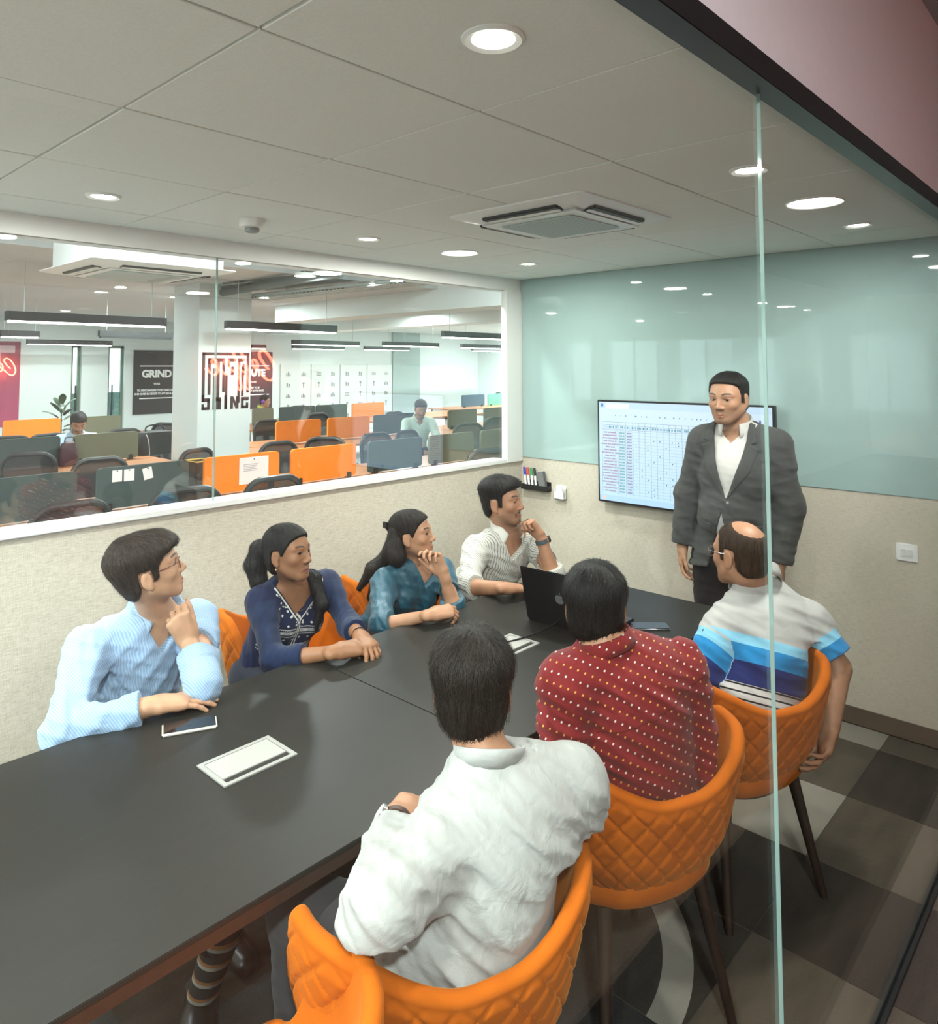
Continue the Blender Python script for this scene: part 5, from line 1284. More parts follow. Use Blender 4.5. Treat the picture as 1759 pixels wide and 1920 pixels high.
def strands(pos, quads, H, line, n=1100, length=0.035, lift=0.0015, width=0.0011, flow=None, seed=1, bald=None, steps=5, zmin=None):
    """thin ribbons combed over the hair surface"""
    r = np.random.RandomState(seed); me_n = np.zeros_like(pos)
    A, B, C, D = (pos[quads[:, i]] for i in range(4)); fn = np.cross(C-A, D-B)
    for i in range(4): np.add.at(me_n, quads[:, i], fn)
    me_n /= np.linalg.norm(me_n, axis=1)[:, None]+1e-12
    L = H.inv(pos); ok = (L[:, 2]-hairline(L[:, 1], line) > 0.004)
    if bald is not None: ok &= bald(*L.T) < 0.4
    # outer skin only
    if line is not ALL: ok &= np.einsum('ij,ij->i', me_n@H.R, L-np.array([0, -0.012, 0.0])) > 0
    idx = np.nonzero(ok)[0]
    if len(idx) == 0: return None
    kd = kdtree.KDTree(len(idx))
    for j, i in enumerate(idx): kd.insert(pos[i], j)
    kd.balance(); V = []; Fc = []
    crown = np.array([0.008, -0.045, 0.115])
    for i in r.choice(idx, n):
        p = pos[i].copy(); row = []; ln = length*r.uniform(0.6, 1.3)*H.sc; jit = r.randn(3)*0.22; lf = lift*r.uniform(0.2, 1.9)
        for st in range(steps+1):
            co, j, dd = kd.find(p); q = idx[j]; nn = me_n[q]; l = H.inv(p[None])[0]
            d = H.R@(flow(l) if flow else (l-crown)*np.array([1, 1, 1.15])); d = d/(np.linalg.norm(d)+1e-9)+jit
            d = d-nn*np.dot(d, nn); d /= np.linalg.norm(d)+1e-9; side = np.cross(nn, d); w = width*(1-0.75*st/steps)*H.sc
            base = np.array(co)+nn*(np.dot(p-np.array(co), nn)*0.3+lf*(0.2+st/steps)); row.append((base-side*w, base+side*w)); p = base+d*ln/steps
        o = len(V); V += [q for pr in row for q in pr]; Fc += [(o+2*k, o+2*k+1, o+2*k+3, o+2*k+2) for k in range(steps)]
    return np.array(V), np.array(Fc)
def hair_mesh(parent, H, mat, thick, line=MALE_LINE, extra=None, h=0.0040, amp=0.0012, seed=1, bald=None, n=1100, length=0.035, lift=0.0015, flow=None, width=0.0011):
    F = Field(); q = H.sc
    F.ell(H(0, -0.012, 0.028), (0.077*q*H.wx, 0.099*q, 0.086*q), H.R, 0.01)
    F.ell(H(0, -0.020, -0.035), (0.070*q*H.wx, 0.074*q, 0.062*q), H.R, 0.03*q)
    F.ell(H(0, 0.022, -0.012), (0.067*q*H.wx, 0.070*q, 0.082*q), H.R, 0.03*q)
    def post(P, V):
        L = H.inv(P.astype(float)); x, y, z = L.T
        ang = np.arctan2(x, y+0.035); rr = np.hypot(x, y+0.035); t = thick(x, y, z)
        st = np.sin(ang*19+2.5*np.sin(z*25+seed)+rr*12)*0.5+np.sin(ang*41+2*np.sin(z*30+2*seed)+3)*0.35+np.sin(x*60+y*40+z*35+seed)*0.6
        m = ss(-0.004, 0.010, z-hairline(y, line))
        if bald is not None: m = m*(1-bald(x, y, z))
        return V-((t+amp*st)*m-0.012*(1-m))*q
    pos, quads = F.mesh(h*q, post, margin=0.03, grow=0.05)
    r = strands(pos, quads, H, line, n, length, lift, width, flow, seed, bald) if n else None
    if r is not None: quads = np.concatenate([quads, r[1]+len(pos)]); pos = np.concatenate([pos, r[0]])
    o = field_obj('hair', pos, quads, mat, parent, dict(hl=H.inv(pos)))
    if extra is not None:
        FX = Field(); extra(FX)
        def post2(P, V):
            L = H.inv(P.astype(float)); x, y, z = L.T
            return V+0.0010*np.sin(x*420+3*np.sin(z*16))+0.0010*np.sin(y*380+x*160+3*np.sin(z*14+1))
        pos, quads = FX.mesh(0.004, post2, margin=0.02)
        r = strands(pos, quads, H, ALL, 900, 0.07, 0.003, 0.0012, lambda l: np.array([0.02*math.sin(l[2]*20), -0.03 if l[2] > -0.02 else 0.0, -0.1]), 5)
        if r is not None: quads = np.concatenate([quads, r[1]+len(pos)]); pos = np.concatenate([pos, r[0]])
        field_obj('long_hair', pos, quads, mat, parent, dict(hl=H.inv(pos)))
    return o
def eyes(parent, H, gaze=(0, 0)):
    for s in (-1, 1):
        me = MB().sphere((0, 0, 0), 0.0128*H.sc, 20, 14).mesh('eye'); o = obj('eye', me, M_EYE, None, True)
        c = H(0.0325*s, 0.0738, 0.001); R = Matrix([list(r) for r in H.R]) @ Matrix.Rotation(gaze[0], 3, 'Z') @ Matrix.Rotation(gaze[1], 3, 'X')
        o.parent = parent; o.matrix_local = Matrix.Translation(Vector(c)-parent.location) @ R.to_4x4()
def shoe(parent, ankle, fwd, mat, sole):
    a = np.asarray(ankle, float); f = unit(V3(fwd[0], fwd[1], 0)); r = V3(f[1], -f[0], 0); up = V3(0, 0, 1); F = Field()
    g = V3(a[0], a[1], 0)
    F.cone(g+f*-0.045+up*0.045, g+f*0.06+up*0.042, 0.040, 0.044, 0.02); F.cone(g+f*0.06+up*0.042, g+f*0.165+up*0.032, 0.044, 0.034, 0.03); F.cone(g+up*0.05, g+up*0.10, 0.042, 0.040, 0.02)
    pos, qd = F.mesh(0.006, lambda P, V: np.maximum(V, np.maximum(0.004-P[:, 2], P[:, 2]-0.105))); field_obj('shoe', pos, qd, mat, parent)
def body_mesh(parent, T, H, skin, hands=(), h=0.0034, arms=2.0, legs=None, female=False, jaw=1.0, neck=(0.054, 0.058), arm_rad=(0.046, 0.040, 0.041, 0.027), clip=None):
    F = Field(); head_prims(F, H, female, jaw)
    F.cone(H(0, -0.022, -0.055), T.J['neck']+T.up*0.012, neck[0]*H.sc, neck[1]*H.sc, 0.02)
    T.add(F, -0.020, 0.05); T.arms(F, 0.0, arms, arm_rad, 0.015)
    for hd in hands: hand_prims(F, **hd)
    if legs:
        for (hp, kn, an) in legs: F.cone(hp, kn, 0.055, 0.045, 0.03); F.cone(kn, an, 0.042, 0.03, 0.02)
    pos, q = F.mesh(h, (lambda P, V: clip(P.astype(float), V)) if clip else None, boxpad=0.01)
    return field_obj('body', pos, q, skin, parent, dict(hl=np.where(np.linalg.norm(pos-H.o, axis=1)[:, None] < 0.17, H.inv(pos), -1.0)))
def shirt_mesh(parent, T, mat, off=0.006, end=(1.9, 1.9), h=0.005, name='shirt', sleeve=(0.060, 0.052, 0.054, 0.040), vneck=None, fold=0.004, seed=1, dirs=None, low=None, flare=0.0, post2=None, fscale=1.0, cuffb=0.003, neckr=0.060, topcut=0.030):
    F = Field(); T.add(F, off, 0.05, flare)
    for q, e in zip(('r', 'l'), end): T.arms(F, off*0.5, e, sleeve, 0.028, (q,))
    J = T.J; cuts = []
    for q, e in zip(('r', 'l'), end):
        S, E, W = J[q+'s'], J[q+'e'], J[q+'w']
        if e <= 1: cuts.append((S+(E-S)*e, unit(E-S)))
        else: cuts.append((E+(W-E)*(e-1), unit(W-E)))
    def post(P, V):
        P = P.astype(float); tl = T.local(P); u, w, v = tl.T
        if fold: V = V-fold*folds(P, seed, fscale, dirs)*ss(0.10, -0.06, v)
        for c, d in cuts:
            near = np.linalg.norm(P-c, axis=1) < 0.10; s = (P-c)@d
            V = V-cuffb*near*ss(-0.055, -0.048, s)
            V = np.where(near, np.maximum(V, s), V)
        # neck opening
        r = np.hypot(u/neckr, (w-0.004)/(neckr+0.004)); hole = (r-1)*0.06; hole = np.where(v > -0.06, hole, 1.0)
        top = v-topcut; V = np.maximum(V, np.where(r < 1.6, np.minimum(top, 1) if False else top, -1))
        V = np.maximum(V, -hole)
        if vneck: 
            g = np.where((w > 0) & (w < 0.15) & (np.abs(u) < 0.12), vneck[0]*1.0+v-np.abs(u)*vneck[1], -1); V = np.maximum(V, np.minimum(g, 0.02))
        if low is not None: V = np.maximum(V, low-P[:, 2])
        if post2 is not None: V = post2(P, V, tl)
        return V
    pos, q = F.mesh(h, post, margin=0.036)
    return field_obj(name, pos, q, mat, parent, garment_attrs(T, pos))
def trousers_mesh(parent, T, legs, mat, h=0.009, r=(0.088, 0.068, 0.062, 0.050), cuff=0.10, name='trousers', top=0.10, full=None, clip=None):
    F = Field(); pel = T.J['pel']
    if full is not None: T.add(F, full, 0.05)
    F.ell(pel, (0.165*T.b, 0.125*T.b, 0.125), T.R, 0.05)
    for hp, kn, an in legs: F.cone(hp, kn, r[0]*T.b, r[1]*T.b, 0.04); F.cone(kn, an, r[2]*T.b, r[3]*T.b, 0.03)
    def post(P, V):
        if clip is not None: V = clip(P.astype(float), V)
        V = V-0.003*folds(P.astype(float), 5)
        V = np.maximum(V, cuff-P[:, 2]); return np.maximum(V, T.local(P.astype(float))[:, 2]-(T.local(pel[None])[0, 2]+top))
    pos, q = F.mesh(h, post); return field_obj(name, pos, q, mat, parent, garment_attrs(T, pos))
def glasses(parent, H, mat, rim=0.0012, w=0.022, hgt=0.0165, lens=True, half=False):
    fr = MB()
    for s in (-1, 1):
        pts = [H(0.034*s+a, 0.098, 0.0-0.002+b) for a, b in rrect(w, hgt, 0.008, 4)]; fr.tube([tuple(p) for p in pts], rim*H.sc, 6, closed=True)
        fr.tube([tuple(H(0.056*s, 0.097, 0.008)), tuple(H(0.072*s, 0.085, 0.008)), tuple(H(0.0795*s, 0.02, 0.006)), tuple(H(0.0805*s, -0.012, 0.010)), tuple(H(0.080*s, -0.026, -0.006))], rim*H.sc, 6)
    fr.tube([tuple(H(-0.012, 0.099, 0.004)), tuple(H(0, 0.103, 0.006)), tuple(H(0.012, 0.099, 0.004))], rim*H.sc, 6)
    g = wparent(fr.build('spectacles', mat, None, smooth=True, recalc=False), parent)
    for s in (-1, 1):
        m = MB().add([tuple(H(0.034*s+a, 0.098, -0.002+b)) for a, b in rrect(w, hgt, 0.008, 4)], [tuple(range(20))]); m.build('lens', M_LENS, None, recalc=False).parent = g
M_LENS = glass_mat('spectacle_lens', (0.98, 0.98, 0.98), 0.03)
def band(parent, c, ax, r, w, t, mat, name, flat=1.0, n_axis=None, case=None):
    """strap round a wrist"""
    ax = unit(ax); u = unit(n_axis-ax*np.dot(n_axis, ax)); v = np.cross(ax, u); rows = []
    for o, rr in ((-w/2, r), (-w/2, r+t), (w/2, r+t), (w/2, r), (-w/2, r)):
        rows.append([tuple(c+ax*o+(u*math.cos(a)*flat+v*math.sin(a))*rr) for a in [TAU*i/32 for i in range(33)]])
    g = wparent(MB().grid(rows).build(name, mat, None, smooth=True), parent)
    if case:
        cm, cr, ch, face = case; q = c+u*(r*flat+t)
        MB().cone(tuple(q-u*0.002), tuple(q+u*ch), cr, cr*0.94, 28).build('watch_case', cm, None, smooth=True).parent = g
        MB().cone(tuple(q+u*ch), tuple(q+u*(ch+0.0008)), cr*0.82, cr*0.82, 28).build('watch_dial', face, None).parent = g
def two_bone(a, c, l1, l2, hint):
    """elbow between a and c for bone lengths l1, l2, bent towards hint"""
    d = c-a; L = np.linalg.norm(d); L = min(L, (l1+l2)*0.999); x = (l1*l1-l2*l2+L*L)/(2*L); hh = math.sqrt(max(0, l1*l1-x*x)); d = unit(d)
    n = np.asarray(hint, float); n = unit(n-d*np.dot(n, d)); return a+d*x+n*hh

def at_d(x, y, d): p = ray(x, y)*d; p[2] += CAM_Z; return p
def dep(P): return float(np.dot(np.asarray(P)-V3(0, 0, CAM_Z), FWD))
def shoulders(mid, dirv, half, dz=0.0): d = unit(V3(*dirv)); return mid-d*half, mid+d*half     # right, left joint
# ------------------------------------------------------------------ the people in the meeting
M_SHOE = plain('shoe_black', (0.012, 0.011, 0.010), 0.35)
M_JEANS = m_garment('trousers_navy', solid((0.022, 0.026, 0.040)), 0.9); M_BLKT = m_garment('trousers_black', solid((0.012, 0.012, 0.014)), 0.85)
M_GRYT = m_garment('trousers_grey', solid((0.055, 0.055, 0.060)), 0.9)
def seat_legs(T, fwd, kz=0.52, ankle=0.10, spread=0.10, kl=0.44, back=0.0):
    f = unit(V3(fwd[0], fwd[1], 0)); r = V3(f[1], -f[0], 0); out = []
    for s in (-1, 1):
        hp = T.J['pel']+r*0.085*s; kn = hp+f*kl+r*(spread-0.085)*s; kn[2] = kz; an = kn+f*(-0.03+back); an[2] = ankle; out.append((hp, kn, an))
    return out
def seat_clip(ch, inset=0.042, keep=()):
    """keeps cloth inside the shell of a bucket chair"""
    c = V3(*ch.location); a = ch.rotation_euler.z; ca, sa = math.cos(a), math.sin(a)
    def f(P, V, tl=None):
        d = P-c; lx = d[:, 0]*ca+d[:, 1]*sa; ly = -d[:, 0]*sa+d[:, 1]*ca; z = P[:, 2]
        g = np.minimum(1, np.maximum(0, z-0.372)/0.20); sc = 0.50+0.50*np.sin(g*math.pi/2)**0.75
        lean = 0.055*np.maximum(0, z-0.55)/0.2; A = 0.285*sc-inset; B = 0.275*sc-inset+lean
        q = ((np.abs(lx)/A)**2.5+(np.abs(np.minimum(ly, 0))/B)**2.5)**0.4
        m = (z < 0.80) & (ly < 0.02)
        for a_, b_ in keep: m &= seg_t(P, a_, b_)[1] > 0.085
        return np.where(m, np.maximum(V, np.minimum((q-1)*0.24, 0.03)), V)
    return f
GP = 'people at the meeting table'
def new_person(label, base, group=GP): return thing('person', label, 'person', (float(base[0]), float(base[1]), 0), 0, group)
SK = dict(p1=m_skin('skin_a', (0.50, 0.285, 0.175), stubble=0.15), p2=m_skin('skin_b', (0.285, 0.135, 0.070), lip=(0.20, 0.045, 0.045), kohl=0.2), p3=m_skin('skin_c', (0.44, 0.235, 0.14), lip=(0.38, 0.10, 0.09), kohl=0.2),
          p4=m_skin('skin_d', (0.40, 0.205, 0.12), stubble=0.7, tache=0.85), p5=m_skin('skin_e', (0.43, 0.235, 0.145), stubble=0.55), p6=m_skin('skin_f', (0.40, 0.21, 0.125)), p8=m_skin('skin_g', (0.40, 0.205, 0.12), stubble=0.2))
HR = dict(black=m_hair('hair_black', (0.003, 0.003, 0.003), (0.017, 0.015, 0.014)), brown=m_hair('hair_brown', (0.008, 0.0055, 0.004), (0.080, 0.052, 0.034)), dbrown=m_hair('hair_dark_brown', (0.004, 0.003, 0.0025), (0.030, 0.020, 0.014)), thin=m_hair('hair_thin_brown', (0.012, 0.007, 0.004), (0.11, 0.058, 0.028), 0.5))

def stripes(base, line, period, width, axis='u', soft=True):
    def fn(k, u, v, w, a, al):
        isarm = k.math('GREATER_THAN', a, 0.5); c = k.coord(); X, Y, Z = k.sep(c)
        s = k.math('ADD', u, k.math('MULTIPLY', w, 0.55))
        sa = k.math('ADD', Y, k.math('MULTIPLY', Z, 0.55))
        f = k.n('ShaderNodeMix', ins={0: isarm, 2: s, 3: sa}).outputs[0]
        m = k.math('LESS_THAN', k.math('FRACT', k.math('DIVIDE', k.math('ADD', f, 5.0), period)), width)
        n = k.noise(c, 30, 3)
        return k.mix(m, k.mix(n, tuple(x*0.94 for x in base), base), line)
    return fn

# --- man in the light blue shirt
def man_blue():
    J = dict(pel=V3(-2.68, 1.10, 0.585), neck=at_x(296, 1157, -2.52), rw=at_z(292, 1322, 0.790))
    J['rs'], J['ls'] = shoulders(at_x(272, 1190, -2.545), (0.10, 1, 0.02), 0.178)
    J['lw'] = at_x(353, 1200, -2.36); J['re'] = two_bone(J['rs'], J['rw'], 0.295, 0.25, (0.2, -1, -0.5)); J['le'] = at_z(380, 1284, 0.80)
    t = new_person('man in a light blue shirt and glasses resting his chin on his fist', J['pel'])
    T = Torso(J, 1.0, 1.0, 0.01); H = Frame(at_x(279, 1068, -2.45), (0.37, 0.93, 0.27), (0.05, 0, 1), 0.96)
    legs = seat_legs(T, (1, 0.1)); legs[0] = (legs[0][0], V3(-1.95, 1.03, 0.53), V3(-1.86, 1.035, 0.26)); legs[1] = (legs[1][0], V3(-2.18, 1.20, 0.50), V3(-2.20, 1.22, 0.10)); hd = T.J
    wd = J['rw']-J['re']
    hands = [dict(wrist=J['rw'], D=at_z(402, 1305, 0.775)-J['rw'], N=(0.1, 0, 1), side=1, curl=((6, 12, 10), (4, 12, 10), (5, 12, 10), (8, 14, 12)), spread=5, thumb=(28, 6)),
             dict(wrist=J['lw'], D=at_x(318, 1128, -2.36)-J['lw'], N=(0.80, -0.50, 0.30), side=-1, curl=((72, 90, 50), (80, 92, 50), (84, 92, 50), (88, 92, 45)), spread=2, thumb=(20, 30))]
    body_mesh(t, T, H, SK['p1'], hands, legs=legs); eyes(t, H)
    sh = m_garment('shirt_light_blue', stripes((0.25, 0.37, 0.54), (0.33, 0.46, 0.62), 0.0075, 0.40), 0.75, fold=0.5)
    shirt_mesh(t, T, sh, 0.007, (1.84, 1.72), vneck=(0.062, 1.25), fold=0.0065, seed=3, dirs=((0.3, 1, 0.6), (0.2, 1, -0.8), (0, 0.3, 1)), low=0.50)
    collar(T, H, sh, t, 'fold', 0.60, 0.036, (0.068, 0.070), drop=0.045)
    trousers_mesh(t, T, legs, M_BLKT, cuff=0.27); shoe(t, V3(-1.985, 1.05, 0), (0.75, -0.5), M_SHOE, None); shoe(t, legs[1][2], (1, 0), M_SHOE, None)
    def m_sock():
        k = NT('striped_sock'); x, y, z = k.sep(k.coord()); f = k.math('FRACT', k.math('MULTIPLY', z, 15.0)); k.set(col=k.ramp(f, [(0.0, (0.02, 0.02, 0.02)), (0.42, (0.35, 0.33, 0.28)), (0.60, (0.30, 0.13, 0.04)), (0.78, (0.02, 0.02, 0.02))]), rough=0.95)
        for n in k.t.nodes:
            if n.type == 'VALTORGB': n.color_ramp.interpolation = 'CONSTANT'
        return k.m
    F = Field().cone(V3(-1.84, 1.035, 0.32), V3(-1.978, 1.047, 0.07), 0.046, 0.040, 0.01); pos, q = F.mesh(0.006); field_obj('sock', pos, q, m_sock(), t)
    hair_mesh(t, H, HR['brown'], lambda x, y, z: 0.005+0.020*ss(0.0, 0.085, z)+0.010*ss(0.02, 0.09, y)*ss(0.04, 0.08, z)+0.009*ss(-0.02, -0.09, y)*ss(-0.06, 0.03, z), n=1500, length=0.05, lift=0.003,
              flow=lambda l: np.array([l[0]*0.8+0.02, 0.075*(1 if l[2] > 0.05 else -0.2), -0.03-0.08*(l[2] < 0.06)]), line=tuple((a, b-0.010 if a > 0.03 else b) for a, b in MALE_LINE))
    glasses(t, H, plain('wire_rose', (0.22, 0.10, 0.09), 0.3, metal=0.8))
man_blue()

# --- woman in the navy embroidered top
def woman_navy():
    J = dict(pel=V3(-2.64, 1.66, 0.585), neck=at_x(548, 1098, -2.54), rs=at_x(490, 1128, -2.56), ls=at_x(612, 1096, -2.56),
             re=at_x(512, 1238, -2.36), rw=at_z(634, 1222, 0.790), le=at_x(655, 1172, -2.36), lw=at_z(676, 1193, 0.795))
    t = new_person('woman in a navy embroidered top with her hands clasped on the table', J['pel'])
    T = Torso(J, 0.84, 0.95, 0, True); H = Frame(at_x(541, 1036, -2.49), (0.95, 0.33, 0.10), (0.05, 0.06, 1), 0.90, 0.96)
    legs = seat_legs(T, (1, 0), spread=0.07)
    hands = [dict(wrist=J['rw'], D=at_z(700, 1206, 0.790)-J['rw'], N=(0.45, -0.35, 1), side=1, curl=((18, 30, 20), (22, 34, 20), (24, 36, 20), (26, 36, 20)), spread=4, thumb=(25, 25), sc=0.92),
             dict(wrist=J['lw'], D=at_z(706, 1222, 0.775)-J['lw'], N=(0.5, 0.1, 1), side=-1, curl=((28, 30, 15), (30, 32, 15), (30, 32, 15), (30, 32, 15)), spread=7, thumb=(20, 30), sc=0.92)]
    body_mesh(t, T, H, SK['p2'], hands, female=True, jaw=0.88, neck=(0.044, 0.050), legs=legs, arm_rad=(0.043, 0.038, 0.040, 0.027)); eyes(t, H, (-0.2, 0.1))
    def fn(k, u, v, w, a, al):
        c = k.coord(); n = k.noise(c, 40, 3); base = k.mix(n, (0.006, 0.010, 0.038), (0.010, 0.018, 0.056)); tor = k.math('LESS_THAN', a, 0.5)
        X, Y, Z = k.sep(c); base = k.mix(k.math('MULTIPLY', k.math('GREATER_THAN', a, 0.5), 0.5), base, (0.010, 0.024, 0.062))
        def bd(s, p, q): return k.math('MULTIPLY', k.math('GREATER_THAN', s, p), k.math('LESS_THAN', s, q))
        front = k.math('MULTIPLY', k.math('GREATER_THAN', w, 0.02), tor); au = k.math('ABSOLUTE', u); W = (0.60, 0.58, 0.54)
        fine = k.math('GREATER_THAN', k.math('SINE', k.math('ADD', k.math('MULTIPLY', u, 900), k.math('MULTIPLY', v, 700))), -0.3)
        def put(m, col, base): return k.mix(k.math('MULTIPLY', m, front), base, col)
        for p, q in ((-0.152, -0.147), (-0.141, -0.128), (-0.123, -0.118), (-0.230, -0.225), (-0.219, -0.204), (-0.199, -0.194)):
            base = put(k.math('MULTIPLY', k.math('MULTIPLY', bd(v, p, q), bd(au, 0.012, 0.115)), fine), W, base)
        # little stars between the bands
        gx = k.math('SUBTRACT', k.math('FRACT', k.math('MULTIPLY', k.math('ADD', u, k.math('MULTIPLY', k.math('FLOOR', k.math('MULTIPLY', v, 33.0)), 0.018)), 27.0)), 0.5); gz = k.math('SUBTRACT', k.math('FRACT', k.math('MULTIPLY', v, 33.0)), 0.5)
        star = k.math('LESS_THAN', k.math('ADD', k.math('ABSOLUTE', gx), k.math('ABSOLUTE', gz)), 0.16)
        base = put(k.math('MULTIPLY', star, bd(v, -0.195, -0.045)), W, base)
        # leaf pattern under the lower band
        vo = k.n('ShaderNodeTexVoronoi', ins={'Vector': k.comb(k.math('ADD', u, v), k.math('SUBTRACT', u, v), 0.0), 'Scale': 55.0}).outputs['Distance']
        base = put(k.math('MULTIPLY', k.math('LESS_THAN', vo, 0.36), k.math('MULTIPLY', bd(v, -0.292, -0.240), bd(au, 0.008, 0.085))), W, base)
        # placket and neck edge
        base = put(k.math('MULTIPLY', bd(au, 0.003, 0.0085), bd(v, -0.30, -0.080)), W, base)
        ne = k.math('ADD', v, k.math('SUBTRACT', 0.100, k.math('MULTIPLY', au, 1.15)))
        base = put(k.math('MULTIPLY', bd(ne, -0.008, 0.0), k.math('LESS_THAN', au, 0.12)), W, base)
        base = put(k.math('MULTIPLY', k.math('MULTIPLY', bd(ne, -0.030, -0.013), k.math('LESS_THAN', vo, 0.34)), k.math('LESS_THAN', au, 0.12)), W, base)
        return base
    sh = m_garment('top_navy_embroidered', fn, 0.85, fold=0.3)
    shirt_mesh(t, T, sh, 0.005, (1.48, 1.55), h=0.0045, sleeve=(0.050, 0.046, 0.049, 0.042), vneck=(0.092, 1.15), fold=0.003, seed=8, dirs=((0.3, 1, 0.3), (1, 0.3, 0.2)), low=0.50, fscale=1.3, neckr=0.064, cuffb=0.002)
    trousers_mesh(t, T, legs, M_JEANS); [shoe(t, l[2], (1, 0), M_SHOE, None) for l in legs]
    def pony(F):
        pts = [H(-0.0, -0.105, 0.035), H(0.012, -0.145, 0.015), H(0.02, -0.165, -0.05), H(0.02, -0.150, -0.12), H(0.01, -0.13, -0.165)]; rs = (0.022, 0.036, 0.040, 0.030, 0.008)
        for i in range(4): F.cone(pts[i], pts[i+1], rs[i], rs[i+1], 0.02, None)
        # tail drawn forward over the left shoulder
        q = [H(-0.055, -0.075, -0.05), T.J['neck']-T.rt*0.075+T.fd*0.03+T.up*0.035, T.J['neck']-T.rt*0.082+T.fd*0.105-T.up*0.035, T.J['neck']-T.rt*0.072+T.fd*0.125-T.up*0.12]; r2 = (0.020, 0.026, 0.024, 0.006)
        for i in range(3): F.cone(q[i], q[i+1], r2[i], r2[i+1], 0.015)
    hair_mesh(t, H, HR['black'], lambda x, y, z: 0.007+0.006*ss(0.03, 0.09, z)+0.004*ss(-0.02, -0.09, y), FEM_LINE, pony, n=900, length=0.05, lift=0.001, flow=lambda l: np.array([0.0, -0.105, 0.03])-l)
    gold = plain('gold', (0.75, 0.48, 0.15), 0.25, metal=0.9)
    for s in (1,): wparent(MB().sphere(tuple(H(0.083*s, -0.006, -0.056)), 0.0042, 10, 8).build('earring', gold, None, smooth=True), t)
    pts = [tuple(T.J['neck']+T.rt*0.062*math.sin(a)+T.fd*(0.045+0.040*math.cos(a))-T.up*(0.012+0.05*(0.5+0.5*math.cos(a)))) for a in np.linspace(-2.0, 2.0, 24)]
    wparent(MB().tube(pts, 0.0011, 6).build('necklace', gold, None, smooth=True), t)
    band(t, J['lw']+unit(J['lw']-J['le'])*-0.012, J['lw']-J['le'], 0.028, 0.006, 0.003, plain('bracelet_black', (0.02, 0.015, 0.015), 0.5), 'bracelet', 1.0, V3(0, 0, 1))
woman_navy()

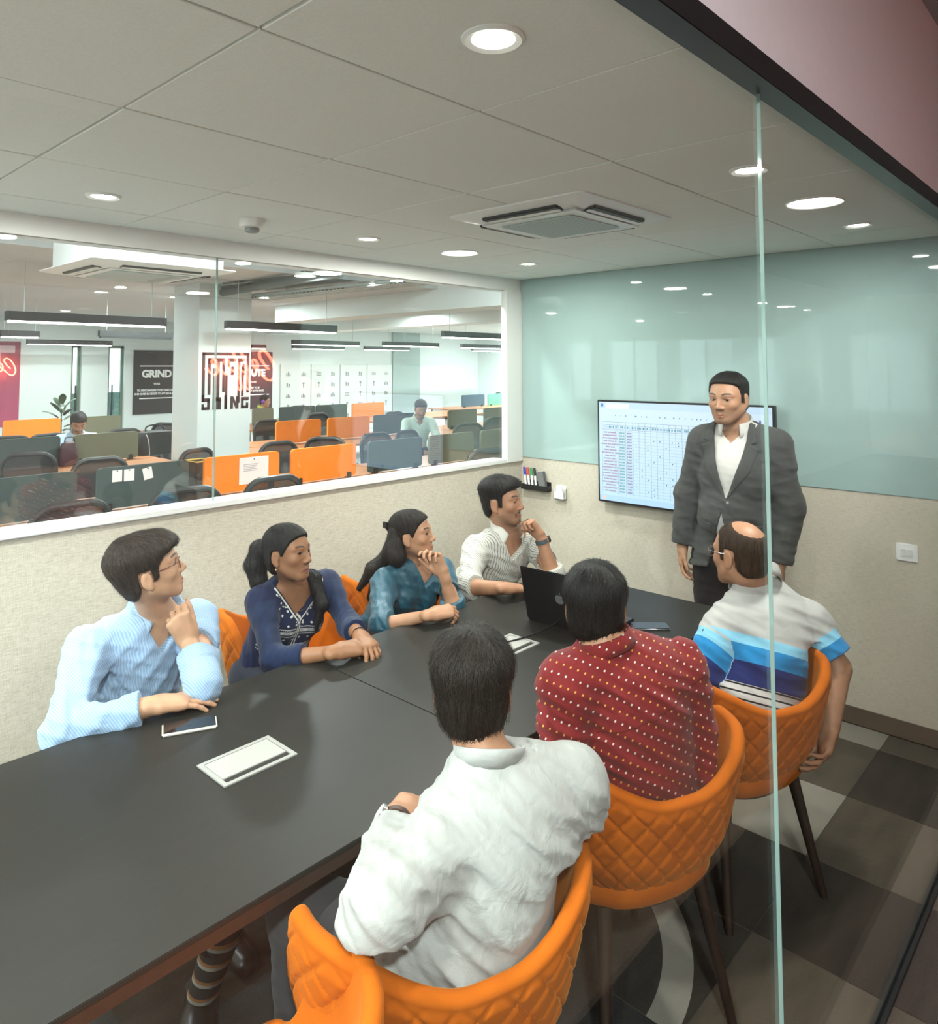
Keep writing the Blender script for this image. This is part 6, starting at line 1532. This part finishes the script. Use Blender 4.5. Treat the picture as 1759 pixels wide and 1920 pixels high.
# --- woman in the teal shirt
def woman_teal():
    J = dict(pel=V3(-2.66, 2.30, 0.585), neck=at_x(778, 1058, -2.55)); d0 = dep(at_x(774, 1002, -2.50))
    J['rs'], J['ls'] = shoulders(at_d(776, 1082, d0+0.02), (0.15, 0.99, 0.0), 0.160)
    J['rw'] = at_z(812, 1152, 0.795); J['lw'] = at_d(830, 1074, d0-0.12); J['re'] = two_bone(J['rs'], J['rw'], 0.26, 0.235, (0.1, -1, -0.6)); J['le'] = at_d(850, 1132, d0-0.12)
    t = new_person('woman with long dark hair in a teal shirt touching her chin', J['pel'])
    T = Torso(J, 0.84, 0.95, 0, True); H = Frame(at_x(774, 1002, -2.50), (0.86, 0.50, 0.14), (0.0, 0.0, 1), 0.90, 0.95)
    legs = seat_legs(T, (1, 0), spread=0.07)
    hands = [dict(wrist=J['rw'], D=at_z(856, 1142, 0.800)-J['rw'], N=(0.35, -0.2, 1), side=1, curl=((30, 45, 30), (40, 55, 30), (45, 60, 30), (50, 60, 30)), spread=3, thumb=(25, 20), sc=0.92),
             dict(wrist=J['lw'], D=at_d(812, 1036, d0-0.10)-J['lw'], N=(-0.3, 0.9, 0.1), side=-1, curl=((28, 45, 30), (45, 55, 35), (55, 60, 35), (62, 62, 35)), spread=5, thumb=(32, 20), sc=0.92)]
    body_mesh(t, T, H, SK['p3'], hands, female=True, jaw=0.86, neck=(0.044, 0.050), legs=legs, arm_rad=(0.043, 0.038, 0.038, 0.025)); eyes(t, H, (-0.15, 0.05))
    sh = m_garment('shirt_teal_satin', solid((0.012, 0.075, 0.115), 0.15), 0.42, 0.5, fold=0.6)
    shirt_mesh(t, T, sh, 0.006, (1.22, 1.10), h=0.0045, sleeve=(0.054, 0.050, 0.053, 0.050), vneck=(0.045, 1.1), fold=0.0042, seed=12, dirs=((0.4, 1, 0.5), (0.2, 0.4, 1)), low=0.50, fscale=1.2, cuffb=0.004)
    collar(T, H, sh, t, 'fold', 0.50, 0.028, (0.062, 0.064), drop=0.035)
    trousers_mesh(t, T, legs, M_JEANS); [shoe(t, l[2], (1, 0), M_SHOE, None) for l in legs]
    def longh(F):
        b = T.J['neck']
        for s, f in ((0.9, 0.0), (0.35, 0.0), (-0.35, 0.0), (-0.8, 0.02)):
            p = [H(0.055*s, -0.075, 0.03), H(0.070*s, -0.095, -0.06), b+T.rt*0.070*s-T.fd*0.085-T.up*0.03, b+T.rt*0.085*s-T.fd*0.105-T.up*0.14, b+T.rt*0.08*s-T.fd*0.105-T.up*0.27]; r = (0.030, 0.042, 0.040, 0.034, 0.012)
            for i in range(4): F.cone(p[i], p[i+1], r[i], r[i+1], 0.02)
        p = [H(0.070, -0.055, -0.02), H(0.080, -0.070, -0.09), b+T.rt*0.110-T.fd*0.060+T.up*0.0, b+T.rt*0.150-T.fd*0.085-T.up*0.09, b+T.rt*0.165-T.fd*0.10-T.up*0.20]; r = (0.024, 0.036, 0.038, 0.032, 0.012)
        for i in range(4): F.cone(p[i], p[i+1], r[i], r[i+1], 0.02)
        p = [H(-0.070, -0.035, -0.05), b-T.rt*0.070+T.fd*0.050+T.up*0.03, b-T.rt*0.085+T.fd*0.10-T.up*0.05, b-T.rt*0.085+T.fd*0.115-T.up*0.17, b-T.rt*0.08+T.fd*0.12-T.up*0.26]; r = (0.020, 0.030, 0.030, 0.028, 0.01)
        for i in range(4): F.cone(p[i], p[i+1], r[i], r[i+1], 0.02)
        F.ell(H(0.0, -0.118, 0.050), (0.03, 0.016, 0.022), H.R, 0.01)
    hair_mesh(t, H, HR['dbrown'], lambda x, y, z: 0.007+0.008*ss(0.03, 0.09, z)+0.005*ss(-0.02, -0.09, y), FEM_LINE, longh, n=900, length=0.05, lift=0.001, flow=lambda l: np.array([0.0, -0.115, 0.04])-l)
    wparent(MB().box(tuple(H(0.03, -0.128, 0.065)), (0.03, 0.012, 0.03)).build('hair_clip', M_BLACK, None, bevel=0.003), t)
woman_teal()

# --- man in the striped shirt behind the laptop
def man_striped():
    d0 = dep(at_x(941, 940, -2.50)); J = dict(pel=V3(-2.66, 2.92, 0.60), neck=at_d(952, 1000, d0+0.02))
    J['rs'], J['ls'] = shoulders(at_d(950, 1024, d0+0.03), (0.34, 0.94, 0.0), 0.182)
    J['rw'] = at_z(950, 1103, 0.80); J['lw'] = at_d(1013, 1004, d0-0.08); J['re'] = two_bone(J['rs'], J['rw'], 0.30, 0.255, (0.0, -1, -0.6)); J['le'] = at_d(1036, 1076, d0-0.10)
    t = new_person('man with a moustache in a cream striped shirt and wristwatch', J['pel'])
    T = Torso(J, 1.0, 1.0); H = Frame(at_x(941, 940, -2.50), (0.94, 0.33, 0.08), (0, 0, 1), 1.02)
    legs = seat_legs(T, (1, 0))
    hands = [dict(wrist=J['rw'], D=at_z(1005, 1103, 0.775)-J['rw'], N=(0, 0, 1), side=1, curl=20, spread=4, thumb=(30, 15)),
             dict(wrist=J['lw'], D=at_d(985, 966, d0-0.06)-J['lw'], N=(0.15, 0.85, 0.5), side=-1, curl=((70, 85, 45), (75, 88, 45), (78, 88, 45), (80, 85, 40)), spread=2, thumb=(35, 5))]
    body_mesh(t, T, H, SK['p4'], hands, legs=legs); eyes(t, H, (-0.1, -0.35))
    sh = m_garment('shirt_cream_striped', stripes((0.54, 0.525, 0.465), (0.20, 0.21, 0.21), 0.0105, 0.30), 0.85, fold=0.4)
    shirt_mesh(t, T, sh, 0.006, (1.22, 1.15), vneck=(0.085, 1.2), fold=0.004, seed=21, dirs=((0.4, 1, 0.6), (0.2, 0.5, 1)), low=0.52, cuffb=0.005)
    collar(T, H, plain('collar_cream', (0.56, 0.55, 0.51), 0.8), t, 'fold', 0.60, 0.036, (0.067, 0.069), drop=0.045)
    trousers_mesh(t, T, legs, M_JEANS); [shoe(t, l[2], (1, 0), M_SHOE, None) for l in legs]
    hair_mesh(t, H, HR['black'], lambda x, y, z: 0.004+0.020*ss(0.02, 0.085, z)+0.010*ss(0.03, 0.09, y)*ss(0.05, 0.09, z), n=1500, length=0.022, lift=0.004, flow=lambda l: np.array([l[0]*0.5, 0.05, 0.03 if l[2] > 0.06 else -0.12]))
    ax = J['lw']-J['le']; band(t, J['lw']-unit(ax)*0.030, ax, 0.033, 0.020, 0.004, plain('watch_strap_slate', (0.05, 0.075, 0.085), 0.6), 'watch_strap', 0.95, V3(0.6, 0.75, 0.2), (M_BLACK, 0.018, 0.008, M_SCR))
man_striped()

# --- the presenter
def presenter():
    Y = 3.62
    J = dict(neck=at_y(1378, 800, Y), rs=at_y(1321, 828, Y-0.03), ls=at_y(1454, 836, Y+0.02), pel=at_y(1378, 1040, Y+0.02))
    J['rw'] = at_y(1280, 1022, Y-0.06); J['lw'] = at_y(1462, 1058, Y-0.02); dr = np.linalg.norm(J['rs']-J['rw']); dl = np.linalg.norm(J['ls']-J['lw']); J['re'] = two_bone(J['rs'], J['rw'], dr*0.53, dr*0.482, (-1, 0.6, 0)); J['le'] = two_bone(J['ls'], J['lw'], dl*0.535, dl*0.485, (1, 0.6, 0))
    t = new_person('man in a grey blazer and open white shirt standing before the screen', J['pel'], None)
    T = Torso(J, 1.09, 1.15, 0.035); H = Frame(at_y(1366, 746, Y-0.05), (-0.06, -0.96, -0.10), (0, 0, 1), 1.04, 1.06)
    r = T.rt; legs = []
    for s in (-1, 1):
        hp = J['pel']+r*0.095*s-T.up*0.03; kn = hp+V3(0, -0.02, -0.43)+r*0.01*s; an = V3(kn[0], kn[1]+0.03, 0.09); legs.append((hp, kn, an))
    hands = [dict(wrist=J['rw'], D=(-0.02, -0.10, -1), N=(-0.9, -0.3, 0.0), side=1, curl=((18, 25, 20), (22, 28, 20), (25, 30, 20), (28, 30, 20)), spread=3, thumb=(15, 15)),
             dict(wrist=J['lw'], D=(0.02, -0.05, -1), N=(0.95, 0.1, 0), side=-1, curl=30, spread=3, thumb=(15, 20))]
    body_mesh(t, T, H, SK['p5'], hands, legs=legs, jaw=1.12, neck=(0.062, 0.068)); eyes(t, H, (0.25, -0.15))
    white = m_garment('dress_shirt_white', solid((0.52, 0.51, 0.485), 0.04), 0.75)
    shirt_mesh(t, T, white, 0.004, (0.5, 0.5), vneck=(0.075, 1.1), fold=0.002, seed=31, h=0.006, low=0.985)
    collar(T, H, white, t, 'fold', 0.50, 0.036, (0.072, 0.074), drop=0.028, outf=0.45)
    def fnb(k, u, v, w, a, al):
        c = k.coord(); n = k.noise(k.mapping(c, (300, 300, 60)), 1.0, 2); g = k.noise(c, 5, 2); return k.mix(k.math('ADD', k.math('MULTIPLY', n, 0.7), k.math('MULTIPLY', g, 0.3)), (0.034, 0.036, 0.036), (0.078, 0.080, 0.078))
    bl = m_garment('blazer_grey', fnb, 0.9, 0.2, fold=0.35)
    vb = 0.335     # depth of the V under the neck point
    def cutv(P, V, tl):
        u, w, v = tl.T; uu = u-0.0
        g = np.where((w > 0.0), np.minimum(vb+v-np.abs(uu)*3.1, 0.155-np.abs(uu)), -1)                 # V above the button
        sk = np.where(w > 0.0, -(vb+0.06)-v-np.abs(uu-0.015)*3.6, -1)                                  # cutaway below it
        return np.maximum(V, np.minimum(np.maximum(g, sk), 0.02))
    F = Field(); T.add(F, 0.013, 0.05, 0.012); T.arms(F, 0.008, 1.97, (0.056, 0.054, 0.055, 0.045), 0.03)
    low = 0.80; F.cone(J['pel']-T.up*0.02, V3(J['pel'][0], J['pel'][1], low), 0.205, 0.225, 0.06, (T.fd, 1.35))
    cuts = [(J[q+'w']-unit(J[q+'w']-J[q+'e'])*0.008, unit(J[q+'w']-J[q+'e'])) for q in 'rl']
    def post(P, V):
        P = P.astype(float); tl = T.local(P); u, w, v = tl.T
        V = V-0.0035*folds(P, 41, 0.8, ((0.4, 0.1, 1), (1, 0.2, 0.6), (0.1, 0.2, 1)))*ss(0.02, -0.12, v)
        V = np.maximum(V, low+0.02*np.cos(u*9)-P[:, 2])
        for c, d in cuts:
            near = np.linalg.norm(P-c, axis=1) < 0.09; V = np.where(near, np.maximum(V, (P-c)@d), V)
        r_ = np.hypot(u/0.078, (w-0.004)/0.080); V = np.maximum(V, np.where((v > -0.10), -(r_-1)*0.07, -1)); V = np.maximum(V, np.where(r_ < 1.7, v-0.035, -1))
        return cutv(P, V, tl)
    pos, q = F.mesh(0.0055, post, margin=0.02); field_obj('blazer', pos, q, bl, t, garment_attrs(T, pos))
    # lapels and pocket flaps: raised cloth lying on the blazer
    def poly_sd(px, pz, P):
        d = np.full(len(px), 9.0); s = np.ones(len(px)); n = len(P)
        for i in range(n):
            a, b = P[i], P[i-1]; e = (b[0]-a[0], b[1]-a[1]); wx, wz = px-a[0], pz-a[1]; tt = np.clip((wx*e[0]+wz*e[1])/(e[0]**2+e[1]**2), 0, 1)
            bx, bz = wx-e[0]*tt, wz-e[1]*tt; d = np.minimum(d, bx*bx+bz*bz); c1 = pz >= a[1]; c2 = pz < b[1]; c3 = e[0]*wz > e[1]*wx
            s = np.where((c1 & c2 & c3) | (~c1 & ~c2 & ~c3), -s, s)
        return s*np.sqrt(d)
    def patch(P2, off, nm, mat=bl):
        F = Field(); T.add(F, 0.013+off, 0.05, 0.012); F.cone(J['pel']-T.up*0.02, V3(J['pel'][0], J['pel'][1], low), 0.205+off, 0.225+off, 0.06, (T.fd, 1.35))
        def post(P, V):
            tl = T.local(P.astype(float)); return np.maximum(np.maximum(V, poly_sd(tl[:, 0], tl[:, 2], P2)), np.maximum(0.02-tl[:, 1], -(V+0.03)))
        pos, q = F.mesh(0.005, post, margin=0.02); field_obj(nm, pos, q, mat, t, garment_attrs(T, pos))
    for s in (-1, 1):
        patch([(0.004*s, -vb), (0.065*s, -0.135), (0.078*s, -0.055), (0.082*s, 0.03), (0.105*s, 0.02), (0.128*s, -0.060), (0.100*s, -0.072), (0.140*s, -0.090), (0.105*s, -0.20)], 0.006, 'lapel')
        patch([(0.065*s, -0.455), (0.165*s, -0.445), (0.165*s, -0.490), (0.065*s, -0.500)], 0.004, 'pocket_flap')
    for v in (-vb-0.012, -vb-0.13): 
        c = J['neck']+T.up*v+T.rt*(-0.010)+T.fd*0.30; wparent(MB().sphere((0, 0, 0), 0.010, 12, 8).build('button', plain('button_horn', (0.20, 0.20, 0.19), 0.3), None, smooth=True), t).location = tuple(J['neck']+T.up*v-T.rt*0.012+T.fd*(0.178 if v > -0.4 else 0.185))
    trousers_mesh(t, T, legs, M_BLKT, r=(0.105, 0.078, 0.076, 0.062), cuff=0.05, top=0.115, full=0.002); [shoe(t, l[2], (-0.2, -1), M_SHOE, None) for l in legs]
    hair_mesh(t, H, HR['black'], lambda x, y, z: 0.004+0.010*ss(0.02, 0.09, z), n=1200, length=0.028, lift=0.0015, line=tuple((a, b+(0.018 if a > 0.03 else 0)) for a, b in MALE_LINE), flow=lambda l: np.array([l[0]*2+0.01, -0.06, -0.02 if l[2] > 0.05 else -0.15]))
presenter()

# --- man in the white shirt, seen from behind
def man_white():
    J = dict(pel=V3(-1.10, 1.14, 0.60), neck=at_x(908, 1446, -1.075)); J['rs'] = at_x(1070, 1470, -0.98); J['ls'] = at_x(858, 1566, -1.07)
    J['lw'] = at_z(743, 1538, 0.800); J['le'] = at_x(712, 1706, -1.05); J['re'] = J['rs']+V3(-0.02, 0.05, -0.27); J['rw'] = J['re']+V3(-0.24, -0.02, 0.08)
    t = new_person('man in a white band-collar shirt seen from behind, hand on the table', J['pel'])
    T = Torso(J, 1.10, 1.08, 0.02); H = Frame(at_x(886, 1290, -1.135), (-0.66, 0.75, -0.10), (0, 0, 1), 1.0)
    legs = seat_legs(T, (-1, 0.05))
    hands = [dict(wrist=J['lw'], D=(-0.32, 0.94, -0.06), N=(0.25, -0.1, 1), side=-1, curl=((25, 30, 20), (28, 32, 20), (30, 34, 20), (32, 34, 20)), spread=5, thumb=(30, 20)),
             dict(wrist=J['rw'], D=(-1, -0.2, -0.1), N=(0, 0, 1), side=1, curl=25, spread=4, thumb=(30, 15))]
    body_mesh(t, T, H, SK['p6'], hands, clip=seat_clip(CHAIR[1], 0.075), legs=legs, h=0.0034)
    def fn(k, u, v, w, a, al):
        n = k.noise(k.coord(), 25, 3); b = k.mix(n, (0.32, 0.33, 0.315), (0.375, 0.38, 0.365)); tor = k.math('LESS_THAN', a, 0.5); back = k.math('MULTIPLY', k.math('LESS_THAN', w, 0.0), tor)
        s1 = k.math('LESS_THAN', k.math('ABSOLUTE', k.math('ADD', v, 0.155)), 0.0014); return k.mix(k.math('MULTIPLY', k.math('MULTIPLY', s1, back), 0.55), b, (0.30, 0.30, 0.28))
    sh = m_garment('shirt_white', fn, 0.8, fold=0.55)
    shirt_mesh(t, T, sh, 0.012, (1.5, 1.76), h=0.005, sleeve=(0.058, 0.056, 0.056, 0.038), fold=0.0062, seed=51, dirs=((0.5, 0.6, 0.9), (0.3, 0.8, 1.0), (0.8, 0.2, 1)), low=0.47, flare=0.015, fscale=1.35, neckr=0.062, topcut=0.055, post2=seat_clip(CHAIR[1]))
    collar(T, H, sh, t, 'stand', 0.35, 0.040, (0.069, 0.072), lift=0.006)
    trousers_mesh(t, T, legs, M_GRYT, clip=seat_clip(CHAIR[1], 0.062)); [shoe(t, l[2], (-1, 0), M_SHOE, None) for l in legs]
    hair_mesh(t, H, HR['dbrown'], lambda x, y, z: 0.006+0.018*ss(0.0, 0.085, z)+0.008*ss(-0.03, -0.09, y)*ss(-0.07, 0.0, z), n=2200, length=0.045, lift=0.0035, width=0.0009, amp=0.0016,
              line=tuple((a, b-0.012 if a < -0.04 else b) for a, b in MALE_LINE))
    ax = J['lw']-J['le']; band(t, J['lw']-unit(ax)*0.020, ax, 0.034, 0.016, 0.003, plain('strap_brown', (0.06, 0.03, 0.022), 0.5), 'watch_strap', 1.0, V3(-0.3, -0.75, 0.6), (plain('steel', (0.6, 0.6, 0.6), 0.25, metal=0.9), 0.020, 0.008, plain('dial_white', (0.75, 0.74, 0.7), 0.3)))
man_white()

# --- man in the red dotted shirt, seen from behind
def man_red():
    J = dict(pel=V3(-1.12, 1.90, 0.60), neck=at_x(1136, 1214, -1.13)); J['rs'], J['ls'] = shoulders(at_x(1172, 1268, -1.09), (-0.40, -0.91, 0.05), 0.185)
    J['le'] = J['ls']+V3(-0.02, -0.01, -0.28); J['lw'] = J['le']+V3(-0.20, 0.10, -0.06); J['re'] = J['rs']+V3(0.03, 0.07, -0.27); J['rw'] = J['re']+V3(-0.22, 0.04, -0.03)
    t = new_person('man in a red shirt with small dots seen from behind', J['pel'])
    T = Torso(J, 1.06, 1.05, 0.02); H = Frame(at_x(1117, 1137, -1.18), (-0.52, 0.85, -0.04), (0, 0, 1), 0.99)
    legs = seat_legs(T, (-1, 0.05))
    hands = [dict(wrist=J['lw'], D=(-1, 0.2, -0.1), N=(0, 0, 1), side=-1, curl=25, spread=4, thumb=(30, 15)), dict(wrist=J['rw'], D=(-1, 0, -0.1), N=(0, 0, 1), side=1, curl=25, spread=4, thumb=(30, 15))]
    body_mesh(t, T, H, SK['p6'], hands, clip=seat_clip(CHAIR[0], 0.075), legs=legs, h=0.0036)
    def fn(k, u, v, w, a, al):
        c = k.coord(); n = k.noise(c, 30, 3); b = k.mix(n, (0.155, 0.012, 0.014), (0.235, 0.020, 0.022)); p = 0.0265; X, Y, Z = k.sep(c); isarm = k.math('GREATER_THAN', a, 0.5)
        uu = u
        vv = k.math('ADD', v, k.math('MULTIPLY', w, 0.9)); uu = k.math('SUBTRACT', u, k.math('MULTIPLY', w, 0.5)); su = k.math('ADD', k.math('DIVIDE', k.math('ADD', uu, vv), p*1.41), 50.0); sv = k.math('ADD', k.math('DIVIDE', k.math('SUBTRACT', uu, vv), p*1.41), 50.0)
        fx = k.math('ABSOLUTE', k.math('SUBTRACT', k.math('FRACT', su), 0.5)); fz = k.math('ABSOLUTE', k.math('SUBTRACT', k.math('FRACT', sv), 0.5)); dot = k.math('LESS_THAN', k.math('MAXIMUM', fx, fz), 0.105)
        alt = k.math('LESS_THAN', k.math('FRACT', k.math('MULTIPLY', k.math('FLOOR', su), 0.5)), 0.25)
        b = k.mix(dot, b, k.mix(alt, (0.72, 0.66, 0.60), (0.70, 0.36, 0.08)))
        s1 = k.math('MULTIPLY', k.math('LESS_THAN', k.math('ABSOLUTE', k.math('ADD', v, 0.135)), 0.0014), k.math('MULTIPLY', k.math('LESS_THAN', w, 0.0), k.math('LESS_THAN', a, 0.5))); return k.mix(k.math('MULTIPLY', s1, 0.7), b, (0.05, 0.005, 0.005))
    sh = m_garment('shirt_red_dotted', fn, 0.75, fold=0.5)
    shirt_mesh(t, T, sh, 0.010, (1.6, 1.6), h=0.005, sleeve=(0.060, 0.056, 0.056, 0.042), fold=0.0060, seed=61, dirs=((0.4, 0.45, 1.0), (0.3, 0.6, 0.9), (0.2, 0.5, 1)), low=0.47, flare=0.01, fscale=1.25, post2=seat_clip(CHAIR[0]))
    collar(T, H, sh, t, 'fold', 0.45, 0.034, (0.066, 0.068), outf=0.45)
    trousers_mesh(t, T, legs, M_JEANS, clip=seat_clip(CHAIR[0], 0.062)); [shoe(t, l[2], (-1, 0), M_SHOE, None) for l in legs]
    hair_mesh(t, H, HR['black'], lambda x, y, z: 0.007+0.012*ss(0.0, 0.085, z)+0.004*ss(-0.03, -0.09, y), n=1900, length=0.032, lift=0.0025, width=0.0009)
man_red()

# --- balding man in the striped polo
def man_polo():
    J = dict(pel=V3(-1.10, 2.62, 0.60), neck=at_x(1416, 1090, -1.12)); J['rs'], J['ls'] = shoulders(at_x(1440, 1172, -1.065), (-0.50, -0.86, 0.04), 0.178)
    J['lw'] = V3(-1.38, 2.62, 0.64); J['le'] = two_bone(J['ls'], J['lw'], 0.30, 0.26, (0, -1, -0.7)); J['re'] = at_x(1572, 1252, -0.875); J['rw'] = at_x(1556, 1372, -0.865); KP = ((J['rs']*0.4+J['re']*0.6, J['re']), (J['re'], J['rw']), (J['rw'], J['rw']*2-J['re']))
    t = new_person('balding man in a grey polo with blue bands, arm hanging down', J['pel'])
    T = Torso(J, 1.08, 1.10, 0.03); H = Frame(at_x(1388, 1037, -1.15), (-0.95, 0.30, -0.06), (0, 0, 1), 1.02)
    legs = seat_legs(T, (-1, 0.2))
    hands = [dict(wrist=J['rw'], D=at_x(1540, 1440, -0.865)-J['rw'], N=(0.6, 0.75, 0), side=1, curl=((18, 22, 15), (22, 25, 15), (26, 28, 15), (30, 30, 15)), spread=4, thumb=(25, 15)),
             dict(wrist=J['lw'], D=(-0.9, 0.4, -0.1), N=(0, 0, 1), side=-1, curl=25, spread=4, thumb=(30, 15))]
    body_mesh(t, T, H, SK['p8'], hands, clip=seat_clip(CHAIR[2], 0.075, KP), legs=legs, h=0.0034, neck=(0.060, 0.066), jaw=1.08)
    def fn(k, u, v, w, a, al):
        c = k.coord(); n = k.noise(c, 30, 3); g = k.mix(n, (0.38, 0.385, 0.37), (0.46, 0.465, 0.45)); isarm = k.math('GREATER_THAN', a, 0.5)
        s = k.n('ShaderNodeMix', ins={0: isarm, 2: k.math('MULTIPLY', v, -1.0), 3: k.math('ADD', al, 0.150)}).outputs[0]
        def bd(p, q): return k.math('MULTIPLY', k.math('GREATER_THAN', s, p), k.math('LESS_THAN', s, q))
        b = k.mix(bd(0.205, 0.238), g, (0.22, 0.52, 0.70)); b = k.mix(bd(0.238, 0.292), b, (0.015, 0.22, 0.50)); b = k.mix(bd(0.292, 0.362), b, (0.008, 0.020, 0.12))
        st = k.math('MULTIPLY', k.math('GREATER_THAN', s, 0.362), k.math('LESS_THAN', k.math('FRACT', k.math('MULTIPLY', s, 44.0)), 0.24)); b = k.mix(k.math('GREATER_THAN', s, 0.362), b, k.mix(n, (0.48, 0.48, 0.47), (0.55, 0.55, 0.54))); return k.mix(st, b, (0.015, 0.016, 0.022))
    sh = m_garment('polo_striped', fn, 0.85, fold=0.35)
    shirt_mesh(t, T, sh, 0.008, (0.78, 0.80), h=0.005, sleeve=(0.064, 0.066, 0.06, 0.05), fold=0.0045, seed=71, dirs=((0.2, 0.3, 1.0), (0.5, 0.5, 1)), low=0.47, fscale=0.8, cuffb=0.001, post2=seat_clip(CHAIR[2], 0.042, KP))
    collar(T, H, plain('polo_collar', (0.44, 0.45, 0.43), 0.8), t, 'fold', 0.45, 0.038, (0.070, 0.072), outf=0.5)
    trousers_mesh(t, T, legs, M_JEANS, clip=seat_clip(CHAIR[2], 0.062)); [shoe(t, l[2], (-1, 0), M_SHOE, None) for l in legs]
    bald = lambda x, y, z: ss(1.35, 0.65, np.hypot(x/0.046, (y+0.045)/0.050))*ss(0.03, 0.06, z)
    hair_mesh(t, H, HR['thin'], lambda x, y, z: 0.0028+0.003*ss(-0.02, -0.08, y)+0.003*ss(0.05, 0.08, y), n=1700, length=0.030, lift=0.0012, width=0.0008, bald=bald, line=tuple((a, b+(0.022 if a > 0.03 else 0)) for a, b in MALE_LINE))
    glasses(t, H, plain('wire_steel', (0.35, 0.35, 0.37), 0.3, metal=0.9))
man_polo()
# ------------------------------------------------------------------ people at the office desks
GO = 'people at the office desks'
def office_person(label, headpx, X, fwd, shirt, hairmat, skin, arms=True, h=0.0075, hair_line=MALE_LINE, female=False, sc=1.0, extra=None, lean=0.06, desk_z=0.78):
    f = unit(V3(fwd[0], fwd[1], 0)); r = V3(f[1], -f[0], 0); hc = at_x(*headpx, X); neck = hc-V3(0, 0, 0.155*sc)-f*(0.035+lean*0.3)
    mid = neck-V3(0, 0, 0.055)-f*0.01; pel = V3(mid[0], mid[1], 0.59)-f*lean; half = (0.16 if female else 0.18)
    J = dict(neck=neck, pel=pel, rs=mid+r*half, ls=mid-r*half)
    for s, q in ((1, 'r'), (-1, 'l')):
        J[q+'w'] = mid+f*0.34+r*0.12*s; J[q+'w'][2] = desk_z; J[q+'e'] = two_bone(J[q+'s'], J[q+'w'], 0.28, 0.25, r*s*0.8-f*0.3+V3(0, 0, -1))
    t = new_person(label, pel, GO); T = Torso(J, 0.86 if female else 1.0); H = Frame(hc, V3(*fwd), (0, 0, 1), sc)
    hands = [dict(wrist=J[q+'w'], D=f*1.0-r*0.2*s+V3(0, 0, -0.1), N=(0, 0, 1), side=s, curl=22, spread=4, thumb=(30, 15)) for s, q in ((1, 'r'), (-1, 'l'))]
    body_mesh(t, T, H, skin, hands, h=h, female=female, legs=seat_legs(T, f)); eyes(t, H)
    shirt_mesh(t, T, shirt, 0.006, (1.85, 1.85), h=0.012, vneck=(0.06, 1.2), low=0.48); collar(T, H, shirt, t, 'fold', 0.5, 0.032, (0.062, 0.064))
    trousers_mesh(t, T, seat_legs(T, f), M_JEANS, h=0.02)
    hair_mesh(t, H, hairmat, lambda x, y, z: 0.006+0.012*ss(0.0, 0.085, z), hair_line, extra(H) if extra else None, h=0.008, n=150)
    return t, T, H
office_person('man in a light blue shirt working at a desk beyond the window', (147, 792), -9.35, (0.80, -0.15, -0.62), m_garment('office_shirt_blue', solid((0.42, 0.58, 0.74))), HR['black'], SK['p4'])
tw, TW, HW = office_person('woman in a lime top with purple headphones beyond the column', (497, 752), -12.45, (0.75, 0.62, -0.15), m_garment('office_top_lime', solid((0.48, 0.60, 0.10))), HR['black'], SK['p3'], female=True, sc=0.95, hair_line=FEM_LINE)
for s in (-1, 1): wparent(MB().sphere(tuple(HW(0.090*s, -0.008, -0.012)), (0.022, 0.036, 0.042), 14, 10, Matrix([list(q) for q in HW.R])).build('headphone_cup', plain('headphone_purple', (0.16, 0.06, 0.42), 0.5), None, smooth=True), tw)
wparent(MB().tube([tuple(HW(0.092*math.sin(a), -0.012, 0.02+0.122*math.cos(a))) for a in np.linspace(-1.5, 1.5, 17)], 0.007, 8).build('headphone_band', M_CHP, None, smooth=True), tw)
office_person('man in a pale green shirt bent over a desk inside the blue reflection', (789, 766), -7.55, (0.82, -0.45, -0.40), m_garment('office_shirt_green', solid((0.46, 0.60, 0.52))), HR['black'], SK['p4'], lean=0.20)
office_person('man in a dark red shirt at a far desk by the bright end wall', (935, 744), -13.55, (0.98, -0.1, -0.2), m_garment('office_shirt_maroon', solid((0.14, 0.03, 0.04))), HR['black'], SK['p4'])
for i, (x, y, f, c, lab) in enumerate(((-4.55, -1.4, (-1, 0.1, -0.2), (0.60, 0.61, 0.60), 'person in a white shirt at a desk mirrored in the glass board'), (-1.20, -3.1, (-1, 0.05, -0.2), (0.62, 0.62, 0.60), 'person in a pale shirt bent over a desk beyond the glass end'))):
    d = V3(x, y, 1.18)-V3(0, 0, CAM_Z)
    P_ = V3(x, y, 1.18); old = at_x
    def at_x(a, b, X, P_=P_): return P_.copy()
    office_person(lab, (0, 0), x, f, m_garment('office_shirt_%d' % i, solid(c)), HR['black'], SK['p4']); at_x = old
